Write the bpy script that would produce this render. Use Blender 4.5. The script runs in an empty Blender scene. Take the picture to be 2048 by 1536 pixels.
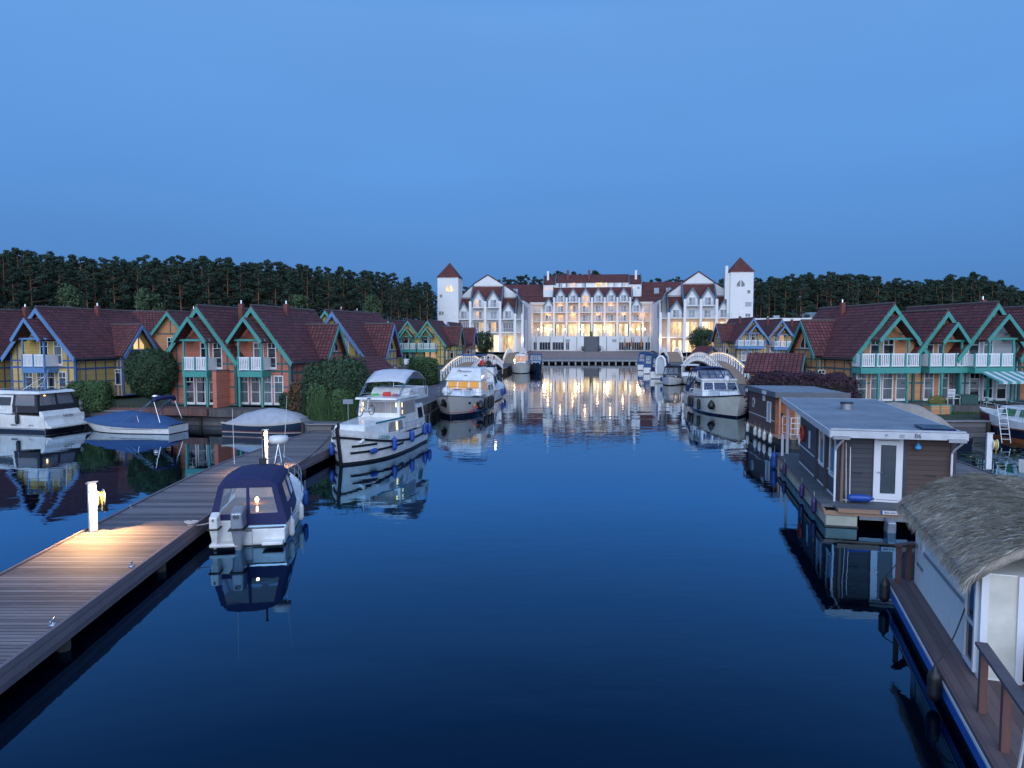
import bpy, math, random
from mathutils import Vector, Matrix
from mathutils.geometry import tessellate_polygon
sc = bpy.context.scene
C = bpy.context.collection
R = random.Random(7)
rad = math.radians
# ---------------------------------------------------------------- camera
FPX, HOR, CH = 1420.0, 678.0, 6.0
PITCH = math.atan((768 - HOR) / FPX)
cd = bpy.data.cameras.new('camera'); cam = bpy.data.objects.new('camera', cd); C.objects.link(cam)
cam.location = (0, 0, CH); cam.rotation_euler = (math.pi / 2 - PITCH, 0, 0)
cd.sensor_width = 36; cd.lens = 36 * FPX / 2048; cd.clip_start = .1; cd.clip_end = 5000
sc.camera = cam
# ---------------------------------------------------------------- sky (blue hour, afterglow behind the camera)
W = bpy.data.worlds.new('World'); sc.world = W; W.use_nodes = True
nt = W.node_tree; N = nt.nodes; N.clear()
out = N.new('ShaderNodeOutputWorld'); bg = N.new('ShaderNodeBackground')
tc = N.new('ShaderNodeTexCoord'); sp = N.new('ShaderNodeSeparateXYZ'); nt.links.new(tc.outputs['Generated'], sp.inputs[0])
rp = N.new('ShaderNodeValToRGB'); cr = rp.color_ramp
stops = [(0.0, (.074, .205, .48)), (.08, (.090, .255, .60)), (.22, (.118, .325, .75)), (.40, (.145, .370, .81)), (.56, (.085, .27, .68)), (1.0, (.06, .25, .72))]
while len(cr.elements) < len(stops): cr.elements.new(.5)
for e, (p, c) in zip(cr.elements, stops): e.position = p; e.color = (*c, 1)
nt.links.new(sp.outputs['Z'], rp.inputs[0])
def wn(t, **k):
    n = N.new(t)
    for a, b in k.items(): setattr(n, a, b)
    return n
# glow: towards -Y (sunset behind the viewer)
mr = wn('ShaderNodeMapRange'); mr.inputs['From Min'].default_value = -.15; mr.inputs['From Max'].default_value = -1.0
nt.links.new(sp.outputs['Y'], mr.inputs['Value'])
gl = wn('ShaderNodeMix', data_type='RGBA', blend_type='ADD'); gl.inputs['B'].default_value = (1.60, 1.76, 2.15, 1)
nt.links.new(mr.outputs[0], gl.inputs['Factor']); nt.links.new(rp.outputs[0], gl.inputs['A'])
# faint uneven haze veils
nz = wn('ShaderNodeTexNoise'); nz.inputs['Scale'].default_value = 1.6; nz.inputs['Detail'].default_value = 3
mp = wn('ShaderNodeMapping'); mp.inputs['Scale'].default_value = (1, 1, 4)
nt.links.new(tc.outputs['Generated'], mp.inputs[0]); nt.links.new(mp.outputs[0], nz.inputs['Vector'])
m2 = wn('ShaderNodeMapRange'); m2.inputs['To Min'].default_value = .90; m2.inputs['To Max'].default_value = 1.10
nt.links.new(nz.outputs[0], m2.inputs['Value'])
mu = wn('ShaderNodeVectorMath', operation='SCALE'); nt.links.new(gl.outputs['Result'], mu.inputs[0]); nt.links.new(m2.outputs[0], mu.inputs['Scale'])
nt.links.new(mu.outputs[0], bg.inputs['Color']); bg.inputs['Strength'].default_value = .95
nt.links.new(bg.outputs[0], out.inputs[0])
sc.view_settings.view_transform = 'Standard'; sc.view_settings.look = 'None'; sc.view_settings.exposure = 0; sc.view_settings.gamma = 1
sc.cycles.max_bounces = 6; sc.cycles.transparent_max_bounces = 8; sc.cycles.caustics_reflective = False; sc.cycles.caustics_refractive = False
sc.cycles.use_denoising = True; sc.cycles.sample_clamp_indirect = 4
# the last daylight comes from the whole western sky: one very soft weak sun
sl = bpy.data.lights.new('twilight_sun', 'SUN'); sl.energy = .9; sl.angle = rad(60); sl.color = (.84, .91, 1)
so = bpy.data.objects.new('twilight_sun', sl); C.objects.link(so); so.rotation_euler = (rad(62), 0, rad(-8))
# ---------------------------------------------------------------- geometry of the place
def ray(u, v):
    x, y = (u - 1024) / FPX, (768 - v) / FPX
    cp, s = math.cos(PITCH), math.sin(PITCH)
    return Vector((x, cp + y * s, y * cp - s))
def G(u, v, z=0.0):                       # point of the level z seen at a pixel of the 2048 photo
    d = ray(u, v); t = (z - CH) / d.z
    return Vector((d.x * t, d.y * t, z))
PHI = math.atan(159.0 / FPX); SP, CP = math.sin(PHI), math.cos(PHI)
def AX(x, y, z=0.0):                      # basin axis frame -> world (x across, y along the basin)
    return Vector((x * CP + y * SP, -x * SP + y * CP, z))
def HP(u, v, D):                          # (x, z) in the axis frame where a sight line meets the plane y = D
    d = ray(u, v); lx = d.x * CP - d.y * SP; ly = d.x * SP + d.y * CP
    t = D / ly
    return lx * t, CH + d.z * t
# ---------------------------------------------------------------- object helpers
def tag(o, label=None, cat=None, group=None, kind=None):
    if label: o['label'] = label
    if cat: o['category'] = cat
    if group: o['group'] = group
    if kind: o['kind'] = kind
    return o
def thing(name, label, cat, loc=(0, 0, 0), rz=0.0, group=None):
    o = bpy.data.objects.new(name, None); C.objects.link(o); o.location = loc; o.rotation_euler = (0, 0, rz)
    o.empty_display_size = .2
    return tag(o, label, cat, group)
def kids(o): return KIDS.get(o.name, [])
KIDS = {}
def adopt(o, parent):
    if parent is not None:
        o.parent = parent; KIDS.setdefault(parent.name, []).append(o)
def dup(o, parent=None, loc=None, rz=None, label=None, scale=None):
    c = o.copy(); C.objects.link(c); adopt(c, parent)
    if parent is None: c.parent = None
    if loc is not None: c.location = loc
    if rz is not None: c.rotation_euler = (0, 0, rz)
    if scale is not None: c.scale = scale
    if label: c['label'] = label
    for k in kids(o): dup(k, c)
    return c
class MB:
    def __init__(s): s.v = []; s.f = []; s.M = None; s.parts = []
    def add(s, vs, fs):
        n = len(s.v)
        for p in vs:
            p = Vector(p)
            s.v.append(s.M @ p if s.M else p)
        for f in fs: s.f.append([i + n for i in f])
        s.parts.append((n, len(s.v), len(s.f) - len(fs), len(s.f)))
        return s
    def each(s, name, mat, parent=None, **k):   # one object per piece
        for a, b, c, d in s.parts:
            if b > a: m = MB(); m.v = s.v[a:b]; m.f = [[i - a for i in f] for f in s.f[c:d]]; m.build(name, mat, parent, **k)
    def box(s, x0, x1, y0, y1, z0, z1):
        return s.add([(x0,y0,z0),(x1,y0,z0),(x1,y1,z0),(x0,y1,z0),(x0,y0,z1),(x1,y0,z1),(x1,y1,z1),(x0,y1,z1)],
                     [(0,3,2,1),(4,5,6,7),(0,1,5,4),(1,2,6,5),(2,3,7,6),(3,0,4,7)])
    def hexa(s, p):                       # eight corners: bottom four, top four
        return s.add(p, [(0,3,2,1),(4,5,6,7),(0,1,5,4),(1,2,6,5),(2,3,7,6),(3,0,4,7)])
    def bar(s, a, b, w, h, up=(0, 0, 1)):  # rectangular bar between two points
        a, b = Vector(a), Vector(b); d = (b - a).normalized(); u = Vector(up)
        x = d.cross(u)
        if x.length < 1e-4: x = d.cross(Vector((1, 0, 0)))
        x.normalize(); u = x.cross(d).normalized(); x *= w / 2; u *= h / 2
        return s.hexa([a-x-u, a+x-u, b+x-u, b-x-u, a-x+u, a+x+u, b+x+u, b-x+u])
    def prism(s, poly, ext):              # polygon of 3d points swept by a vector
        n = len(poly); e = Vector(ext); P = [Vector(p) for p in poly]
        fs = [list(range(n))[::-1], [i + n for i in range(n)]]
        for i in range(n): j = (i + 1) % n; fs.append([i, j, j + n, i + n])
        return s.add(P + [p + e for p in P], fs)
    def tube(s, a, b, r0, r1=None, n=6, caps=True):
        r1 = r0 if r1 is None else r1
        a, b = Vector(a), Vector(b); d = (b - a).normalized()
        x = d.orthogonal().normalized(); y = d.cross(x); vs = []
        for p, r in ((a, r0), (b, r1)):
            for i in range(n): t = 2 * math.pi * i / n; vs.append(p + x * (r * math.cos(t)) + y * (r * math.sin(t)))
        fs = [(i, (i + 1) % n, (i + 1) % n + n, i + n) for i in range(n)]
        if caps: fs += [list(range(n))[::-1], [i + n for i in range(n)]]
        return s.add(vs, fs)
    def path(s, pts, r, n=5, closed=False):
        P = [Vector(p) for p in pts]; m = len(P); vs = []; px = None
        for k in range(m):
            if closed: d = P[(k + 1) % m] - P[k - 1]
            else: d = P[min(k + 1, m - 1)] - P[max(k - 1, 0)]
            d.normalize()
            x = d.orthogonal().normalized() if px is None else (px - d * px.dot(d)).normalized()
            px = x; y = d.cross(x)
            for i in range(n): t = 2 * math.pi * i / n; vs.append(P[k] + x * (r * math.cos(t)) + y * (r * math.sin(t)))
        fs = []
        for k in range(m if closed else m - 1):
            for i in range(n): a = k * n + i; b = k * n + (i + 1) % n; c = ((k + 1) % m) * n + (i + 1) % n; d_ = ((k + 1) % m) * n + i; fs.append((a, b, c, d_))
        return s.add(vs, fs)
    def lathe(s, prof, c=(0, 0, 0), n=12, axis='z'):   # prof: (r, h)
        vs = []
        for r, h in prof:
            for i in range(n):
                t = 2 * math.pi * i / n; a, b = r * math.cos(t), r * math.sin(t)
                p = {'z': (a, b, h), 'x': (h, a, b), 'y': (b, h, a)}[axis]
                vs.append((c[0] + p[0], c[1] + p[1], c[2] + p[2]))
        fs = [list(range(n))[::-1], [(len(prof) - 1) * n + i for i in range(n)]]
        for k in range(len(prof) - 1):
            for i in range(n): j = (i + 1) % n; fs.append((k*n+i, k*n+j, (k+1)*n+j, (k+1)*n+i))
        return s.add(vs, fs)
    def slab(s, q, u0, u1, v0, v1, off, th):   # raised plate on a quad (bl, br, tr, tl seen from outside)
        a, b, c, d = [Vector(p) for p in q]
        n = (b - a).cross(d - a).normalized()
        def P(u, v): return (a * (1 - u) + b * u) * (1 - v) + (d * (1 - u) + c * u) * v
        k = [P(u0, v0), P(u1, v0), P(u1, v1), P(u0, v1)]
        return s.hexa([p + n * off for p in k] + [p + n * (off + th) for p in k])
    def grid(s, pts):                     # rows of points
        nr, nc = len(pts), len(pts[0]); fs = []
        for i in range(nr - 1):
            for j in range(nc - 1): fs.append((i*nc+j, i*nc+j+1, (i+1)*nc+j+1, (i+1)*nc+j))
        return s.add([p for r in pts for p in r], fs)
    def build(s, name, mat, parent=None, smooth=False, bevel=0, solid=0, sub=0):
        me = bpy.data.meshes.new(name); me.from_pydata([tuple(p) for p in s.v], [], s.f)
        me.materials.append(mat)
        if smooth: me.polygons.foreach_set('use_smooth', [True] * len(me.polygons))
        me.update()
        o = bpy.data.objects.new(name, me); C.objects.link(o); adopt(o, parent)
        if solid: md = o.modifiers.new('solid', 'SOLIDIFY'); md.thickness = solid; md.offset = 0
        if bevel: md = o.modifiers.new('bevel', 'BEVEL'); md.width = bevel; md.segments = 2; md.limit_method = 'ANGLE'; md.angle_limit = rad(35)
        if sub: md = o.modifiers.new('sub', 'SUBSURF'); md.levels = sub; md.render_levels = sub
        return o
def text(s, parent, mat, loc, size, rot, name='lettering', align='CENTER', shear=0, ext=.004, sx=1):
    cu = bpy.data.curves.new(name, 'FONT'); cu.body = s; cu.size = size; cu.extrude = ext; cu.align_x = align; cu.align_y = 'CENTER'; cu.shear = shear
    cu.materials.append(mat)
    t_ = bpy.data.objects.new('tmp', cu); me = bpy.data.meshes.new_from_object(t_); bpy.data.objects.remove(t_); me.name = name
    o = bpy.data.objects.new(name, me); C.objects.link(o); adopt(o, parent); o.location = loc; o.rotation_euler = rot; o.scale = (sx, 1, 1)
    return o
def text_on(s, parent, mat, pos, right, up, size, **k):   # lettering standing on a surface
    x = Vector(right).normalized(); y = Vector(up); y = (y - x * y.dot(x)).normalized(); z = x.cross(y)
    M = Matrix((x, y, z)).transposed()
    return text(s, parent, mat, pos, size, M.to_euler(), **k)
# ---------------------------------------------------------------- materials
MATS = {}
def nodes(name):
    m = bpy.data.materials.new(name); m.use_nodes = True; t = m.node_tree
    return m, t, t.nodes['Principled BSDF']
def mat(name, col, rough=.6, metal=0, var=.12, scale=3.0, bump=0, bscale=30, spec=.5, emit=None, es=0, stretch=(1, 1, 1), dirt=None):
    if name in MATS: return MATS[name]
    m, t, b = nodes(name)
    b.inputs['Roughness'].default_value = rough; b.inputs['Metallic'].default_value = metal
    b.inputs['Specular IOR Level'].default_value = spec
    tc = t.nodes.new('ShaderNodeTexCoord'); mp = t.nodes.new('ShaderNodeMapping'); mp.inputs['Scale'].default_value = stretch
    t.links.new(tc.outputs['Object'], mp.inputs[0])
    nz = t.nodes.new('ShaderNodeTexNoise'); nz.inputs['Scale'].default_value = scale; nz.inputs['Detail'].default_value = 5; nz.inputs['Roughness'].default_value = .6
    t.links.new(mp.outputs[0], nz.inputs['Vector'])
    rp = t.nodes.new('ShaderNodeValToRGB'); rp.color_ramp.elements[0].position = .3; rp.color_ramp.elements[1].position = .7
    lo = dirt if dirt else tuple(c * (1 - var) for c in col)
    rp.color_ramp.elements[0].color = (*lo, 1); rp.color_ramp.elements[1].color = (*[min(1, c * (1 + var)) for c in col], 1)
    t.links.new(nz.outputs[0], rp.inputs[0]); t.links.new(rp.outputs[0], b.inputs['Base Color'])
    if bump:
        n2 = t.nodes.new('ShaderNodeTexNoise'); n2.inputs['Scale'].default_value = bscale; n2.inputs['Detail'].default_value = 4
        t.links.new(mp.outputs[0], n2.inputs['Vector'])
        bp = t.nodes.new('ShaderNodeBump'); bp.inputs['Strength'].default_value = 1; bp.inputs['Distance'].default_value = bump
        t.links.new(n2.outputs[0], bp.inputs['Height']); t.links.new(bp.outputs[0], b.inputs['Normal'])
    if emit:
        b.inputs['Emission Color'].default_value = (*emit, 1); b.inputs['Emission Strength'].default_value = es
    MATS[name] = m; return m
def mat_lines(name, col, axis, period, depth=.012, groove=.5, var=.15, rough=.7, gap=.08, worn=None, nscale=1.5, nstretch=(1, 1, 1), coord='Object', saw=False):
    # boards, tiles or ribs repeating along one axis: dark gap lines in the bump, per-board colour change
    if name in MATS: return MATS[name]
    m, t, b = nodes(name); L = t.links.new; b.inputs['Roughness'].default_value = rough
    tc = t.nodes.new('ShaderNodeTexCoord'); sx = t.nodes.new('ShaderNodeSeparateXYZ'); L(tc.outputs[coord], sx.inputs[0])
    def mth(op, a, bb=None):
        n = t.nodes.new('ShaderNodeMath'); n.operation = op
        for i, x in enumerate((a, bb)):
            if x is None: continue
            if isinstance(x, (int, float)): n.inputs[i].default_value = x
            else: L(x, n.inputs[i])
        return n.outputs[0]
    q = mth('DIVIDE', sx.outputs[axis], period); fr = mth('FRACT', q); fl = mth('FLOOR', q)
    wn_ = t.nodes.new('ShaderNodeTexWhiteNoise'); wn_.noise_dimensions = '1D'; L(fl, wn_.inputs['W'])
    mp = t.nodes.new('ShaderNodeMapping'); mp.inputs['Scale'].default_value = nstretch; L(tc.outputs[coord], mp.inputs[0])
    nz = t.nodes.new('ShaderNodeTexNoise'); nz.inputs['Scale'].default_value = nscale; nz.inputs['Detail'].default_value = 6; nz.inputs['Roughness'].default_value = .65; L(mp.outputs[0], nz.inputs['Vector'])
    mixv = mth('ADD', mth('MULTIPLY', wn_.outputs[0], .45), mth('MULTIPLY', nz.outputs[0], .55))
    rp = t.nodes.new('ShaderNodeValToRGB'); rp.color_ramp.elements[0].position = .25; rp.color_ramp.elements[1].position = .75
    lo = worn if worn else tuple(c * (1 - var) for c in col)
    rp.color_ramp.elements[0].color = (*lo, 1); rp.color_ramp.elements[1].color = (*[min(1, c * (1 + var)) for c in col], 1)
    L(mixv, rp.inputs[0])
    g = mth('LESS_THAN', fr, gap)
    mx = t.nodes.new('ShaderNodeMix'); mx.data_type = 'RGBA'; L(mth('MULTIPLY', g, groove), mx.inputs['Factor']); L(rp.outputs[0], mx.inputs['A']); mx.inputs['B'].default_value = (*[c * .15 for c in col], 1)
    L(mx.outputs['Result'], b.inputs['Base Color'])
    h = mth('MULTIPLY', fr, -1.0) if saw else mth('MULTIPLY', g, -1.0)
    h = mth('ADD', h, mth('MULTIPLY', nz.outputs[0], .25))
    bp = t.nodes.new('ShaderNodeBump'); bp.inputs['Strength'].default_value = 1; bp.inputs['Distance'].default_value = depth
    L(h, bp.inputs['Height']); L(bp.outputs[0], b.inputs['Normal'])
    MATS[name] = m; return m
def mat_roof(name, col):
    # courses of pantiles: rows down the slope (z) and rolls across
    if name in MATS: return MATS[name]
    m, t, b = nodes(name); L = t.links.new; b.inputs['Roughness'].default_value = .75
    tc = t.nodes.new('ShaderNodeTexCoord'); br = t.nodes.new('ShaderNodeTexBrick')
    br.inputs['Scale'].default_value = 1; br.inputs['Brick Width'].default_value = .30; br.inputs['Row Height'].default_value = .30
    br.inputs['Mortar Size'].default_value = .035; br.inputs['Mortar Smooth'].default_value = .5; br.offset = 0
    br.inputs['Color1'].default_value = (*[c * .72 for c in col], 1); br.inputs['Color2'].default_value = (*[c * 1.25 for c in col], 1); br.inputs['Mortar'].default_value = (*[c * .16 for c in col], 1)
    L(tc.outputs['UV'], br.inputs['Vector'])
    nz = t.nodes.new('ShaderNodeTexNoise'); nz.inputs['Scale'].default_value = .9; nz.inputs['Detail'].default_value = 7; nz.inputs['Roughness'].default_value = .7; L(tc.outputs['Object'], nz.inputs['Vector'])
    rp = t.nodes.new('ShaderNodeValToRGB'); rp.color_ramp.elements[0].position = .35; rp.color_ramp.elements[1].position = .72
    rp.color_ramp.elements[0].color = (.75, .75, .78, 1); rp.color_ramp.elements[1].color = (1.2, 1.2, 1.15, 1); L(nz.outputs[0], rp.inputs[0])
    mx = t.nodes.new('ShaderNodeMix'); mx.data_type = 'RGBA'; mx.blend_type = 'MULTIPLY'; mx.inputs['Factor'].default_value = 1
    L(br.outputs['Color'], mx.inputs['A']); L(rp.outputs[0], mx.inputs['B']); L(mx.outputs['Result'], b.inputs['Base Color'])
    bp = t.nodes.new('ShaderNodeBump'); bp.inputs['Distance'].default_value = .05; L(br.outputs['Fac'], bp.inputs['Height']); bp.invert = True; L(bp.outputs[0], b.inputs['Normal'])
    MATS[name] = m; return m
def mat_lit(name, col, s, var=.5, scale=1.2):
    if name in MATS: return MATS[name]
    m, t, b = nodes(name); L = t.links.new
    b.inputs['Base Color'].default_value = (.1, .08, .05, 1); b.inputs['Roughness'].default_value = .15
    tc = t.nodes.new('ShaderNodeTexCoord'); mp = t.nodes.new('ShaderNodeMapping'); mp.inputs['Scale'].default_value = (1.6, 1.6, .5)
    L(tc.outputs['Object'], mp.inputs[0])
    nz = t.nodes.new('ShaderNodeTexNoise'); nz.inputs['Scale'].default_value = scale; nz.inputs['Detail'].default_value = 4; L(mp.outputs[0], nz.inputs['Vector'])
    rp = t.nodes.new('ShaderNodeValToRGB'); rp.color_ramp.elements[0].position = .35; rp.color_ramp.elements[1].position = .62
    rp.color_ramp.elements[0].color = (*[c * (1 - var) for c in col], 1); rp.color_ramp.elements[1].color = (*col, 1)
    L(nz.outputs[0], rp.inputs[0]); L(rp.outputs[0], b.inputs['Emission Color']); b.inputs['Emission Strength'].default_value = s
    MATS[name] = m; return m
def mat_clear(name, tint=(.8, .85, .9), alpha=.55, rough=.05):
    if name in MATS: return MATS[name]
    m, t, b = nodes(name); b.inputs['Base Color'].default_value = (*tint, 1); b.inputs['Roughness'].default_value = rough; b.inputs['Alpha'].default_value = alpha
    MATS[name] = m; return m
def box_uv(o):                            # slope-aligned uv for roof planes, metres
    me = o.data; uv = me.uv_layers.new(name='uv')
    for p in me.polygons:
        n = p.normal
        h = Vector((0, 0, 1)).cross(n)
        if h.length < .05: h = Vector((1, 0, 0))
        h.normalize(); s = n.cross(h)
        for li in p.loop_indices:
            c = me.vertices[me.loops[li].vertex_index].co
            uv.data[li].uv = (c.dot(h), c.dot(s))
WHITE = mat('white_paint', (.72, .73, .74), .35, var=.05, bump=.002)
GEL = mat('gelcoat', (.76, .77, .77), .2, var=.06, scale=2.2, dirt=(.60, .60, .57))
GELG = mat('grey_gelcoat', (.50, .49, .47), .2, var=.06, scale=1.5)
CREAM = mat('cream_gelcoat', (.66, .66, .58), .25, var=.08, scale=1.5)
BLACK = mat('black_rubber', (.012, .012, .014), .45)
NAVY = mat('navy_hull', (.012, .018, .04), .12)
STEEL = mat('stainless', (.62, .63, .65), .22, metal=1, var=.05)
GREYM = mat('grey_metal', (.28, .29, .31), .45, metal=.6)
GLASSD = mat('dark_glass', (.012, .014, .018), .04, var=.3, spec=.8)
CANVAS = mat('navy_canvas', (.015, .02, .085), .8, bump=.004, bscale=60)
CANVASB = mat('blue_canvas', (.025, .075, .19), .8, bump=.006, bscale=25)
CANVASG = mat('grey_canvas', (.36, .38, .42), .75, bump=.02, bscale=5)
CANVASE = mat('beige_canvas', (.34, .29, .24), .8, bump=.02, bscale=4)
PVC = mat_clear('clear_vinyl', (.35, .42, .5), .22, .05)
ROPE = mat('rope', (.45, .45, .46), .9)
ROPED = mat('dark_rope', (.03, .03, .035), .9)
BLUEF = mat('blue_fender', (.015, .07, .32), .35)
WHITEF = mat('white_fender', (.7, .7, .68), .35, var=.08)
DARKW = mat_lines('brown_boards', (.105, .07, .055), 'Z', .145, gap=.06)
LAMPE = mat('lamp_glow', (1, .8, .5), .4, emit=(1, .62, .22), es=14)
REDC = mat('red_cloth', (.55, .03, .02), .7)
SKIN = mat('skin', (.42, .22, .15), .6)
YEL = mat('yellow_hose', (.55, .42, .04), .5)
REDP = mat('red_paint', (.5, .05, .02), .4)
SKYB = mat('light_blue', (.03, .22, .6), .4)
def light(name, parent, loc, e, col=(1, .62, .3), r=.06, kind='POINT', **k):
    l = bpy.data.lights.new(name, kind); l.energy = e; l.color = col
    if kind in ('POINT', 'SPOT'): l.shadow_soft_size = r
    for a, b in k.items(): setattr(l, a, b)
    o = bpy.data.objects.new(name, l); C.objects.link(o); adopt(o, parent); o.location = loc
    return o
# ================================================================ setting
def water():
    m, t, b = nodes('water'); L = t.links.new
    tc = t.nodes.new('ShaderNodeTexCoord')
    def nz(scale, st, det=2):
        mp = t.nodes.new('ShaderNodeMapping'); mp.inputs['Scale'].default_value = st; L(tc.outputs['Object'], mp.inputs[0])
        n = t.nodes.new('ShaderNodeTexNoise'); n.inputs['Scale'].default_value = scale; n.inputs['Detail'].default_value = det; n.inputs['Distortion'].default_value = .4; L(mp.outputs[0], n.inputs['Vector']); return n.outputs[0]
    def mth(op, a, bb):
        n = t.nodes.new('ShaderNodeMath'); n.operation = op
        for i, x in enumerate((a, bb)):
            if isinstance(x, (int, float)): n.inputs[i].default_value = x
            else: L(x, n.inputs[i])
        return n.outputs[0]
    a = nz(2.2, (.45, 1, 1), 3); bb = nz(.35, (.6, 1, 1)); c = nz(.035, (1, 1, 1), 3)
    # light airs: patches of ripples among calm water
    mr = t.nodes.new('ShaderNodeMapRange'); mr.inputs['From Min'].default_value = .42; mr.inputs['From Max'].default_value = .62; mr.inputs['To Min'].default_value = .25; mr.inputs['To Max'].default_value = 1; L(c, mr.inputs['Value'])
    h = mth('ADD', mth('MULTIPLY', mth('MULTIPLY', a, .0062), mr.outputs[0]), mth('MULTIPLY', bb, .014))
    bp = t.nodes.new('ShaderNodeBump'); bp.inputs['Strength'].default_value = 1; bp.inputs['Distance'].default_value = 1.0
    L(h, bp.inputs['Height'])
    # clear dark water: blue body colour under a Fresnel mirror
    t.nodes.remove(b); df = t.nodes.new('ShaderNodeBsdfDiffuse'); df.inputs['Color'].default_value = (.0001, .0012, .0055, 1)
    gs = t.nodes.new('ShaderNodeBsdfGlossy'); gs.inputs['Color'].default_value = (.60, .84, 1, 1); gs.inputs['Roughness'].default_value = .012
    fr = t.nodes.new('ShaderNodeFresnel'); fr.inputs['IOR'].default_value = 1.333
    mx = t.nodes.new('ShaderNodeMixShader'); o_ = t.nodes['Material Output']
    L(bp.outputs[0], gs.inputs['Normal']); L(bp.outputs[0], fr.inputs['Normal']); 
    # mirror strength against the Fresnel term (contrast of the evening water), and its blue cast when looked into
    def ramp(st):
        n = t.nodes.new('ShaderNodeValToRGB'); e = n.color_ramp.elements
        while len(e) < len(st): e.new(.5)
        for q, (p, c) in zip(e, st): q.position = p; q.color = (*((c,) * 3 if not isinstance(c, tuple) else c), 1)
        L(fr.outputs[0], n.inputs[0]); return n.outputs[0]
    L(ramp([(0, .015), (.06, .080), (.155, .28), (.27, .53), (.42, .66), (1, 1)]), mx.inputs[0]); L(ramp([(0, (.30, .64, 1)), (.27, (.40, .73, 1)), (.45, (.72, .88, 1)), (.7, (1, .98, .97))]), gs.inputs['Color'])
    L(df.outputs[0], mx.inputs[1]); L(gs.outputs[0], mx.inputs[2]); L(mx.outputs[0], o_.inputs['Surface'])
    mb = MB(); mb.add([(-400, -150, 0), (400, -150, 0), (400, 260, 0), (-400, 260, 0)], [(0, 1, 2, 3)])
    return tag(mb.build('water', m), kind='structure')
water()
# shoreline, in world metres (z=1 ground level)
LEFT = [Vector(p) for p in ((-90, 40), (-60, 45.5), (-36, 49.2), (-23, 49.4), (-14.5, 47.4), (-12.0, 41.5), (-9.0, 41.5), (-7.9, 46), (-6.9, 52), (-6.0, 62), (-4.6, 80), (-3.0, 100), (-1.2, 124), (.6, 146), (2.6, 168))]
def mirror(p):
    x, y = p.x * CP - p.y * SP, p.x * SP + p.y * CP
    q = AX(-x, y); return Vector((q.x, q.y))
RIGHT = [mirror(p) for p in LEFT]
Q0, Q1 = AX(-17.5, 177), AX(17.5, 177)
basin = [Vector((-260, -140)), Vector((-260, 30))] + LEFT + [Q0.xy, Q1.xy] + RIGHT[::-1] + [Vector((260, 30)), Vector((260, -140))]
def ground():
    outer = [Vector(p) for p in ((-2500, -1500), (-2500, 4000), (2500, 4000), (2500, -1500))]
    z = 1.0
    loops = [[Vector((*p, z)) for p in outer], [Vector((*p, z)) for p in basin]]
    tris = tessellate_polygon(loops); flat = loops[0] + loops[1]
    mb = MB(); mb.add(flat, [tuple(t) for t in tris])
    m = mat('grass_ground', (.032, .052, .022), .95, var=.35, scale=.6, bump=.04, bscale=3)
    o = mb.build('ground', m)
    return tag(o, kind='structure')
ground()
def quay_wall(pts, label, z1=1.0, th=.35, flip=1):
    r = thing('quay_wall', label, 'quay wall')
    mb = MB(); cap = MB(); piles = MB()
    for a, b in zip(pts, pts[1:]):
        d = (b - a).normalized(); n = Vector((-d.y, d.x)) * flip
        A, B = a - d * .05, b + d * .05
        mb.hexa([(*A, -1), (*B, -1), (*(B + n * th), -1), (*(A + n * th), -1), (*A, z1 - .03), (*B, z1 - .03), (*(B + n * th), z1 - .03), (*(A + n * th), z1 - .03)])
        A2, B2 = a - n * .12, b - n * .12
        cap.hexa([(*A2, z1 - .04), (*B2, z1 - .04), (*(B2 + n * .5), z1 - .04), (*(A2 + n * .5), z1 - .04), (*A2, z1 + .03), (*B2, z1 + .03), (*(B2 + n * .5), z1 + .03), (*(A2 + n * .5), z1 + .03)])
        ln = (b - a).length; k = max(1, int(ln / 2.4))
        for i in range(k):
            p = a + d * (ln * (i + .5) / k) - n * .1
            piles.tube((*p, -1), (*p, z1 - .1), .11, n=8)
    mb.build('wall', mat_lines('quay_boards', (.12, .115, .12), 'Z', .3, rough=.9, var=.35, gap=.1), r)
    cap.build('coping', mat('coping', (.22, .22, .23), .9, var=.2, bump=.01), r); piles.each('pile', mat('pile_wood', (.05, .045, .04), .9), r)
quay_wall(LEFT[1:7], 'low timber quay below the houses on the left bank', flip=1)
quay_wall(LEFT[6:], 'long dark quay beside the path to the left footbridge', flip=1)
quay_wall(RIGHT[1:7], 'low timber quay below the houses on the right bank', flip=-1)
quay_wall(RIGHT[6:], 'long dark quay behind the moored canopy boats on the right', flip=-1)
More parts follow.
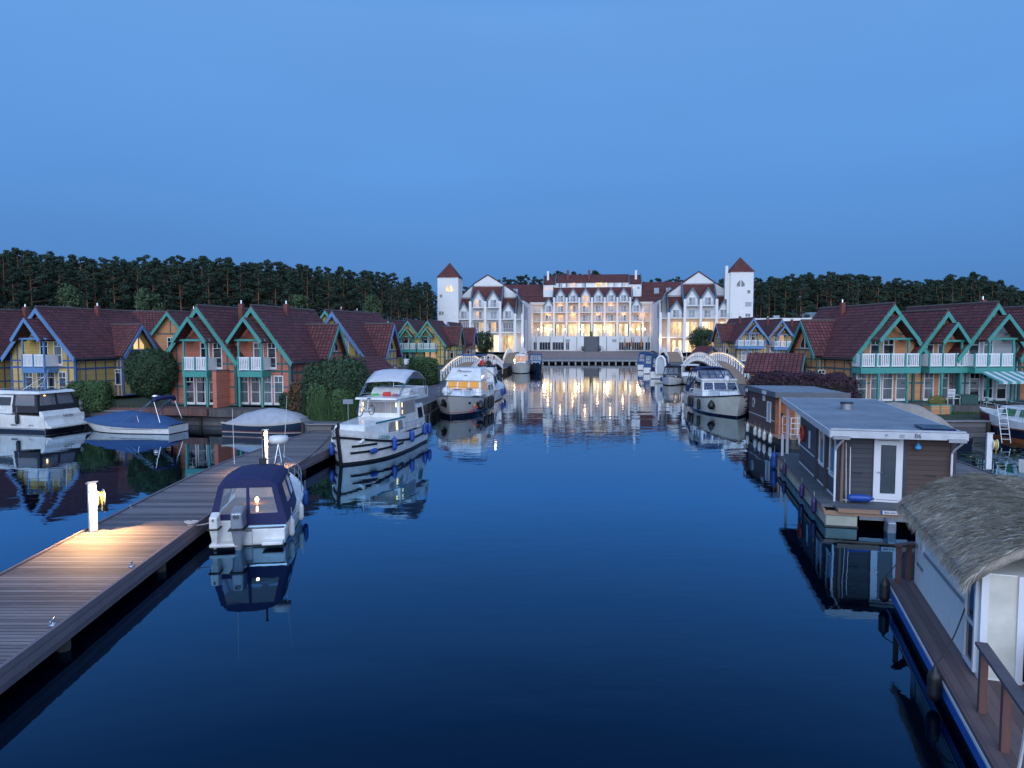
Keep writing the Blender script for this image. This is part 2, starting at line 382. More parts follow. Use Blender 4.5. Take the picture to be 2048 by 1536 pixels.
# plaza in front of the hotel, rising to the facade
def plaza():
    mb = MB(); zq, zh = 1.25, 2.42
    rows = []
    for y, z in ((176.9, zq), (190, zq + .1), (228, zh), (232, zh), (300, zh + .4)):
        rows.append([AX(x, y, z) for x in (-90, -50, -19, 0, 19, 50, 90)])
    mb.grid(rows)
    rows2 = [[AX(x, 176.9, z) for x in (-90, 90)] for z in (.9, zq)]
    m = mat('paving', (.22, .17, .155), .85, var=.2, scale=.8, bump=.01, bscale=8)
    tag(mb.build('plaza', m), kind='structure')
    # stepped promenade down to the water
    for k, (y0, y1, z0) in enumerate(((173.6, 176.9, 1.0), (171.2, 173.6, .72))):
        pass
    r = thing('harbour_steps', 'long grey promenade wall and low landing at the head of the basin', 'quay')
    mb = MB(); a = MB(); c = MB()
    def slabx(m_, x0, x1, y0, y1, z0, z1):
        p = [AX(x0, y0), AX(x1, y0), AX(x1, y1), AX(x0, y1)]
        m_.hexa([(q.x, q.y, z0) for q in p] + [(q.x, q.y, z1) for q in p])
    slabx(mb, -17.5, 17.5, 173.2, 176.8, .55, .9)
    slabx(a, -17.5, 17.5, 176.82, 177.2, -1, 1.27)
    for i in range(22): x = -17 + i * 1.62; slabx(c, x, x + .35, 173.4, 173.8, -1, .54)
    g = mat('concrete', (.25, .26, .28), .85, var=.15, bump=.01)
    mb.build('landing', g, r); a.build('wall', mat_lines('promenade_blocks', (.15, .16, .18), 'Z', .3, rough=.9), r); c.each('pile', mat('pile_pale', (.3, .31, .33), .8), r)
plaza()
def sheet(name, pts, z, m, kind='structure', label=None, cat=None):
    P = [Vector((*p, z)) for p in pts]; tr = tessellate_polygon([P]); mb = MB(); mb.add(P, [tuple(t) for t in tr])
    o = mb.build(name, m); tag(o, label, cat, None, kind); return o
PATHM = mat_lines('path_pavers', (.13, .12, .13), 'Y', .4, rough=.9, var=.2, gap=.05, depth=.006)
lp = [p for p in LEFT[6:]]
sheet('path', [p + Vector((.1, 0)) * 0 for p in lp] + [p + Vector((-3.6, .5)) for p in lp[::-1]], 1.035, PATHM)
rp_ = [p for p in RIGHT[6:]]
sheet('path', rp_ + [p + Vector((3.6, .5)) for p in rp_[::-1]], 1.035, PATHM)
# ================================================================ boardwalk piers (mirror images about the basin axis)
WOODP = mat_lines('pier_boards', (.205, .18, .175), 'Y', .145, depth=.03, groove=1.0, gap=.17, var=.35, rough=.75, worn=(.09, .08, .09), nscale=1.4, nstretch=(1, 5, 1))
WOODF = mat_lines('pier_fascia', (.15, .125, .14), 'Z', .17, depth=.015, rough=.85, var=.3, gap=.1)
PIER_R = [(-7.4, 0), (-8.42, 11.67), (-9.0, 18), (-9.38, 23), (-9.35, 29), (-8.95, 35), (-8.3, 41.5)]
PIER_L = [(-10.6, 0), (-11.5, 14), (-12.0, 20), (-12.45, 26), (-12.5, 31), (-12.1, 36), (-11.6, 41.5)]
def pier(side):
    r = thing('boardwalk_pier', 'long curved plank pier on the left with warm lamp posts' if side < 0 else 'plank pier behind the houseboats on the right', 'pier')
    f = (lambda p: Vector(p)) if side < 0 else (lambda p: mirror(Vector(p)))
    Rr, Ll = [f(p) for p in PIER_R], [f(p) for p in PIER_L]
    d, fa, pl = MB(), MB(), MB(); zt, zb = .62, .52
    def bez(P, n=8):
        o = []
        for i in range(len(P) - 1):
            p0, p1, p2, p3 = P[max(i-1, 0)], P[i], P[i+1], P[min(i+2, len(P)-1)]
            for k in range(n):
                t = k / n; o.append(.5 * ((2*p1) + (p2-p0)*t + (2*p0-5*p1+4*p2-p3)*t*t + (-p0+3*p1-3*p2+p3)*t**3))
        return o + [P[-1]]
    Rr, Ll = bez(Rr, 5), bez(Ll, 5)
    m = len(Rr)
    d.add([(*p, zt) for p in Rr] + [(*p, zt) for p in Ll], [(i, i+1, m+i+1, m+i) if side > 0 else (i, m+i, m+i+1, i+1) for i in range(m-1)])
    for P, s in ((Rr, 1), (Ll, -1)):
        fa = MB()
        for a, b in zip(P, P[1:]):
            t = (b - a).normalized(); n = Vector((t.y, -t.x)) * s * (1 if side < 0 else -1)
            fa.hexa([(*(a+n*.001), .24), (*(b+n*.001), .24), (*(b+n*.07), .24), (*(a+n*.07), .24), (*(a+n*.001), zt+.045), (*(b+n*.001), zt+.045), (*(b+n*.07), zt+.045), (*(a+n*.07), zt+.045)])
        fa.build('fascia', WOODF, r)
    for i in range(2, m, 4):
        for P in (Rr, Ll):
            q = P[i] * .93 + (Rr[i] + Ll[i]) * .035
            pl.tube((*q, -1.5), (*q, .5), .13, n=8)
    d.build('deck_boards', WOODP, r); pl.each('pile', mat('pile_wood', (.05, .045, .04), .9), r)
    return r
pier(-1); pier(1)
CLEATS = [(124, 1245), (262, 1134), (98, 1248)]
def cleat(p, label):
    r = thing('mooring_cleat', label, 'cleat', p, .3, 'steel cleats on the left pier')
    b = MB(); b.box(-.05, .05, -.09, .09, 0, .012); b.tube((0, -.045, 0), (0, -.045, .1), .014); b.tube((0, .045, 0), (0, .045, .1), .014); b.build('base', STEEL, r)
    h = MB(); h.tube((0, -.13, .1), (0, .13, .1), .018, n=8); h.build('horn', STEEL, r, smooth=True)
cleat(G(105, 1250, .625), 'steel cleat on the water edge of the left pier, nearest to the camera')
cleat(G(263, 1133, .625), 'steel cleat on the left pier between the lamp post and the water edge')
cleat(G(262, 1016, .625), 'steel cleat on the far edge of the left pier just past the lamp post')
def lamp_post(p, label, face, h=1.25, reel=True, power=30, reel_side=1, lit=True):
    r = thing('pier_lamp_post', label, 'lamp post', p, face, 'supply posts with lamps')
    b = MB()
    prof = [(-.13, -.09), (.13, -.09), (.13, .09), (-.13, .09)]
    b.box(-.11, .11, -.1, .1, 0, h - .12)
    b.prism([(-.11, -.1, h - .12), (.11, -.1, h - .12), (.11, -.1, h + .05), (-.11, -.1, h - .03)], (0, .2, 0))
    b.build('post', WHITE, r, bevel=.015)
    b = MB(); b.hexa([(-.13, -.13, h - .03), (.16, -.13, h + .055), (.16, .13, h + .055), (-.13, .13, h - .03), (-.13, -.13, h), (.16, -.13, h + .085), (.16, .13, h + .085), (-.13, .13, h)]); b.build('cap', WHITE, r)
    if lit:
        b = MB(); b.box(.112, .13, -.08, .08, h - .2, h - .03); b.build('lamp', LAMPE, r)
        q = light('lamp_light', r, (.22, 0, h - .02), power * 42, col=(1, .56, .22), r=.04, kind='SPOT', spot_size=rad(128), spot_blend=.8); q.rotation_euler = (0, rad(-26), 0); light('lamp_glow_light', r, (.25, 0, h - .1), power * .03, r=.04)
    if reel:
        b = MB(); b.lathe([(.02, -.09), (.22, -.09), (.22, -.07), (.1, -.065), (.1, .06), (.22, .06), (.22, .09), (.02, .09)], (0, 0, 0), 18, 'y')
        o = b.build('hose_reel', WHITE, r, smooth=False); o.location = (.0, .2 * reel_side, h - .42) if True else 0
        b = MB(); b.lathe([(.1, -.068), (.175, -.06), (.175, .06), (.1, .068)], (0, 0, 0), 18, 'y'); b.path([(.17, 0, .05), (.22, 0, -.1), (.2, 0, -.35)], .012)
        q = b.build('hose', YEL, o)
    return r
lamp_post((-11.3, 8.6, .62), 'white lamp post whose light falls on the lowest left corner of the near pier', rad(-20), 1.35, False, 20)
lamp_post(G(187, 1062, .62), 'white lamp post with yellow hose reel, glowing beside the near left pier edge', rad(-50), 1.35, True, 24, 1)
lamp_post(G(531, 932, .62), 'white lamp post glowing on the pier behind the blue canopy motorboat', rad(-60), 1.5, False, 16)
lamp_post(G(1976, 938, .62), 'white post with hose reel on the right pier behind the grey houseboat', rad(-110), 1.45, True, 2.0, 1, False)
lamp_post(G(1029, 735, 1.0), 'small white lamp post glowing at the quay beside the far left path', rad(-90), 1.5, False, 14)
lamp_post(G(1436, 741, 1.0), 'small post lamp glowing on the quay beside the right arched footbridge', rad(-90), 1.3, False, 14)
lamp_post(G(1505, 768, 1.0), 'low post lamp glowing behind the big white canopy cruiser', rad(-60), 1.0, False, 10)
# ================================================================ arched footbridges with lit railings
def footbridge(a, b, rise, label, lit, width=2.4):
    a, b = Vector(a), Vector(b); d = b - a; L = d.length; ang = math.atan2(d.y, d.x)
    r = thing('arched_footbridge', label, 'footbridge', (a.x, a.y, a.z), ang)
    def z(t, up=0): return rise * 4 * t * (1 - t) + up + (b.z - a.z) * t
    n = 22; deck = MB(); rows = []
    for i in range(n + 1):
        t = i / n; rows.append([(L*t, 0, z(t)), (L*t, width, z(t)), (L*t, width, z(t) - .2), (L*t, 0, z(t) - .2), (L*t, 0, z(t))])
    deck.grid(rows); deck.build('deck', mat('bridge_deck', (.28, .2, .13), .8, var=.15), r)
    for y in (.04, width - .04):
        rb = MB()
        for zz, th in ((1.14, .11), (.66, .07)):
            for i in range(n): t0, t1 = i / n, (i + 1) / n; rb.bar((L*t0, y, z(t0, zz)), (L*t1, y, z(t1, zz)), .09, th)
        rail = rb.build('railing', WHITE, r)
        nb = int(L / 1.55); pb = MB()
        for i in range(nb + 1): t = i / nb; pb.box(L*t - .06, L*t + .06, y - .085, y + .085, z(t, -.05), z(t, 1.08))
        for t in (0, 1): pb.box(L*t - .09, L*t + .09, y - .09, y + .09, z(t, -.9), z(t, 1.25))
        pb.each('baluster', WHITE, rail)
        if lit:
            sb = MB()
            for i in range(n): t0, t1 = i / n, (i + 1) / n; sb.bar((L*t0, y + (.07 if y < 1 else -.07), z(t0, 1.04)), (L*t1, y + (.07 if y < 1 else -.07), z(t1, 1.04)), .03, .03)
            sb.build('light_strip', mat('strip_glow', (1, .8, .5), emit=(1, .62, .22), es=3.0), r)
            for k in (.3, .7): light('rail_light', r, (L*k, y + (.35 if y < 1 else -.35), z(k, .8)), lit, r=.25)
    return r
def along(u, v, z, L): a = G(u, v, z); d = AX(0, L) ; return a, a + Vector((d.x, d.y, .15))
footbridge(*along(938, 761, 1.08, 32), 1.55, 'white arched footbridge with railings behind the amber-curtained cruiser', 2.5, 3.4)
footbridge(*along(1037, 727, 1.1, 20), 1.9, 'small far white arched bridge behind the little white cruiser', 1.5, 3.1)
footbridge(*along(1503, 768, 1.08, 36), 1.9, 'long white arched footbridge glowing warm on the right bank', 7, 2.8)
footbridge(*along(1366, 724, 1.1, 20), 1.9, 'small glowing arched bridge near the hotel on the right', 6, 3.2)
# ================================================================ holiday houses
ROOF = mat_roof('roof_tiles', (.150, .042, .042))
ROOF2 = mat_roof('hotel_tiles', (.16, .045, .038))
def board(n, c): return mat_lines(n, c, 'Z', .15, depth=.012, gap=.09, groove=.6, var=.1, rough=.75)
PINK = board('salmon_boards', (.52, .17, .11)); YELL = board('yellow_boards', (.58, .40, .12)); ORAN = board('orange_boards', (.58, .27, .12)); WHTB = board('white_boards', (.4, .42, .45))
GREEN = mat('green_trim', (.05, .27, .23), .55, var=.1); BLUET = mat('blue_trim', (.10, .22, .42), .55, var=.1)
GREENS = mat('green_stain', (.035, .115, .115), .65, var=.15); BLUES = mat('blue_stain', (.045, .10, .26), .65, var=.15)
CURT = mat_lines('curtain_behind_glass', (.14, .17, .18), 'X', .13, depth=.02, gap=.3, groove=.4, rough=.12, var=.3)
LITW = mat_lit('lit_pane', (1, .60, .22), 1.5, .55, .9)
LITS = mat_lit('soft_lit_pane', (1, .50, .26), .75, .4, .8)
SHUT = mat('roller_blind', (.42, .43, .46), .6)
GUT = mat('zinc_gutter', (.12, .125, .135), .45, metal=.4)
def window(r, o, du, n, w, h, pane, door=False, top=True, blind=False, frame=WHITE, name=None, shape=None):
    # o: lower left corner on the wall; frame stands 5 cm proud, pane 1.5 cm
    o, du, n = Vector(o), Vector(du), Vector(n); up = Vector((0, 0, 1)); f = MB()
    def bx(m_, x0, x1, z0, z1, t0, t1):
        P = [o + du * x + up * z + n * t for z in (z0, z1) for x, t in ((x0, t1), (x1, t1), (x1, t0), (x0, t0))]
        m_.hexa(P)
    t = .075
    bx(f, 0, t, 0, h, 0, .05); bx(f, w - t, w, 0, h, 0, .05); bx(f, t, w - t, 0, t * (2.2 if door else 1), 0, .05); bx(f, t, w - t, h - t, h, 0, .05)
    if h > .9 and top: bx(f, t, w - t, h * .76, h * .76 + .045, .012, .045); bx(f, w/2 - .02, w/2 + .02, h * .76, h - t, .012, .04)
    if h > 1.7: bx(f, t, w - t, h * .42, h * .42 + .04, .012, .045)
    fo = f.build(name or ('french_door' if door else 'window'), frame, r)
    p = MB(); bx(p, t, w - t, t, h - t, .002, .018); p.build('pane', pane, fo)
    if blind: p = MB(); bx(p, -.05, w + .05, h, h + .16, 0, .12); p.build('blind_box', SHUT, fo)
    return fo
def gable_roof(mb, x, hw, y0, y1, ze, zr, th=.16):       # ridge along y
    for s in (-1, 1):
        a = Vector((x + s * hw, 0, ze)); b = Vector((x, 0, zr)); n = Vector((s * (zr - ze), 0, hw)).normalized() * th
        P = [a, b, b + n, a + n]
        P = [Vector((p.x, y0, p.z)) for p in P]
        P[2].x = x + s * .0; P[2].z = zr + th * 1.35
        mb.prism(P if s < 0 else P[::-1], (0, y1 - y0, 0))
def gable_roof_x(mb, y, hw, x0, x1, ze, zr, th=.16):      # ridge along x
    for s in (-1, 1):
        P = [Vector((x0, y + s * hw, ze)), Vector((x0, y, zr)), Vector((x0, y, zr + th * 1.35)), Vector((x0, y + s * (hw + .08), ze + th * .8))]
        mb.prism(P if s > 0 else P[::-1], (x1 - x0, 0, 0))
def barge(mb, x, hw, y, ze, zr, w=.32, t=.07):
    for s in (-1, 1):
        a = Vector((x + s * (hw + .03), y, ze + .06)); b = Vector((x, y, zr + .12)); dn = Vector((0, 0, -w * 1.3))
        P = [a, b, b + dn, a + Vector((-s * .12, 0, -w * .95))]
        mb.prism(P if s > 0 else P[::-1], (0, t, 0))
def barge_x(mb, y, hw, x, ze, zr, w=.32, t=.07):
    for s in (-1, 1):
        a = Vector((x, y + s * (hw + .03), ze + .06)); b = Vector((x, y, zr + .12)); dn = Vector((0, 0, -w * 1.3))
        P = [a, b, b + dn, a + Vector((0, -s * .12, -w * .95))]
        mb.prism(P if s < 0 else P[::-1], (t, 0, 0))
def house(label, x, y, z, head, wall, trim, stain, hw=2.65, L=9.0, ez=3.65, rz=7.0, side=1, bay=None, wing=(4.2, 7.4, .7), doors=(), upper=(), lites=(), detail=2, chim=(.5, 5.5), group=None, litwing=None, sidewin=None, base=0, attic=None):
    # front gable faces local -y; side=+1 puts the cross wing on the +x side
    r = thing('holiday_house', label, 'house', (x, y, z), -rad(head), group)
    s = side; ov = .45; ex = ez - ov * (rz - ez) / hw * .0
    slope = (rz - ez) / hw; ee = ez - ov * slope
    wm = MB()
    wm.prism([(-hw, 0, -base), (hw, 0, -base), (hw, 0, ez), (0, 0, rz - .05), (-hw, 0, ez)][::-1], (0, L, 0))
    if wing:
        y0, y1, pr = wing; xw = s * (hw + pr); yc = (y0 + y1) / 2; wh = (y1 - y0) / 2; wr = ez + wh * slope * 1.05
        P = [(0, y0, -base), (0, y1, -base), (0, y1, ez), (0, yc, wr), (0, y0, ez)]
        P = P if s > 0 else P[::-1]
        wm.prism([(s * 1.0, p[1], p[2]) for p in P][::-1], (xw - s * 1.0, 0, 0))
    wm.build('wall', wall, r)
    rf = MB(); gable_roof(rf, 0, hw + ov, -.45, L + .35, ee, rz)
    if wing:
        wov = .35; wee = ez - wov * slope * 1.05; x0, x1 = sorted((s * .8, xw + s * .42)); gable_roof_x(rf, yc, wh + wov, x0, x1, wee, wr, .15)
    if bay:
        bc, bh, bd, bez_, brz = bay['roof']; gable_roof(rf, bc, bh, -bd - .35, -.3, bez_ - .08, brz - .12, .13)
    ro = rf.build('roof', ROOF, r); box_uv(ro)
    # ridge caps
    cp = MB(); cp.tube((0, -.44, rz + .2), (0, L + .34, rz + .2), .1, n=8)
    if wing: cp.tube((x0 + (.0 if s > 0 else 0), yc, wr + .18), (x1, yc, wr + .18), .09, n=8)
    cp.build('ridge_tiles', mat('ridge_tile', (.10, .075, .075), .8, var=.3, scale=4), ro)
    tr = MB(); barge(tr, 0, hw + ov, -.53, ee, rz)
    if detail > 1: barge(tr, 0, hw + ov, L + .36, ee, rz)
    if wing: barge_x(tr, yc, wh + wov, xw + s * .43 - (0 if s > 0 else .07), wee, wr, .26)
    if bay: barge(tr, bc, bh, -bd - .43, bez_, brz, .26)
    tr.each('bargeboard', trim, r)
    g = MB()
    for q in (-1, 1): g.tube((q * (hw + ov + .04), -.4, ee + .02), (q * (hw + ov + .04), (wing[0] if wing and q == s else L), ee + .02), .06, n=6)
    g.tube((s * (hw + ov), .35, ee), (s * (hw + .07), .35, ee - .4), .045); g.tube((s * (hw + .07), .35, ee - .4), (s * (hw + .07), .35, 0), .045)
    g.build('gutter', GUT, r)
    # timber frame: posts and rails just proud of the boards
    t = MB(); e = .03
    for q in (-1, 1): t.box(q * hw - .1 + (-.0 if q > 0 else 0), q * hw + .1, -e, .1, 0, ez - .05)
    t.box(-hw + .1, hw - .1, -e + .005, .02, 2.42, 2.56)
    t.box(-hw + .1, hw - .1, -e + .005, .02, 0, .12)
    for q in (-1, 1):
        for xx in (hw - .62,): t.box(q * xx - .06, q * xx + .06, -e + .002, .02, .12, 2.42); t.box(q * xx - .06, q * xx + .06, -e + .002, .02, 2.56, ez + .6 - .1)
        t.box(min(q * (hw - .1), q * (hw * .42)), max(q * (hw - .1), q * (hw * .42)), -e + .008, .02, 1.3, 1.42)
        t.box(min(q * (hw - .1), q * (hw * .42)), max(q * (hw - .1), q * (hw * .42)), -e + .008, .02, 2.95, 3.08)
    t.box(-hw * .5, hw * .5, -e + .005, .02, 4.86, 4.98); t.box(-.05, .05, -e + .002, .02, 4.98, rz - .7)
    ys = wing[0] if wing else L
    xs = s * (hw + e); xa, xb = sorted((s * hw - s * .02, xs))
    for zz in (2.30, 2.95): t.box(xa + .004 * 0, xb, .1, ys, zz, zz + .13)
    t.box(xa, xb, .1, ys, 1.25, 1.33)
    k = max(2, int(ys / .95))
    for i in range(1, k): yy = ys * i / k; t.box(*sorted((s * hw, s * (hw + e - .006))), yy - .055, yy + .055, 0, ee + .35)
    if wing:
        X0, X1 = sorted((s * hw, s * (hw + pr)))
        for zz in (2.30, 2.95): t.box(X0 + .04, X1 - .04, y0 - e, y0 + .02, zz, zz + .1)
        for xx in (s * (hw + .08), s * (hw + pr - .07), s * (hw + pr - .35)): t.box(xx - .06, xx + .06, y0 - e - .004, y0 + .02, 0, ez)
        XA, XB = sorted((xw - s * .02, xw + s * e))
        for zz in (0, 2.30, 2.95, ez): t.box(XA, XB, y0, y1, zz, zz + .1)
        for yy in (y0 + .06, y0 + .8, yc, y1 - .8, y1 - .06): t.box(*sorted((xw - s * .02, xw + s * (e - .006))), yy - .05, yy + .05, .1, ez)
    t.build('timber_frame', stain, r)
    # openings
    for (x0_, w_, pane) in doors: window(r, (x0_, -.0, .06), (1, 0, 0), (0, -1, 0), w_, 2.12, pane, door=True)
    for (x0_, w_, pane) in upper: window(r, (x0_, -.0, 2.62), (1, 0, 0), (0, -1, 0), w_, 1.95, pane, door=True)
    if attic: window(r, (attic[0], 0, attic[1]), (1, 0, 0), (0, -1, 0), attic[2], attic[3], attic[4])
    if sidewin:
        for (yy, zz, w_, h_, pane) in sidewin:
            a = (s * hw, yy, zz) if s > 0 else (s * hw, yy + w_, zz)
            window(r, a, (0, s, 0), (s, 0, 0), w_, h_, pane)
    if wing and detail:
        x0_ = hw + .02 if s > 0 else -hw - .02 - .62
        window(r, (x0_, y0, .9 if detail > 1 else 1), (1, 0, 0), (0, -1, 0), .62, 1.3, SHUT if litwing == 'blind' else GLASSD, blind=(litwing == 'blind'))
        pane = LITW if litwing == 'lit' else GLASSD
        # gable window of the wing: two leaves under a pointed head
        for q in (-1, 1):
            f = MB(); w_ = .62; X = xw
            pts = [(X, yc + q * .06, ez + .15), (X, yc + q * w_, ez + .15), (X, yc + q * w_, ez + .55), (X, yc + q * .06, ez + 1.25)]
            c = sum((Vector(p) for p in pts), Vector()) / 4
            pin = [c + (Vector(p) - c) * .82 for p in pts]
            if (q > 0) != (s > 0): pts = pts[::-1]; pin = pin[::-1]
            f.prism(pts, (s * .04, 0, 0)); fo = f.build('window', WHITE, r)
            f = MB(); f.prism(pin, (s * .055, 0, 0)); f.build('pane', pane, fo)
        for yy, pn in ((y0 + .5, GLASSD), (y1 - 1.4, GLASSD)):
            a = (xw, yy, .9) if s > 0 else (xw, yy + .9, .9)
            window(r, a, (0, s, 0), (s, 0, 0), .9, 1.3, pn)
    if bay:
        xa, xb, bd = bay['x']; fz = 2.5
        b = MB(); b.box(xa, xb, -bd, -.02, fz - .14, fz); b.box(xa - .02, xb + .02, -bd - .06, -bd - .001, fz - .38, fz + .03); b.box(xb - .06, xb + .021, -bd, -.02, fz - .38, fz - .141); b.box(xa - .021, xa + .06, -bd, -.02, fz - .38, fz - .141)
        bo = b.build('balcony', trim, r)
        px = bay['posts']; p = MB()
        for xx in px: p.box(xx - .07, xx + .07, -bd - .001 + .0, -bd + .14, 0, fz - .381); p.box(xx - .06, xx + .06, -bd + .002, -bd + .12, fz + .03, bez_ + .1)
        p.bar((px[0] - .3, -bd + .06, bez_ + .12), (px[-1] + .3, -bd + .06, bez_ + .12), .12, .14)
        for xx in (px[0], px[-1]): p.box(xx - .05, xx + .05, -bd + .13, -.02, bez_ + .0, bez_ + .12)
        p.each('balcony_post', trim, r)
        # panels
        n = bay.get('n', 2); wd = (xb - xa) / n
        pp = MB(); pm = MB()
        for i in range(n + 1): xx = xa + i * wd; pp.box(xx - .05, xx + .05, -bd - .03, -bd + .06, fz + .0, fz + 1.06)
        for i in range(n):
            pm = MB(); u0, u1 = xa + i * wd + .07, xa + (i + 1) * wd - .07
            pm.box(u0, u1, -bd + .0, -bd + .04, fz + .94, fz + 1.03); pm.box(u0, u1, -bd, -bd + .04, fz + .1, fz + .18)
            k = int((u1 - u0) / (.125 if detail > 1 else .16))
            for j in range(k): c = u0 + (j + .5) * (u1 - u0) / k; pm.box(c - .042, c + .042, -bd + .005, -bd + .03, fz + .18, fz + .94)
            pm.build('rail_panel', WHITE, r)
        pm = MB()
        for xx in (xa, xb): pm.box(xx - .02, xx + .02, -bd + .07, -.03, fz + .1, fz + 1.0)
        pp.each('rail_post', trim, r); pm.each('side_panel', WHITE, r)
        # gable infill of the bay, set back
        q = MB(); q.prism([(bc - bh * .72, 0, bez_ + .25), (bc + bh * .72, 0, bez_ + .25), (bc, 0, brz - .25)][::-1], (0, -.06, 0)); q.build('bay_gable', wall, r)
    if chim:
        c = MB(); c.box(chim[0] - .17, chim[0] + .17, chim[1] - .17, chim[1] + .17, rz - .9, rz + .5); co = c.build('chimney', mat('brick_red', (.16, .05, .045), .85, var=.2), r)
        c = MB(); c.tube((chim[0], chim[1], rz + .5), (chim[0], chim[1], rz + .75), .07, n=8); c.build('flue', STEEL, co)
    return r
def bayd(c, hw, d=1.5, e=4.55, rdg=6.3, x=(-.6, 1.2), posts=None, n=2):
    return {'roof': (c, hw, d, e, rdg), 'x': (x[0], x[1], d), 'posts': posts or (c - hw * .64, c + hw * .64), 'n': n}
GP = GLASSD
GRP = 'holiday houses around the basin'
def X(u, D): return (u - 1024) / FPX * D
bL = bayd(.05, 1.35, 1.2, 4.6, 6.25, x=(-.68, 1.2), posts=(-.62, 1.16))
# left bank, near row
house('yellow house with blue trim at the left frame edge, partly cut off', -44.6, 57.5, 1.3, 14, YELL, BLUET, BLUES, hw=3.1, bay=bL, doors=((-.9, .75, GP), (.2, .75, GP)), upper=((.3, .75, GP),), group=GRP)
house('big yellow house with blue trim and a lit gable window behind the blue covered boat', -36.75, 55.6, 1.3, 13, YELL, BLUET, BLUES, hw=3.0, L=9.2, bay=bayd(.2, 1.35, 1.3, 4.6, 6.2, x=(-.55, 1.5), posts=(-.5, 1.45)), wing=(4.0, 7.6, .8),
      doors=((-1.7, .75, GP), (-.6, .75, CURT), (.4, .75, GP), (1.45, .75, GP)), upper=((-.2, .8, GP), (1.1, .8, CURT)), litwing='lit', chim=(.4, 5.2), group=GRP)
house('salmon house with green trim, left half of the pair, dark french doors', -22.4, 51.3, 1.2, 11, PINK, GREEN, GREENS, hw=2.65, bay=bL, wing=None,
      doors=((-1.35, .72, GP), (-.5, .75, GP), (.5, .72, GP)), upper=((-.1, .75, GP), (.9, .75, GP)), chim=(1.0, 3.6), group=GRP)
house('salmon house with green trim, right half of the pair, curtained french doors', -18.5, 51.25, 1.2, 11, PINK, GREEN, GREENS, hw=2.65, bay=bL,
      doors=((-1.3, .72, CURT), (-.42, .75, CURT), (.58, .7, CURT), (1.4, .75, CURT)), upper=((-.15, .8, CURT), (.95, .7, GP)), chim=(.3, 4.0), group=GRP)
w = MB(); w.box(-.15, .15, -1.65, -.05, 0, 2.55)
wt = thing('partition_wall', 'salmon partition wall standing between the two green-trimmed house terraces', 'wall', (-20.4, 50.95, 1.2), -rad(11)); w.build('wall', PINK, wt); w = MB(); w.box(-.18, .18, -1.68, -.05, 2.551, 2.62); w.build('coping', GUT, wt)
house('salmon house set back with a green gable between the yellow and the salmon houses', X(343, 71), 71, 1.6, 12, ORAN, GREEN, GREENS, hw=3.0, L=8, bay=None, wing=None, chim=(.5, 3), upper=((-.4, .8, GP),), detail=1, group=GRP)
house('set-back house with a long ridge and green verge behind the big yellow house', X(262, 74), 74, 1.7, 60, ORAN, GREEN, GREENS, hw=3.3, L=10, bay=None, wing=None, chim=(.5, 7), detail=1, group=GRP)
house('yellow house with blue trim and a lowered blind right of the salmon pair', -15.1, 60.6, 1.2, 11, YELL, BLUET, BLUES, hw=2.55, L=8.5, bay=None, wing=(2.8, 6.2, .7), doors=((.2, .8, GP),), attic=(.2, 3.0, 1.1, 1.9, SHUT), sidewin=None, chim=None, group=GRP)
# left bank, far row
for i, (u, lab, lit) in enumerate(((778, 'leftmost of the yellow and green terrace houses beyond the carport roof', 0), (817.5, 'yellow and green terrace house with two white sun loungers on its deck', 0), (857.4, 'yellow and green terrace house with lit ground floor windows', 1))):
    pn = LITS if lit else GP
    house(lab, X(u, 113), 113 - (i - 1) * .4, 1.8, 9, YELL, GREEN, GREENS, hw=2.6 if i else 2.4, L=9, side=1, bay=bayd(0, 1.05, 1.1, 4.5, 5.8, x=(-1.5, 1.5), posts=(-.85, .45), n=3), wing=(3.6, 7.2, 1.2) if i == 2 else None,
          doors=((-1.5, .8, pn), (-.55, .8, pn), (.4, .8, LITS if lit else CURT)), upper=((-.75, .7, GP), (0, .6, CURT)), chim=None, detail=1, litwing=None, sidewin=((.9, .9, .8, 1.6, LITS),) if lit else None, group=GRP)
house('pinkish red house with a violet verge left of the tree by the hotel', X(897, 128), 128, 1.8, 9, PINK, BLUET, GREENS, hw=2.6, L=9, bay=None, wing=(3.4, 7.0, .9), chim=None, detail=1, upper=((-.4, .8, GP),), group=GRP)
for u, v, D, hd, col, tcol, lab in ((655, 622, 92, 12, YELL, GREEN, 'small gable with chimney seen over the roofs, nearest behind the blue-trimmed yellow house'), (690, 625, 101, 12, YELL, GREEN, 'middle one of three far gables over the roof of the blue-trimmed yellow house'),
                              (713, 624, 99, 12, YELL, GREEN, 'right one of three far gables over the roof of the blue-trimmed yellow house'), (773, 641, 130, 12, YELL, GREEN, 'far gable peeping over the left end of the terrace row')):
    house(lab, X(u, D), D, CH + (HOR - v) / FPX * D - 7.1, hd, col, tcol, GREENS, hw=2.8, L=8, bay=None, wing=None, chim=(.6, 3) if u < 700 else None, detail=0, base=2, group=GRP)
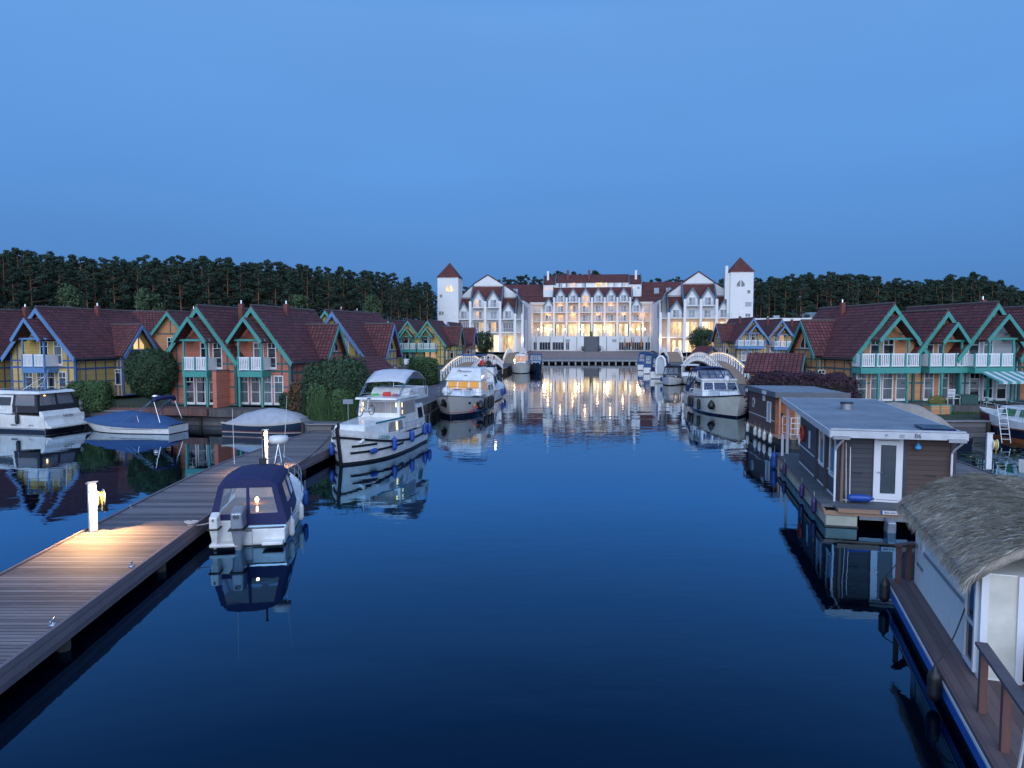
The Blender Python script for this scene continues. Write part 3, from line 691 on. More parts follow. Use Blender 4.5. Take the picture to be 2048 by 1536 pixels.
# right bank, near row (mirrored)
bR = bayd(-.2, 1.55, 1.05, 4.45, 6.15, x=(-2.85, 1.7), posts=(-1.45, .8), n=4)
house('orange house with green trim, four-panel balcony and a wing toward the hedge', 27.2, 51.3, 1.45, -8, ORAN, GREEN, GREENS, hw=2.65, L=8.6, side=-1, bay=bR, wing=(3.6, 7.0, .7), rz=6.9,
      doors=((-2.5, .85, CURT), (-1.4, .85, CURT), (-.45, .85, CURT), (.6, .85, CURT)), upper=((-1.5, .8, GP), (-.5, .9, GP)), chim=(-.5, 5), group=GRP)
house('middle orange house with green trim, three-panel balcony and blue curtains', 31.35, 51.8, 1.45, -8, ORAN, GREEN, GREENS, hw=2.2, L=8.6, side=-1, bay=bayd(-.05, 1.1, 1.1, 4.3, 5.65, x=(-1.85, 1.3), posts=(-.8, .7), n=3), wing=None, rz=6.45,
      doors=((-1.4, .8, CURT), (-.2, .8, CURT)), upper=((-1.3, .6, GP), (-.4, .5, CURT)), chim=(-1.4, 3.6), group=GRP)
house('white-boarded house with green trim and a striped awning at the right', 34.8, 51.6, 1.45, -8, WHTB, GREEN, GREENS, hw=2.65, L=8.6, side=-1, bay=bayd(0, 1.6, 1.05, 4.45, 6.2, x=(-2.2, .9), posts=(-1.05, .85), n=3), wing=None, rz=7.0,
      doors=((-1.7, .85, GP), (-.6, .85, GP), (.5, .85, GP)), upper=((-1.9, .9, GP), (-.7, .8, CURT)), chim=(.9, 2.0), group=GRP)
house('orange house at the right frame edge, mostly cut off', 39.4, 52.2, 1.45, -8, ORAN, GREEN, GREENS, hw=2.3, L=8.6, side=-1, bay=bayd(-.5, 1.2, x=(-2, 1), n=3), wing=None, rz=6.8, doors=((-1, .8, GP),), upper=((-.8, .8, GP),), chim=None, group=GRP)
for i, (u, D, lab) in enumerate(((1503, 117, 'yellow house with blue trim and wing, nearest to the right hotel tower'), (1559.6, 118, 'second yellow and blue terrace house from the hotel with a dim lit upper window'), (1608, 121, 'third yellow and blue terrace house from the hotel, half hidden by the orange house'))):
    house(lab, X(u, D), D, 2.3 - i * .2, -6, YELL, BLUET, BLUES, hw=2.6, L=9, ez=3.7, rz=7.0, side=-1, bay=bayd(0, 1.3, 1.1, 4.5, 6.0, x=(-2.9 if i == 0 else -1.6, 1.6), posts=(-1.2, .6), n=4 if i == 0 else 3), wing=(3.0, 6.6, 1.2) if i == 0 else None,
          doors=((-1.8, .8, SHUT), (-.8, .8, SHUT), (.4, .8, CURT)), upper=((-1.1, .7, GP), (-.2, .8, LITS if i == 1 else GP)), chim=(-.8, 3), detail=1, sidewin=None, group=GRP)
# striped awning on the white-boarded house
aw = thing('striped_awning', 'green and white striped awning over the terrace of the white-boarded house', 'awning', (35.0, 51.6, 1.45), rad(8))
for nm, m_, par in (('stripe', GREEN, 0), ('cloth', mat('awning_white', (.55, .57, .6), .8), 1)):
    b = MB()
    for i in range(17):
        if i % 2 == par: x0 = -2.5 + i * .33; b.hexa([(x0, -.1, 2.3), (x0 + .33, -.1, 2.3), (x0 + .33, -.1, 2.32), (x0, -.1, 2.32)] + []) if False else b.add([(x0, -1.55, 2.25), (x0 + .33, -1.55, 2.25), (x0 + .33, -3.3, 1.65), (x0, -3.3, 1.65), (x0, -3.3, 1.5), (x0 + .33, -3.3, 1.5)], [(0, 1, 2, 3), (3, 2, 5, 4)])
    b.build(nm, m_, aw, solid=.01)
# ---- small outbuildings
def shed(label, p, head, w, L, ez, rz, wall, trim, open_=False):
    r = thing('garden_shed', label, 'shed', p, -rad(head))
    if not open_:
        m_ = MB(); m_.prism([(-w, 0, 0), (w, 0, 0), (w, 0, ez), (0, 0, rz), (-w, 0, ez)][::-1], (0, L, 0)); m_.build('wall', wall, r)
        t = MB(); [t.box(xx - .05, xx + .05, -.03, .02, 0, ez) for xx in (-w + .05, 0, w - .05)]; t.box(-w + .1, w - .1, -.026, .02, ez - .12, ez); t.box(-.05, .05, -.03, .02, ez, rz - .2)
        for yy in (.05, L / 2, L - .05): t.box(-w - .03, -w + .02, yy - .05, yy + .05, 0, ez)
        t.build('timber_frame', trim, r)
    else:
        t = MB()
        for xx in (-w + .1, w - .1):
            for yy in (.2, L - .2): t.box(xx - .07, xx + .07, yy - .07, yy + .07, 0, ez)
            t.bar((xx, .2, ez - .6), (xx, .8, ez), .08, .08)
        t.box(-w, w, .1, .26, ez - .1, ez + .05); t.each('post', trim, r)
    f = MB(); gable_roof(f, 0, w + .4, -.4, L + .4, ez - .25, rz); q = f.build('roof', ROOF, r); box_uv(q)
    b = MB(); barge(b, 0, w + .4, -.46, ez - .25, rz, .2); b.each('bargeboard', trim, r)
shed('open shed with a tiled roof and green verge between the bushes and the blue-trimmed house', (X(699, 50), 50, 1.1), 18, 1.7, 4.2, 1.9, 3.4, YELL, GREEN, True)
shed('small yellow hut with blue beams beside the tree before the right hotel wing', (X(1422, 120), 120, 1.6), -35, 1.6, 2.6, 1.7, 3.0, YELL, BLUES)
shed('low orange shed with a dark red roof beside the purple hedge', (X(1598, 55), 55, 1.2), -62, 1.6, 3.4, 2.4, 3.5, ORAN, GREEN)
# timber terraces
def terrace(label, c, head, w, d, h, m_):
    r = thing('timber_deck', label, 'deck', c, -rad(head)); b = MB(); b.box(-w/2, w/2, -d, 0, -h, 0); b.build('deck_boards', m_, r)
DK = mat_lines('red_brown_deck', (.15, .075, .065), 'X', .14, rough=.8, var=.25); DK2 = mat_lines('grey_deck', (.09, .085, .085), 'X', .14, rough=.8, var=.25)
terrace('raised red-brown deck before the dark french doors of the salmon pair', (-24.4, 51.0, 1.19), 11, 8, 2.0, .45, DK)
terrace('grey deck with steps before the curtained french doors of the salmon pair', (-18.6, 50.1, 1.18), 11, 4.4, 2.0, .5, DK2)
terrace('dark deck in front of the orange houses on the right bank', (29.0, 51.2, 1.44), -8, 10.5, 3.2, .6, DK2)
terrace('dark deck below the striped awning', (36.3, 51.9, 1.44), -8, 7, 3.6, .6, DK2)
terrace('grey timber landing stage before the yellow and green terrace row', (X(850, 109), 109.5, 1.79), 9, 13, 6, 1.2, DK2)
# ================================================================ hotel at the head of the basin, axis frame (x across, y away)
hotel = thing('harbour_hotel', 'large white hotel with two towers and lit windows at the end of the basin', 'hotel', (0, 0, 0), -PHI)
HW = mat('hotel_render', (.72, .72, .71), .8, var=.04, scale=.3)
HWP = mat('hotel_wall_warm_tint', (.66, .50, .38), .85, var=.05)  # recessed walls: warm evening lamplight is put into the colour
HB = mat('blue_zinc', (.10, .16, .22), .5, metal=.3)
HL1 = mat_lit('hotel_lit_glass', (1, .70, .30), 1.35, .6, .9); HLD = mat_lit('hotel_dim_room', (1, .58, .22), .75, .6, 1.2); HLB = mat_lit('hotel_bright_room', (1, .80, .46), 2.2, .5, 1.6); HL2 = mat_lit('hotel_warm_room', (1, .52, .20), 1.2, .5, .8); HL3 = mat_lit('lamp_globe', (1, .8, .55), 12, 0)
HG = mat('hotel_dark_pane', (.02, .03, .05), .08, spec=.8); HC = mat('hotel_pale_pane', (.22, .28, .34), .15)
GB = 2.45
def Z(v, D, u=1183): return HP(u, v, D)[1]
def XX(u, D, v=640): return HP(u, v, D)[0]
walls, roofs, blues, cols = MB(), MB(), MB(), MB()
def wbox(m_, x0, x1, y0, y1, z0, z1): m_.box(x0, x1, y0, y1, z0, z1)
def hwin(x, D, z, w, h, pane, n=2, door=True, name='window', y=None):
    f = MB(); y = D
    f.box(x - w/2, x + w/2, y - .05, y, z, z + .08); f.box(x - w/2, x + w/2, y - .05, y, z + h - .08, z + h)
    for i in range(n + 1): xx = x - w/2 + .04 + i * (w - .08) / n; f.box(xx - .04, xx + .04, y - .049, y, z + .08, z + h - .08)
    fo = f.build(name, HW, hotel)
    panes = pane if isinstance(pane, (list, tuple)) else [(R.choice((HL1, HL1, HLD, HLB)) if pane is HL1 and n > 1 else pane) for _ in range(n)]
    for i in range(n):
        p = MB(); a = x - w/2 + .08 + i * (w - .08) / n; p.box(a, a + (w - .08) / n - .08, y - .02, y - .003, z + .08, z + h - .08); p.build('pane', panes[i], fo)
    return fo
def hroof_slope(pts, m_=None):            # roof plane with thickness
    P = [Vector(p) for p in pts]; n = (P[1] - P[0]).cross(P[2] - P[0]).normalized()
    (m_ or roofs).prism(P, n * -.25)
def balcony(x0, x1, D, z, depth=1.5, rail=1.05, name='balcony'):
    b = MB(); b.box(x0, x1, D, D + depth, z - .22, z); bo = b.build(name, HW, hotel)
    g = MB(); g.box(x0, x1, D + .02, D + .07, z + rail - .07, z + rail); g.box(x0, x1, D + .02, D + .07, z + .12, z + .17)
    n = max(2, int((x1 - x0) / .17))
    for i in range(n): xx = x0 + (i + .5) * (x1 - x0) / n; g.box(xx - .025, xx + .025, D + .03, D + .055, z + .17, z + rail - .07)
    g.build('railing', mat('rail_paint', (.5, .5, .54), .5), bo)
def dormer(xc, D, zb, ze, zp, hw, depth=5, pane=(HC, HG)):
    r = MB(); r.prism([(xc - hw, D, zb), (xc + hw, D, zb), (xc + hw, D, ze), (xc, D, zp), (xc - hw, D, ze)][::-1], (0, depth, 0))
    ro = r.build('dormer', HW, hotel)
    f = MB()
    for s in (-1, 1):
        a, b = Vector((xc + s * (hw + .25), D - .35, ze - .25)), Vector((xc, D - .35, zp + .2))
        P = [a, b, b + Vector((0, 0, .2)), a + Vector((0, 0, .2))]; f.prism(P if s < 0 else P[::-1], (0, depth, 0))
    q = f.build('dormer_roof', ROOF2, ro); box_uv(q)
    f = MB()
    for s in (-1, 1):
        a, b = Vector((xc + s * (hw + .3), D - .42, ze - .15)), Vector((xc, D - .42, zp + .42)); dn = Vector((0, 0, -.5))
        P = [a, b, b + dn, a + Vector((-s * .1, 0, -.75))]; f.prism(P if s > 0 else P[::-1], (0, .07, 0))
        f.box(xc + s * (hw + .12) - .12, xc + s * (hw + .12) + .12, D - .35, D + .3, zb + 1.0, ze - .5)
    f.build('dormer_verge', HB, ro)
    hwin(xc, D, zb + .05, 1.7, 2.1, list(pane), 2)
# ---- centre block
D0 = 228.0; BK = D0 + 1.7
zt, z1, z2, z3 = Z(672.8, D0), Z(642.4, D0), Z(624, D0), Z(603.6, D0)
walls.box(-21, 21, BK, BK + 14, GB - .5, z3)
walls.box(-12.4, 12.4, BK + .01, BK + 13, z3, z3 + .1)
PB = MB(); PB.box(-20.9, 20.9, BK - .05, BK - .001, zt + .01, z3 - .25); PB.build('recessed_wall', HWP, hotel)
xc = [-16, -12, -8, -4, 0, 4, 8, 12, 16]
ct_in = Z(594.7, D0); ct_out = Z(616, D0)
for x in xc:
    zt_ = ct_in if abs(x) <= 12 else ct_out
    c = MB(); c.box(x - .3, x + .3, D0 - .5, D0 + .15, zt, zt_); c.build('column', HW, hotel)
LITB = {(1, 0): (HL2, HL2), (1, 1): (HC, HL2), (2, 1): (HL2, HC), (3, 2): (HL2, HL2)}
for b in range(-1, 9):
    x0 = xc[b] + .3 if b >= 0 else -20.5; x1 = xc[b + 1] - .3 if b < 8 else 20.5
    if b == -1: x1 = -16.3
    xm = (x0 + x1) / 2
    for lv, z in ((1, z1), (2, z2), (3, z3)):
        if lv == 3 and not (1 <= b <= 6): continue
        balcony(x0, x1, D0, z)
        if 0 <= b <= 7 and lv < 3 and not (lv == 2 and b in (0, 7)):
            pn = {(1, 1): (HL2, HL2), (1, 2): (HL2, HL2), (2, 2): (HL2, HG), (2, 3): (HG, HC), (2, 4): (HG, HC)}.get((lv, b)) or ((HC, HG), (HG, HC), (HC, HC))[R.randrange(3)]
            hwin(xm, BK - .05, z + .02, 1.75, 2.1, list(pn))
    if 1 <= b <= 6:
        dormer(xm, D0 + 1.2, z3 + .01, Z(589.5, D0), Z(577.5, D0), 1.35, 5.5, (HL2, HL2) if b == 3 else (HC, HG))
    if b in (0, 7): dormer(xm + (0 if b else .2), D0 + 1.2, z2 + .01, Z(608, D0), Z(597.5, D0), 1.35, 5.5)
    if 0 <= b <= 7:   # tall restaurant windows
        hwin(xm, BK - .05, zt + .05, 2.9, 3.9, HL1, 3, name='restaurant_window')
        tb = MB(); tb.box(xm - 1.85, xm - 1.5, BK - .12, BK - .06, zt, zt + 3.9); tb.box(xm + 1.5, xm + 1.85, BK - .12, BK - .06, zt, zt + 3.9); tb.build('shutter', mat('dark_shutter', (.02, .025, .05), .6), hotel)
# roof band with dormers, set back storey and its roof
za, zb_, zc, zd = Z(588, D0), Z(574.6, D0 + 5), Z(563.6, D0 + 9), Z(549, D0 + 13)
hroof_slope([(-12.5, D0 + 1.4, za - 1.4), (12.5, D0 + 1.4, za - 1.4), (12.5, D0 + 5, zb_), (-12.5, D0 + 5, zb_)])
walls.box(-12.4, 12.4, D0 + 5, D0 + 9, z3 + .1, zb_ - .1)
for s in (-1, 1): blues.prism([(s * 12.6, D0 + 1.2, za - 1.6), (s * 12.6, D0 + 1.2, za - .9), (s * 12.6, D0 + 5, zb_ + .4), (s * 12.6, D0 + 5.2, zb_ - .6)], (.35, 0, 0))
walls.box(-12.0, 12.0, D0 + 9, D0 + 18, z3, zc)
hroof_slope([(-12.0, D0 + 8.6, zc - .1), (12.0, D0 + 8.6, zc - .1), (12.0, D0 + 13, zd), (-12.0, D0 + 13, zd)])
for s in (-1, 1):   # end bays of the top storey
    a, b = sorted((s * 12.0, s * 16.0)); walls.box(a, b, D0 + 8, D0 + 18, z2, Z(567, D0 + 8))
    hroof_slope([(a, D0 + 7.7, Z(568, D0 + 8)), (b, D0 + 7.7, Z(568, D0 + 8)), (b, D0 + 12.5, Z(550.5, D0 + 12)), (a, D0 + 12.5, Z(550.5, D0 + 12))])
    for xx in (a, b): blues.prism([(xx - .15, D0 + 7.5, Z(568, D0 + 8) - .3), (xx - .15, D0 + 7.5, Z(568, D0 + 8) + .5), (xx - .15, D0 + 12.6, Z(549.5, D0 + 12) + .3), (xx - .15, D0 + 12.6, Z(549.5, D0 + 12) - .6)], (.3, 0, 0))
    for k, xx in enumerate((a + 1.1, a + 3.0)): hwin(xx, D0 + 8, Z(579, D0 + 8), .9, .9, HL1 if (s > 0 and k == 0) else HL2 if s < 0 else HC, 1)
    for k in (-1, 1): pass
for k, xx in enumerate((-10.4, -8.0, -5.6, -2.6, 2.2, 4.9, 7.6, 10.2)):
    hwin(xx, D0 + 9, zb_ + .3, 1.5 if xx != 2.2 else 2.4, 1.9, [(HG, HC), (HG, HWP), (HL2, HWP), (HC, HG), (HL1, HL1), (HL1, HWP), (HC, HWP), (HC, HWP)][k], 2)
for xx, s in ((-14.6, 0), (-8, 1), (-1, 1), (14.3, 0)):
    c = MB(); c.box(xx - .35, xx + .35, D0 + 10, D0 + 10.7, zd - 2.2, zd + (1.2 if s else 1.0)); c.build('chimney', mat('brick_red', (.16, .05, .045), .85, var=.2) if s else HW, hotel)
# outer low roofs of the centre block and long roofs behind
for s in (-1, 1):
    a, b = sorted((s * 12.7, s * 22))
    hroof_slope([(a, D0 + 1.6, Z(610, D0)), (b, D0 + 1.6, Z(610, D0)), (b, D0 + 6, Z(593, D0 + 5)), (a, D0 + 6, Z(593, D0 + 5))])
    walls.box(a, b, D0 + 2.2, D0 + 6.5, z2, Z(610.5, D0)); walls.box(a, b, D0 + 5.8, D0 + 8, z2, Z(594.5, D0 + 5))
    a, b = sorted((s * 16.0, s * 40))
    hroof_slope([(a, D0 + 6.5, Z(592, D0 + 6)), (b, D0 + 6.5, Z(592, D0 + 6)), (b, D0 + 14, Z(568 if s < 0 else 565, D0 + 14)), (a, D0 + 14, Z(568 if s < 0 else 565, D0 + 14))])
    walls.box(a, b, D0 + 7, D0 + 20, GB, Z(593.5, D0 + 6))
for u, s in ((1031, -1), (1312, 1), (1336, 1)):
    c = MB(); xx = XX(u, D0 + 8); c.box(xx - .8, xx + .8, D0 + 7.5, D0 + 9, Z(588, D0 + 8), Z(577, D0 + 8)); c.build('roof_vent', HC, hotel)
# terrace base with stair
DT = D0 - 5.5; zT = Z(672.8, DT)
for a, b in ((-21.5, -2.4), (2.4, 21.5)): walls.box(a, b, DT, BK + .02, GB - .4, zt - .02)
walls.box(-2.4, 2.4, DT + 4.2, BK + .02, GB - .4, zt - .03)
for x0, x1 in ((-21.2, -17.5), (-16.9, -13), (-12.4, -8.8), (-8.2, -4.7), (-4.1, -2.5), (2.5, 4.1), (4.7, 8.2), (8.8, 12.4), (13, 16.9), (17.5, 21.2)):
    b = MB(); n = int((x1 - x0) / .17)
    b.box(x0, x1, DT + .05, DT + .1, zt + .95, zt + 1.02); b.box(x0, x1, DT + .05, DT + .1, zt + .1, zt + .15)
    for i in range(n): xx = x0 + (i + .5) * (x1 - x0) / n; b.box(xx - .025, xx + .025, DT + .06, DT + .09, zt + .15, zt + .95)
    b.build('terrace_railing', mat('rail_paint', (.5, .5, .54), .5), hotel)
for x in (-17.2, -12.7, -8.5, -4.4, -2.45, 2.45, 4.4, 8.5, 12.7, 17.2): walls.box(x - .3, x + .3, DT - .03, DT + .4, zt - .03, zt + 1.1)
for k in range(13):
    st = MB() if k == 0 else st; y1 = DT - 4.0 + k * .62; zz = GB + (k + 1) * (zt - GB - .02) / 13; st.box(-2.35, 2.35, y1, y1 + .64, GB - .3, zz)
st.build('stair', mat('dark_stair', (.11, .12, .14), .8), hotel)
for x in (-2.75, 2.75): walls.box(x - .35, x + .35, DT - 4.2, DT - .01, GB - .3, GB + 1.6)
b = MB()
for x in (-17.35, -12.9, -8.7, -4.6, 4.6, 8.7, 12.9, 17.35): b.tube((x, DT - .08, GB), (x, DT - .08, zt - .2), .07)
b.each('downpipe', GUT, hotel)
for (u0, u1, n, pn) in ((1067, 1074, 2, HG), (1079, 1101, 4, HG), (1105, 1127.5, 4, HG), (1132, 1139, 2, HG), (1238, 1262, 5, HG), (1264, 1288, 5, HG), (1291, 1301, 2, HG)):
    x0, x1 = XX(u0, DT), XX(u1, DT); hwin((x0 + x1) / 2, DT, GB + .1, x1 - x0, 2.5, pn, n, name='shop_window')
for u in (1135.5, 1229): x = XX(u, DT); b = MB(); b.box(x - .65, x + .65, DT - .06, DT - .001, Z(684, DT), Z(678.5, DT)); b.build('grey_panel', GREYM, hotel)
# terrace lamps, tables and guests' umbrellas stay as small things
for i, u in enumerate((1077, 1092, 1103, 1129, 1159, 1196.5, 1209, 1262, 1289, 1275)):
    x = XX(u, D0 - 3.5); p = AX(x, D0 - 3.5 if i % 2 else D0 - 5.2, zt)
    r = thing('globe_lamp', 'glowing globe lamp on the hotel terrace, number %s from the left' % ('first second third fourth fifth sixth seventh eighth ninth tenth'.split()[sorted((1077, 1092, 1103, 1129, 1159, 1196.5, 1209, 1262, 1289, 1275)).index(u)]), 'lamp', p, 0, 'globe lamps on the hotel terrace')
    r['label'] = r['label'].replace('number ', '')
    m_ = MB(); m_.tube((0, 0, -.02), (0, 0, 2.0), .04); m_.build('post', GREYM, r)
    m_ = MB(); m_.lathe([(.02, 1.95), (.17, 2.03), (.24, 2.2), (.17, 2.38), (.02, 2.45)], n=10); m_.build('globe', HL3, r, smooth=True)
for x in (-15, -5, 5, 15): light('terrace_light', hotel, (x, D0 - 1.4, zt + 2.6), 260, (1, .66, .36), .5)
for x in (-14, -6, 2, 10, 16): light('balcony_light', hotel, (x, D0 + .9, z1 + 2.2), 60, (1, .6, .35), .3)
for x in (-10, -2, 6): light('balcony_light', hotel, (x, D0 + .9, z2 + 2.3), 50, (1, .6, .35), .3)
# ---- side wings
WD = 190.0
def wing(s, T):
    # T: pixel measures read per wing
    y = WD; BKW = y + 1.8
    xs = [XX(u, y) for u in T['cols']]; z0, zA, zB_, zC = GB, *[Z(v, y, T['u']) for v in T['fl']]
    xo, xi = XX(T['outer'], y), XX(T['inner'], y)
    a, b = sorted((xo, xi))
    gx = XX(T['peak'][0], y + 6); gz = Z(T['peak'][1], y + 6, T['u'])
    # main gabled body
    P = [(XX(u, y + 6), y + 6, Z(v, y + 6, T['u'])) for u, v in T['gable']]
    P = [(P[0][0], y + 6, GB)] + P + [(P[-1][0], y + 6, GB)]
    gb = MB(); gb.prism(P[::-1], (0, 32, 0)); gb.build('gable_block', HW, hotel)
    for p, q in zip(P[1:-1], P[2:-1]):
        e = Vector((0, -.25, .12)); roofs.prism([Vector(p) + e, Vector(q) + e, Vector(q) + e + Vector((0, 0, .22)), Vector(p) + e + Vector((0, 0, .22))], (0, 32.4, 0))
    walls.box(a, b, BKW, y + 12, GB, zB_)
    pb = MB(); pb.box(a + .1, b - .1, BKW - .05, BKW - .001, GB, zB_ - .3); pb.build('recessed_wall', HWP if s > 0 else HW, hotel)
    m0, m1 = xs[T['mid'][0]], xs[T['mid'][1]]; walls.box(m0, m1, BKW, y + 10, zB_, zC)
    for i, x in enumerate(xs):
        top = zC + (Z(604, y, T['u']) - zC) if T['mid'][0] <= i <= T['mid'][1] else Z(T['ctop'], y, T['u'])
        top = zC + 1.6 if T['mid'][0] <= i <= T['mid'][1] else zB_ + 1.4
        c = MB(); c.box(x - .33, x + .33, y - .5, y + .15, GB, top); c.build('column', HW, hotel)
    for i in range(len(xs) - 1):
        x0, x1 = xs[i] + .33, xs[i + 1] - .33; xm = (x0 + x1) / 2; wd = x1 - x0
        balcony(x0, x1, y, zA); balcony(x0, x1, y, zB_)
        if T['mid'][0] <= i < T['mid'][1]:
            balcony(x0, x1, y, zC); hwin(xm, BKW, zB_ + .02, 1.7, 2.1, [(HG, HC), (HC, HG), (HL2, HG), (HC, HC)][(i + (s > 0)) % 4])
            dormer(xm, y + 1.4, zC + .01, zC + 2.3, zC + 4.35, 1.5, 5, T['dp'][i % 2])
        elif wd > 2.6:
            dormer(xm, y + 1.4, zB_ + .01, zB_ + 2.3, zB_ + 4.2, 1.45, 5, (HG, HC))
        if wd > 2:
            fl = T['lit1'][i]; hwin(xm, BKW - .05, zA + .05, wd - .5, (zB_ - zA) - .9 if s < 0 else min(4.0, zB_ - zA - .9), [R.choice((HL1, HLB, HLD)) if c == 'l' else HL2 if c == 'w' else HG for c in fl], len(fl), name='room_window')
            hwin(xm, BKW - .05, GB + .1, wd - .3, min(4.6, zA - GB - .9), HL1 if s < 0 or i > 1 or True else HG, 4, name='lobby_window')
    # red mansard roofs
    hroof_slope([(m0 - .4, y + 1.6, zC + 1.4), (m1 + .4, y + 1.6, zC + 1.4), (m1 - .0, y + 5.8, Z(T['rt'][0], y + 5, T['u'])), (m0 + .0, y + 5.8, Z(T['rt'][0], y + 5, T['u']))])
    walls.box(m0, m1, y + 5.6, y + 6.2, zC, Z(T['rt'][0], y + 5, T['u']) - .15)
    for i in range(len(xs) - 1):
        if T['mid'][0] <= i < T['mid'][1] or xs[i + 1] - xs[i] < 3.2: continue
        x0, x1 = xs[i] + .0, xs[i + 1] - .0
        hroof_slope([(x0, y + 1.6, zB_ + 1.3), (x1, y + 1.6, zB_ + 1.3), (x1, y + 5.0, Z(T['rt'][1], y + 5, T['u'])), (x0, y + 5.0, Z(T['rt'][1], y + 5, T['u']))])
        walls.box(x0, x1, y + 4.8, y + 6.1, zB_, Z(T['rt'][1], y + 5, T['u']) - .15)
        xx = x0 if i < T['mid'][0] else x1
        blues.prism([(xx - .2, y + 1.3, zB_ + .6), (xx - .2, y + 1.3, zB_ + 1.6), (xx - .2, y + 5.1, Z(T['rt'][1], y + 5, T['u']) + .4), (xx - .2, y + 5.1, zB_ + 3)], (.4, 0, 0))
    for xx in (m0 - .2, m1 + .2): blues.prism([(xx - .2, y + 1.3, zC + .6), (xx - .2, y + 1.3, zC + 1.6), (xx - .2, y + 5.9, Z(T['rt'][0], y + 5, T['u']) + .4), (xx - .2, y + 5.9, zC + 3)], (.4, 0, 0))
    # inner return wall towards the centre: pale panels with a blue grid, lit from below
    xw = xi; fz = Z(T['iv'], y, T['u']); x2 = s * 19.6
    pr = MB(); pr.add([(xw, y + .3, GB - .3), (x2, BK - .2, GB - .3), (x2, BK - .2, z2 + .6), (xw, y + .3, fz)], [(0, 1, 2, 3) if s < 0 else (3, 2, 1, 0)]); pr.build('return_wall', mat_lines('panel_wall', (.62, .57, .57), 'Y', 2.4, depth=.03, gap=.04, rough=.6, var=.05), hotel, solid=.3)
    gr = MB()
    for k in range(15):
        t = k / 14; X_, Y_ = xw + (x2 - xw) * t - s * .2, y + .3 + (BK - .5 - y) * t
        gr.box(X_ - .05, X_ + .05, Y_ - .06, Y_ + .06, GB, fz + (z2 + .6 - fz) * t)
    gr.build('mullion', mat('mullion_blue', (.2, .24, .32), .6), hotel)
    g = MB(); g.add([(xw, y + .4, fz), (x2, BK, z2 + .6), (x2 + s * 2.5, BK, z2 + 4.2), (xw + s * 2.5, y + .4, fz + 4.2)], [(0, 1, 2, 3) if s < 0 else (3, 2, 1, 0)]); g.build('glass_roof', mat_lines('blue_glazing', (.05, .12, .22), 'Y', 2.4, gap=.08, rough=.2, var=.2), hotel, solid=.2)
    fb = MB(); X0, X1 = sorted((xw + s * .4, xw + s * 10)); fb.box(X0, X1, y + 7, BK + 8, GB, z2 + 2); fb.build('rear_block', HW, hotel)
    # tower
    t0, t1 = XX(T['tower'][0], y), XX(T['tower'][1], y); a, b = sorted((t0, t1)); zt_ = Z(T['tv'], y, T['u']); zp = Z(T['tp'], y + 3, T['u'])
    tw = MB(); tw.box(a, b, y - .3, y + (b - a) + .0, GB - .5, zt_); tw.build('tower', HW, hotel)
    xm, ym = (a + b) / 2, y - .3 + (b - a) / 2; h = (b - a) / 2 + .25
    rf = MB(); rf.add([(xm - h, ym - h, zt_), (xm + h, ym - h, zt_), (xm + h, ym + h, zt_), (xm - h, ym + h, zt_), (xm, ym, zp)], [(0, 1, 4), (1, 2, 4), (2, 3, 4), (3, 0, 4), (3, 2, 1, 0)])
    q = rf.build('tower_roof', ROOF2, hotel); box_uv(q)
    m_ = MB(); m_.tube((xm, ym, zp - .1), (xm, ym, zp + 1.6), .03); m_.build('finial', GREYM, hotel)
    # pointed twin window
    wx = XX(T['aw'][0], y - .3); wz0, wz1 = Z(T['aw'][2], y, T['u']), Z(T['aw'][1], y, T['u'])
    for q in (-1, 1):
        w = 1.05; f = MB(); P = [(wx + q * .08, y - .3, wz0), (wx + q * w, y - .3, wz0), (wx + q * w, y - .3, wz0 + (wz1 - wz0) * .45), (wx + q * .08, y - .3, wz1)]
        c = sum((Vector(p) for p in P), Vector()) / 4; Pi = [c + (Vector(p) - c) * .86 for p in P]
        if q < 0: P, Pi = P[::-1], Pi[::-1]
        f.prism(P, (0, -.05, 0)); fo = f.build('tower_window', HW, hotel); f = MB(); f.prism(Pi, (0, -.07, 0)); f.build('pane', HL1 if T['awlit'] else HG, fo)
    for (u, v0, v1, w, pn, n) in T['small']: hwin(XX(u, y - .3), y - .3, Z(v1, y, T['u']), w, Z(v0, y, T['u']) - Z(v1, y, T['u']), pn, n)
    return xs, zA, zB_
TL = dict(u=975, cols=(895.7, 911.5, 940.9, 970.7, 1000.3, 1030.2, 1045), fl=(664.4, 637.8, 614.6), outer=893, inner=1046, peak=(976, 551), gable=((917, 598), (948.8, 568), (976, 551), (1006, 569.7), (1036, 590.5), (1041, 600)),
          mid=(2, 4), ctop=628.7, dp=((HL2, HC), (HC, HG)), lit1=('gg', 'ggggg', 'ggll', 'glwg', 'gggg', 'gg'), rt=(571.4, 594.3), iv=609, tower=(875.8, 917.3), tv=554, tp=524.6, aw=(899.3, 567, 583.5), awlit=True,
          small=((882.4, 588, 595, .9, HC, 1), (883, 622, 630, 1.5, HG, 2)))
TR = dict(u=1396, cols=(1320.8, 1337.4, 1369.3, 1401.1, 1432.7, 1465, 1480.8), fl=(674.3, 635.3, 610.4), outer=1484, inner=1320, peak=(1395.8, 544.5), gable=((1324, 598), (1327.8, 593), (1365, 566), (1395.8, 544.5), (1425.7, 564.7), (1450, 580)),
          mid=(2, 4), ctop=625, dp=((HG, HC), (HC, HG)), lit1=('gg', 'lwll', 'llll', 'lllw', 'llwl', 'gg'), rt=(566.4, 590.5), iv=605, tower=(1459, 1505), tv=544.5, tp=515.4, aw=(1480, 559, 574.5), awlit=False,
          small=((1496.4, 580.6, 588, .9, HG, 1), (1496, 604, 614, 1.7, GREYM, 1), (1495.5, 627, 634.5, 1.3, HG, 2)))
wing(-1, TL); wing(1, TR)
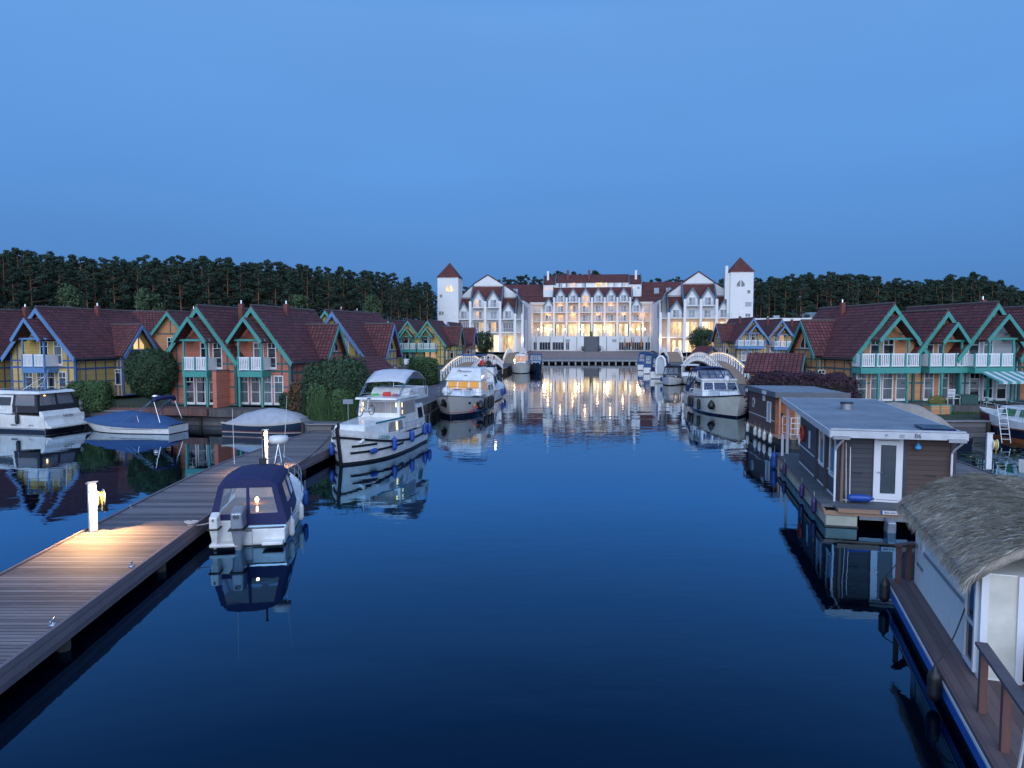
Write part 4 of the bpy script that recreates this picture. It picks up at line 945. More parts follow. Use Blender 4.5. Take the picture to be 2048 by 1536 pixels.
c = MB(); x = XX(1451, WD + 1); c.box(x - .35, x + .35, WD + .5, WD + 1.2, Z(600, WD), Z(531.5, WD, 1450)); x = XX(1456, WD + 1); c.box(x - .5, x + .6, WD + .3, WD + 5, Z(700, WD), Z(546, WD, 1450)); c.build('chimney', HW, hotel)
walls.build('wall', HW, hotel); q = roofs.build('roof', ROOF2, hotel); box_uv(q); blues.each('verge', HB, hotel)
for x, e in ((XX(965, WD), 170), (XX(1015, WD), 170), (XX(1055, 205), 90), (XX(1312, 205), 260), (XX(1345, WD), 120), (XX(1400, WD), 170), (XX(1445, WD), 120)):
    light('facade_light', hotel, (x, WD - .9, GB + 3.4), e * .6, (1, .70, .40), .4)
for x in (XX(1353, WD), XX(1385, WD), XX(1417, WD), XX(1449, WD)): light('balcony_light', hotel, (x, WD + 1.0, Z(650, WD)), 30, (1, .66, .36), .3)
# long low white annex right of the hotel
an = thing('annex_building', 'long low white flat-roofed building with a glass storey right of the hotel tower', 'building', (0, 0, 0), -PHI)
b = MB(); b.box(XX(1500, 200), XX(1700, 200), 200, 215, 2, Z(636, 200, 1590)); b.build('wall', HW, an)
b = MB(); b.box(XX(1604, 206), XX(1690, 206), 206, 212, Z(636, 206, 1600), Z(624.5, 206, 1600)); b.build('glass_storey', mat_lines('blue_glazing2', (.08, .17, .24), 'X', 1.6, gap=.06, rough=.25, var=.15), an)
b = MB(); x = XX(1553, 203); b.box(x - .8, x + .8, 203, 204.5, Z(636, 203, 1550), Z(631, 203, 1550)); b.build('roof_vent', HC, an)
# plaza furniture
def parasol(u, v, lab):
    p = G(u, v, GB - .2); x_, _ = HP(u, v, DT - 3); p = AX(x_, DT - 3, 2.4); r = thing('folded_parasol', lab, 'parasol', p, 0, 'folded orange parasols on the plaza')
    b = MB(); b.tube((0, 0, 0), (0, 0, 4.3), .04); b.tube((0, 0, 0), (0, 0, .08), .3, n=10); b.build('pole', GREYM, r)
    b = MB(); b.lathe([(.3, 1.3), (.36, 1.8), (.22, 3.0), (.09, 4.1), (.02, 4.2)], n=8); b.build('canopy', mat('orange_canvas', (.5, .19, .07), .8), r)
for u, l in ((1249.5, 'left'), (1263, 'middle'), (1282.5, 'right')): parasol(u, 700, '%s one of the three folded orange parasols before the hotel' % {'left': 'leftmost', 'middle': 'middle', 'right': 'rightmost'}[l])
def cafe_set(i, u, D, z, lab):
    x_ = XX(u, D); r = thing('cafe_table', lab, 'table', AX(x_, D, z), 0, 'cafe tables by the hotel')
    b = MB(); b.lathe([(.4, .72), (.4, .75)], n=10); b.build('tabletop', GREYM, r); b = MB(); b.tube((0, 0, 0), (0, 0, .72), .04); b.box(-.25, .25, -.25, .25, 0, .03); b.build('pedestal', GREYM, r)
    for k, (dx, dy) in enumerate(((-.75, 0), (.75, 0))):
        c = thing('cafe_chair', ('chair on the left of the ' if k == 0 else 'chair on the right of the ') + lab.replace('small ', ''), 'chair', AX(x_ + dx, D + dy, z), 0, 'cafe chairs by the hotel')
        q = MB(); q.box(-.22, .22, -.22, .22, .42, .46); q.build('seat', mat('rattan', (.3, .16, .11), .8), c)
        q = MB(); q.box(*((-.24, -.2) if dx < 0 else (.2, .24)), -.22, .22, .46, .9); q.build('backrest', MATS['rattan'], c)
        q = MB(); [q.tube((a * .2, b_ * .2, 0), (a * .2, b_ * .2, .42), .02, n=4) for a in (-1, 1) for b_ in (-1, 1)]; q.build('leg', GREYM, c)
ORD = 'first second third fourth fifth sixth seventh eighth'.split()
for i, u in enumerate((1241, 1256, 1272, 1291)): cafe_set(i, u, DT - 5, 2.4, 'small table by the parasols, %s from the left' % ORD[i])
for i, u in enumerate((1082, 1098, 1117, 1140, 1205, 1222, 1246, 1268)): cafe_set(i, u, D0 - 3.2, zt, 'small table on the hotel terrace, %s from the left' % ORD[i])
def planter(u, D, z, lab, s=1):
    x_ = XX(u, D); r = thing('potted_shrub', lab, 'plant', AX(x_, D, z)); b = MB(); b.lathe([(.3*s, 0), (.42*s, .6*s)], n=10); b.build('pot', mat('dark_pot', (.05, .05, .06), .7), r)
    b = MB(); rr = random.Random(int(u))
    for _ in range(220):
        v_ = Vector((rr.gauss(0, 1), rr.gauss(0, 1), rr.gauss(0, 1))).normalized() * (.5 * s * rr.uniform(.6, 1.05)); c = v_ + Vector((0, 0, 1.0 * s)); t = Vector((rr.gauss(0, 1), rr.gauss(0, 1), rr.gauss(0, 1))).normalized() * .1; u_ = v_.normalized().cross(t).normalized() * .07
        b.add([c - t, c + u_, c + t], [(0, 1, 2)])
    b.build('foliage', mat('shrub_leaf', (.03, .065, .025), .8, var=.4), r)
planter(1166, DT - 5, 2.4, 'potted shrub left of the dark hotel stair'); planter(1199.5, DT - 5.5, 2.4, 'potted shrub right of the dark hotel stair', 1.2); planter(1182.5, DT + .6 + 4, zt, 'dark potted shrub at the top of the hotel stair')
# ================================================================ vegetation
LEAF = mat('leaf_dark', (.026, .058, .022), .75, var=.45, scale=1.2); LEAF2 = mat('leaf_light', (.05, .10, .03), .75, var=.4, scale=1.2)
NEEDLE = mat('pine_needles', (.021, .044, .025), .9, var=.35, scale=.35); BIRCHL = mat('birch_leaf', (.05, .085, .035), .8, var=.35, scale=.5)
PURP = mat('purple_leaf', (.040, .014, .026), .75, var=.4, scale=1.5)
BARK = mat('bark', (.10, .075, .06), .9, var=.3); PBARK = mat('pine_bark', (.20, .095, .055), .9, var=.35, scale=1.0, stretch=(1, 1, .3)); WBARK = mat('birch_bark', (.4, .4, .38), .8, var=.4, scale=3)
def tri_leaf(mb, c, n, s, rr):
    a = n.orthogonal().normalized(); a.rotate(Matrix.Rotation(rr.uniform(0, 6.28), 3, n)); b = n.cross(a)
    mb.add([c - a * s, c + b * s * .55, c + a * s, c - b * s * .55], [(0, 1, 2, 3)])
def rnd(rr): return Vector((rr.gauss(0, 1), rr.gauss(0, 1), rr.gauss(0, 1))).normalized()
def pine_mesh(seed, h):
    rr = random.Random(seed); cr, tr = MB(), MB()
    lean = rr.uniform(-.4, .4), rr.uniform(-.4, .4); pts = [(lean[0] * (t**2), lean[1] * (t**2), h * .97 * t) for t in (0, .3, .6, .85, 1)]
    rad_ = [.2, .17, .13, .08, .03]
    for i in range(4): tr.tube(pts[i], pts[i + 1], rad_[i], rad_[i + 1], 7, False)
    z0 = h * rr.uniform(.28, .52); n = rr.randint(26, 38); fat = rr.uniform(.85, 1.45); conic = rr.uniform(.35, .8)
    for k in range(n):
        t = (k + rr.random()) / n; z = z0 + (h - z0) * (t ** .8); w = (1.9 * (1 - t) ** conic + .3) * fat * rr.uniform(.35, 1.25) * (1 if t > .15 else .6)
        ang = rr.uniform(0, 6.28); c = Vector((math.cos(ang) * w, math.sin(ang) * w, z)); s0 = rr.uniform(.5, 1.2) * (1.1 - .4 * t)
        ax_ = Vector((lean[0], lean[1], 0)) * (z / h) ** 2
        tr.tube(ax_ + Vector((0, 0, z - .5)), ax_ + c, .05, .02, 4, False)
        for _ in range(85):
            d = rnd(rr); q = Vector((d.x * s0, d.y * s0, d.z * s0 * .55)) * rr.uniform(.45, 1.08)
            nn = (d + rnd(rr) * .7 + Vector((0, 0, .4))).normalized(); tri_leaf(cr, ax_ + c + q, nn, rr.uniform(.15, .29), rr)
    for _ in range(3):                    # dead stubs on the bare stem
        z = rr.uniform(h * .25, z0); a = rr.uniform(0, 6.28); tr.tube((0, 0, z), (math.cos(a) * .9, math.sin(a) * .9, z + .2), .03, .01, 4, False)
    return cr, tr
def make_tree(name, label, cr, tr, cm, bm, group):
    r = thing(name, label, 'tree', (0, 0, -500), 0, group); cr.build('crown', cm, r); tr.build('trunk', bm, r); return r
PG = 'tall pines of the forest behind the houses'; PL = 'tall dark pine with a bare reddish trunk in the forest behind the houses'
protos = [make_tree('pine_tree', PL, *pine_mesh(100 + i, 20 + 1.2 * (i % 4)), NEEDLE, PBARK, PG) for i in range(12)]
used = [False] * 12
def put_pine(x, y, z, s, i, rz, group=None, label=None):
    if not used[i]: used[i] = True; o = protos[i]; o.location = (x, y, z); o.rotation_euler = (0, 0, rz)
    else: o = dup(protos[i], None, (x, y, z), rz)
    o.scale = (s * R.uniform(.9, 1.15), s * R.uniform(.9, 1.15), s)
    o['label'] = label or PL; o['group'] = group or PG
    return o
# silhouette of the wood in the photo: u -> v of the tree tops
SIL = [(-120, 508), (0, 508), (50, 503), (90, 512), (130, 510), (165, 520), (205, 525), (250, 519), (330, 519), (400, 520), (470, 523), (560, 530), (640, 538), (700, 541), (760, 546), (800, 556), (840, 566), (880, 577), (900, 585)]
SIR = [(1500, 560), (1560, 556), (1640, 548), (1700, 551), (1740, 556), (1790, 562), (1850, 566), (1900, 553), (1935, 548), (1975, 560), (2010, 573), (2050, 590), (2120, 600)]
def sil(S, u):
    for (a, b), (c, d) in zip(S, S[1:]):
        if a <= u <= c: return b + (d - b) * (u - a) / (c - a)
    return S[-1][1]
def wood_row(S, u0, u1, D0_, D1_, n, drop, var, zg):
    for k in range(n):
        u = u0 + (u1 - u0) * (k + R.uniform(.15, .85)) / n; D = D0_ + (D1_ - D0_) * (u - u0) / (u1 - u0) + R.uniform(-4, 4)
        v = sil(S, u) + drop + R.uniform(-var * .4, var); top = CH + (HOR - v) / FPX * D; h = top - zg; i = R.randrange(12); base = 20 + 1.2 * (i % 4)
        put_pine(X(u, D), D, zg, h / base, i, R.uniform(0, 6.28))
wood_row(SIL, -110, 868, 128, 190, 52, 5, 26, 1.2)
wood_row(SIL, -110, 868, 138, 200, 50, 1, 18, 1.2)
wood_row(SIL, -110, 868, 150, 212, 46, -2, 8, 1.2)
wood_row(SIR, 1500, 2110, 205, 175, 44, 4, 20, 1.2)
wood_row(SIR, 1500, 2110, 216, 186, 42, -1, 10, 1.2)
wood_row(SIR, 1505, 2110, 228, 198, 30, -2, 8, 1.2)
for k, (u, v) in enumerate(((935, 575), (995, 562), (1008, 556), (1020, 560), (1032, 553), (1045, 556), (1056, 551), (1068, 556), (1078, 560), (1100, 550), (1113, 544), (1122, 545), (1131, 549), (1148, 544), (1158, 549), (1172, 552), (1186, 544), (1196, 549), (1288, 565), (1300, 561), (1316, 557), (1330, 562), (1341, 559), (1353, 556), (1368, 562), (1440, 560), (1452, 563))):
    D = 285 + (k % 3) * 8; put_pine(X(u, D), D, 2, (CH + (HOR - v) / FPX * D - 2) / (20 + 1.2 * (k % 8 % 4)), k % 8, k * 1.3, 'pines behind the hotel', 'pine crown showing above the red hotel roofs')
# the depth of the wood as one mass
def wood_mass(name, S, u0, u1, D0_, D1_, n, label):
    cr = MB(); rr = random.Random(5)
    for k in range(n):
        u = rr.uniform(u0, u1); D = D0_ + (D1_ - D0_) * (u - u0) / (u1 - u0) + rr.uniform(0, 22); x = X(u, D); hh = (CH + (HOR - sil(S, u)) / FPX * D) - rr.uniform(1.0, 3.5)
        cr.tube((x, D, 1), (x + rr.uniform(-.3, .3), D, hh), .16, .05, 4, False)
        for _ in range(150):
            d = rnd(rr); zc = hh - rr.uniform(.2, 10) ; q = Vector((x + d.x * 2.3, D + d.y * 2.3, zc + d.z * .8)); tri_leaf(cr, q, (d + rnd(rr)).normalized(), rr.uniform(.3, .55), rr)
        if k % 2 == 0:
            for _ in range(26): q = Vector((x + rr.uniform(-3, 3), D + rr.uniform(-2, 2), 1 + rr.uniform(0, 4.5) ** 1.1)); tri_leaf(cr, q, rnd(rr), rr.uniform(.3, .6), rr)
    return tag(cr.build(name, NEEDLE), label, 'forest', None, 'stuff')
wood_mass('forest', SIL, -120, 880, 160, 222, 260, 'deep dark mass of the pine wood behind the left houses')
wood_mass('forest', SIR, 1490, 2120, 236, 206, 170, 'deep dark mass of the pine wood behind the right houses')
def broad_mesh(seed, h, w, z0, n, leaf, clumps=26, flat=1.0):
    rr = random.Random(seed); cr, tr = MB(), MB()
    tr.tube((0, 0, 0), (0, 0, z0 + (h - z0) * .3), w * .07, w * .045, 8, False)
    cz = z0 + (h - z0) / 2; rz = (h - z0) / 2
    for k in range(clumps):
        d = rnd(rr); c = Vector((d.x * w * .62, d.y * w * .62, cz + d.z * rz * .68 * flat)) * 1.0
        tr.tube((0, 0, z0 + (h - z0) * .15), c, w * .02, w * .006, 4, False)
        s0 = w * rr.uniform(.26, .46)
        for _ in range(n // clumps):
            e = rnd(rr); tri_leaf(cr, c + e * s0 * rr.uniform(.6, 1.05), (e + rnd(rr) * .8).normalized(), leaf * rr.uniform(.7, 1.4), rr)
    return cr, tr
def broad(label, x, y, z, h, w, z0, n, leaf, m=LEAF, bark=BARK, seed=1, cat='tree', name='leafy_tree', clumps=26, flat=1):
    cr, tr = broad_mesh(seed, h, w, z0, n, leaf, clumps, flat); r = thing(name, label, cat, (x, y, z)); cr.build('crown', m, r); tr.build('trunk', bark, r); return r
def axp(u, D, z): x_, _ = HP(u, 690, D); return AX(x_, D, z)
p = axp(968, 152, 1.2); broad('round leafy tree in front of the lit left hotel wing', *p, 7.0, 2.5, 1.3, 5200, .15, seed=3, clumps=40)
p = axp(1405, 168, 1.5); broad('broad leafy tree in front of the lit right hotel wing', *p, 7.2, 3.5, 1.3, 6500, .16, seed=4, clumps=44)
bt = thing('leafy_tree', 'big clipped ball-shaped tree beside the yellow house', 'tree', (X(303, 51), 51, 1.0)); bb = MB(); rr = random.Random(5)
for _ in range(15000):
    d = rnd(rr); lump = 1 + .06 * math.sin(d.x * 9 + 1) * math.cos(d.z * 8) + .04 * math.sin(d.y * 17) + rr.uniform(-.07, .03); tri_leaf(bb, Vector((d.x * 1.72 * lump, d.y * 1.6 * lump, 2.75 + d.z * 1.75 * lump - .25 * d.z * d.z)), (d + rnd(rr) * .9).normalized(), .075 * rr.uniform(.7, 1.4), rr)
bb.build('crown', LEAF, bt); bb = MB(); bb.tube((0, 0, 0), (0, 0, 2.2), .14, .1, 8); bb.lathe([(.1, 1.4), (1.0, 1.9), (1.35, 2.8), (1.0, 3.8), (.1, 4.2)], n=10); bb.build('trunk', BARK, bt)
for u, D, v, w_, sd, lab in ((146, 125, 556, 4.2, 6, 'pale green birch before the pines, left of the chimney of the yellow house'), (300, 126, 560, 4, 7, 'slender pale birch before the pines above the set-back salmon house'), (600, 150, 570, 4, 8, 'pale birch in front of the dark pines above the salmon pair'), (745, 165, 578, 4, 9, 'tall pale birch before the wood left of the hotel tower')):
    h = CH + (HOR - v) / FPX * D - 1; broad(lab, X(u, D), D, 1.0, h, w_ * .62, h * .3, 3400, .24, BIRCHL, WBARK, sd, name='birch_tree', clumps=30)
def hedge_box(label, c, rz, sx, sy, sz, leaf, n, m, seed=1, name='hedge', round_=.25, cat='hedge', core=True):
    rr = random.Random(seed); r = thing(name, label, cat, c, rz); b = MB()
    for _ in range(n):
        x_, y_, z_ = rr.uniform(-1, 1), rr.uniform(-1, 1), rr.uniform(-1, 1); k = rr.choice((0, 1, 2, 2)); v_ = [x_, y_, z_]; v_[k] = 1 if (rr.random() < .5 or k == 2) else -1
        L_ = (abs(v_[0])**5 + abs(v_[1])**5 + abs(max(v_[2], 0))**5) ** .2; f = 1 / max(L_, 1); v_ = [q * (1 - round_ + round_ * f) * f if q else q for q in v_]
        lump = 1 + .10 * math.sin(x_ * 6 + seed) * math.cos(y_ * 5 + z_ * 3) + rr.uniform(-.06, .05) + (rr.uniform(0, .16) if rr.random() < .12 and round_ > .5 else 0); p_ = Vector((v_[0] * sx / 2 * lump, v_[1] * sy / 2 * lump, (v_[2] * .5 + .5) * sz * lump))
        nrm = (Vector((v_[0]/sx, v_[1]/sy, v_[2]/sz)).normalized() + rnd(rr) * .8).normalized(); tri_leaf(b, p_, nrm, leaf * rr.uniform(.7, 1.4), rr)
    b.build('foliage', m, r)
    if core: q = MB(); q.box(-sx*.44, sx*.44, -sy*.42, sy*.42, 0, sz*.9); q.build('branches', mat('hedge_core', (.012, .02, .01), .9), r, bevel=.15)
    return r
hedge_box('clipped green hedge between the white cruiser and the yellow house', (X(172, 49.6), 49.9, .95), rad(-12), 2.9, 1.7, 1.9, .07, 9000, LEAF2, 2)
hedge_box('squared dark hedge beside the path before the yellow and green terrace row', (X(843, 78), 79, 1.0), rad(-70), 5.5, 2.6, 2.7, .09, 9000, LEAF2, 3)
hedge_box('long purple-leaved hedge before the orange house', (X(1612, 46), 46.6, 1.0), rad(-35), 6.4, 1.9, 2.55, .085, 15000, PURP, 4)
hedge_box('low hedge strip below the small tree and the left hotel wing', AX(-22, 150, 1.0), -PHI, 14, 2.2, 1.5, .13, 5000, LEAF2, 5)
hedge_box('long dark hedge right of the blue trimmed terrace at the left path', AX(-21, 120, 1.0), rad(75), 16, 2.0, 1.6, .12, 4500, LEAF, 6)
for k, (u, D, w_, h, m_, lab) in enumerate(((640, 46.5, 2.2, 2.9, LEAF, 'dark tall shrub against the salmon house wall'), (668, 45.5, 2.0, 3.2, LEAF, 'tall dark bush in the middle of the quayside thicket'), (700, 45.0, 2.2, 3.3, LEAF, 'bushy shrub below the open shed roof'), (636, 44.4, 1.2, 1.9, LEAF2, 'light green bush at the left end of the quayside thicket'), (728, 46, 2.1, 2.4, LEAF2, 'green shrub between the thicket and the round bush'),
                            (765, 48, 2.4, 2.2, LEAF, 'rounded bush behind the sunshade of the bicycle boat'), (598, 46.8, 1.2, 1.9, mat('russet_leaf', (.11, .055, .025), .8, var=.4), 'russet bush beside the curtained french doors'), (684, 43.5, 1.4, 1.7, LEAF2, 'low green shrub beside the pier sign'), (1665, 43.5, 1.2, 1.6, LEAF2, 'tuft of tall green reeds at the end of the purple hedge'), (1425, 104, 4, 1.3, LEAF2, 'low green shrubs before the yellow hut'), (575, 50, 1.1, 1.1, LEAF, 'small plant at the corner of the salmon house'), (1690, 45, 1.2, .9, LEAF2, 'low plants at the orange house corner'))):
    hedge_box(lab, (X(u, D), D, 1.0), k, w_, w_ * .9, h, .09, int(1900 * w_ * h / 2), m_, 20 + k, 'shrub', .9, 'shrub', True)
# grasses / lavender in front of the yellow house
def blades(name, label, cx_, cy_, z, rx, ry, n, h, m, kind='stuff', cat=None):
    rr = random.Random(n); b = MB()
    for _ in range(n):
        a = rr.uniform(0, 6.28); q = math.sqrt(rr.random()); x_, y_ = cx_ + math.cos(a) * q * rx, cy_ + math.sin(a) * q * ry; hh = h * rr.uniform(.5, 1.2); t = Vector((rr.uniform(-.3, .3), rr.uniform(-.3, .3), 0)) * hh; w_ = Vector((rr.uniform(-1, 1), rr.uniform(-1, 1), 0)).normalized() * .02
        b.add([Vector((x_, y_, z)) - w_, Vector((x_, y_, z)) + w_, Vector((x_, y_, z + hh)) + t], [(0, 1, 2)])
    return tag(b.build(name, m), label, cat, None, kind)
blades('lavender', 'grey green lavender and low plants below the yellow house', X(255, 50.3), 50.6, 1.0, 2.4, .8, 3800, .5, mat('lavender_leaf', (.08, .10, .08), .85, var=.3), cat='plants')
blades('reeds', 'tall green reeds at the quay below the thicket', X(672, 43.2), 43.2, .9, 1.6, .5, 1500, 1.7, LEAF2, cat='plants')
blades('grass', 'grass strip before the orange terrace', 27.0, 47.6, 1.0, 4.5, .8, 4200, .14, LEAF2, cat='grass')
# lily pads beside the right pier
def lilies():
    rr = random.Random(9); m_ = MB(); fl = MB(); c0 = G(1990, 915, 0)
    for _ in range(420):
        x_, y_ = c0.x + rr.gauss(0, 3.2), c0.y + rr.gauss(.5, 2.2)
        a = mirror(Vector((-12.6, y_))) if False else None
        if x_ < 19.6: continue
        r_ = rr.uniform(.09, .17); t0 = rr.uniform(0, 6.28); tl = rr.uniform(-.01, .02)
        pts = [(x_, y_, .012)] + [(x_ + r_ * math.cos(t0 + t), y_ + r_ * math.sin(t0 + t), .012 + tl) for t in [.3 + i * 5.7 / 9 for i in range(10)]]
        m_.add(pts, [(0, i, i + 1) for i in range(1, 10)])
        if rr.random() < .05: fl.lathe([(.01, .03), (.05, .08), (.01, .1)], (x_, y_, 0), 6)
    o = tag(m_.build('lily_pads', mat('lily_pad', (.03, .06, .025), .35, var=.4)), 'lily pads with a few yellow buds floating beside the right pier', 'water plants', None, 'stuff')
    fl.build('buds', mat('lily_bud', (.6, .4, .03), .6), o)
lilies()
pt = thing('planter_box', 'orange boarded planter with a yellow green bush on the right terrace', 'planter', (X(1877, 47.2), 47.2, 1.0), rad(8))
b = MB(); b.box(-.75, .75, -.35, .35, 0, .62); b.build('box', ORAN, pt); b = MB(); [b.box(x_ - .04, x_ + .04, -.38, -.34, 0, .64) for x_ in (-.72, 0, .72)]; b.box(-.78, .78, -.37, .37, .6, .66); b.build('trim', GREEN, pt)
b = MB(); rr = random.Random(3)
for _ in range(1500): d = rnd(rr); tri_leaf(b, Vector((d.x * .62, d.y * .4, .85 + d.z * .38)) , (d + rnd(rr) * .6).normalized(), .05, rr)
b.build('foliage', mat('gold_leaf', (.16, .15, .03), .8, var=.3), pt)
# ================================================================ boats
class Hull:
    def __init__(s, L, B, zs, zm, zb, rake=.6, tw=.8, p=2.2, fl=.22, tm=.45, zw=-.25):
        s.L, s.B, s.zs, s.zm, s.zb, s.rake, s.tw, s.p, s.fl, s.tm, s.zw = L, B, zs, zm, zb, rake, tw, p, fl, tm, zw
    def sheer(s, t):
        a, b, c = s.zs, s.zm, s.zb; return a * (1-t) * (1-2*t) + 4 * b * t * (1-t) - c * t * (1-2*t)
    def hb(s, t):
        if t < s.tm: q = t / s.tm; return s.B / 2 * (s.tw + (1 - s.tw) * (q * q * (3 - 2 * q)))
        q = (t - s.tm) / (1 - s.tm); return s.B / 2 * max(0.0, 1 - q ** s.p)
    def pt(s, t, k, side=1, off=0):       # k: 0 at water line level zw .. 1 sheer
        f = 1 - s.fl * (1 - k) ** 1.5 * (.35 + .65 * t * t)
        x = s.hb(t) * f; z = s.zw + (s.sheer(t) - s.zw) * k
        y = t * s.L - s.rake * (1 - k) * t ** 4
        if t > .9: x += .03 * (1 - (t - .9) / .1) * 0
        return Vector((side * (x + off), y + (off if t > .98 else 0), z))
    def kz(s, t, z): return (z - s.zw) / (s.sheer(t) - s.zw)
    TS = [0, .04, .1, .2, .3, .4, .5, .6, .68, .75, .81, .86, .9, .93, .955, .975, .99, 1.0]
    def skin(s, parent, m, name='hull', n=7):
        b = MB()
        for sd in (-1, 1):
            rows = [[s.pt(t, k / n, sd) for k in range(n + 1)] for t in s.TS]
            b.grid(rows if sd > 0 else [r[::-1] for r in rows])
        tr = [s.pt(0, k / n, 1) for k in range(n + 1)] + [s.pt(0, k / n, -1) for k in range(n, -1, -1)]
        b.add(tr, [list(range(len(tr)))])
        return b.build(name, m, parent, smooth=True)
    def deck(s, parent, m, dz=-.02, name='deck', t0=0):
        b = MB(); TS = [t for t in s.TS if t >= t0]
        L_ = [s.pt(t, 1, -1) + Vector((0, 0, dz)) for t in TS]; R_ = [s.pt(t, 1, 1) + Vector((0, 0, dz)) for t in TS]
        b.grid([L_, R_]); return b.build(name, m, parent)
    def strip(s, parent, m, z0, z1, name, off=.02, t0=0, t1=1, rel=False, stern=True, sides=(-1, 1), n=26):
        # band along the hull between heights (absolute, or relative to the sheer)
        b = MB()
        for sd in sides:
            rows = []
            for i in range(n + 1):
                t = t0 + (t1 - t0) * (i / n) ** .8 if not rel or True else 0; sh = s.sheer(t)
                a, c = (sh + z0, sh + z1) if rel else (z0, z1)
                p, q = s.pt(t, s.kz(t, a), sd, off), s.pt(t, s.kz(t, c), sd, off); pi, qi = s.pt(t, s.kz(t, a), sd, -.01), s.pt(t, s.kz(t, c), sd, -.01)
                rows.append([pi, p, q, qi])
            b.grid(rows if sd > 0 else [r[::-1] for r in rows])
        if stern and t0 == 0:
            sh = s.sheer(0); a, c = (sh + z0, sh + z1) if rel else (z0, z1); p, q = s.pt(0, s.kz(0, a), 1), s.pt(0, s.kz(0, c), 1)
            b.box(-p.x - off, p.x + off, -off, .0, a, c)
        return b.build(name, m, parent)
    def rail(s, parent, t0, t1, h=.6, inset=.1, n=7, sides=(-1, 1), r=.014, mid=True, name='guard_rail', close=False, m=None):
        b = MB(); tops = {}
        for sd in sides:
            P = [s.pt(t0 + (t1 - t0) * i / (n * 3), 1, sd, -inset) for i in range(n * 3 + 1)]
            top = [p + Vector((0, 0, h)) for p in P]; tops[sd] = top
            b.path(top, r)
            if mid: b.path([p + Vector((0, 0, h * .5)) for p in P], r * .7)
            for i in range(0, n * 3 + 1, 3): b.tube(P[i], top[i], r * .9, n=5)
        if close: b.path([tops[-1][-1], tops[-1][-1] + Vector((-tops[-1][-1].x, .12, 0)), tops[1][-1]], r)
        return b.build(name, m or STEEL, parent)
def cabin(parent, m, y0, y1, z0, z1, wb, wt, fr, br, name='cabin', bevel=.05, wf=None):
    # frustum: y0 stern side, y1 bow side; fr/br how far the front/back top edges lean inwards; wf: width at the front
    wf = wf or wb; wtf = wt * wf / wb
    p = [Vector(q) for q in ((-wb/2, y0, z0), (wb/2, y0, z0), (wf/2, y1, z0), (-wf/2, y1, z0), (-wt/2, y0 + br, z1), (wt/2, y0 + br, z1), (wtf/2, y1 - fr, z1), (-wtf/2, y1 - fr, z1))]
    b = MB(); b.hexa(p); o = b.build(name, m, parent, bevel=bevel)
    return {'front': (p[2], p[3], p[7], p[6]), 'back': (p[0], p[1], p[5], p[4]), 'right': (p[1], p[2], p[6], p[5]), 'left': (p[3], p[0], p[4], p[7]), 'o': o}
def panes(parent, q, cells, m, frame=None, off=.004, th=.012, name='window'):
    for u0, u1, v0, v1 in cells:
        if frame:
            b = MB(); d = .022; b.slab(q, u0 - d, u1 + d, v0 - .05, v1 + .05, off, th); fo = b.build(name, frame, parent)
            b = MB(); b.slab(q, u0, u1, v0, v1, off + th + .002, .008); b.build('pane', m, fo)
        else: b = MB(); b.slab(q, u0, u1, v0, v1, off, th); b.build(name, m, parent)
def place(name, label, stern, bow, cat='boat', group='boats moored in the marina'):
    s, b = Vector(stern), Vector(bow); d = b - s
    r = thing(name, label, cat, (s.x, s.y, 0), math.atan2(-d.x, d.y), group); r['_'] = 0; del r['_']
    return r
def W_(r, p): return Matrix.Translation(r.location) @ Matrix.Rotation(r.rotation_euler.z, 4, 'Z') @ Vector(p)
NF = [0]
def fender(r, p, label, m=BLUEF, L=.55, rr=.11, hang=.6, lay=None, rope=ROPE, ball=False):
    w = W_(r, p); f = thing('boat_fender', label, 'fender', w, r.rotation_euler.z, 'boat fenders')
    b = MB()
    if ball: prof = [(.01, -2.1 * rr), (.5 * rr, -2.0 * rr), (.9 * rr, -1.55 * rr), (rr, -1.05 * rr), (.8 * rr, -.5 * rr), (.4 * rr, 0), (.2 * rr, .35 * rr), (.05, .45 * rr)]
    else: prof = [(.02, -L - .02), (.5 * rr, -L), (.85 * rr, -L + .4 * rr), (rr, -L + rr), (rr, -L + 1.2 * rr), (rr, -1.2 * rr), (rr, -rr), (.85 * rr, -.4 * rr), (.5 * rr, 0), (.25 * rr, .05), (.2 * rr, .09)]
    if lay: b.lathe([(a, h + L / 2) for a, h in prof], n=14, axis=lay)
    else: b.lathe(prof, n=14)
    b.build('float', m, f, smooth=True)
    if hang: b = MB(); b.tube((0, 0, .05), (0, 0, hang), .009, n=4); b.build('rope', rope, f)
    return f
def fenders(r, H, spec, who, m=BLUEF, side=1, z=.75, **k):
    for i, (t, dz) in enumerate(spec):
        q = H.pt(t, .8, side, k.get('rr', .11) + .02); q.z = z + dz
        fender(r, q, '%s fender on the side of the %s, %s from its bow' % ({id(BLUEF): 'blue', id(WHITEF): 'white', id(BLACK): 'black'}[id(m)], who, ORD[i]), m, **k)
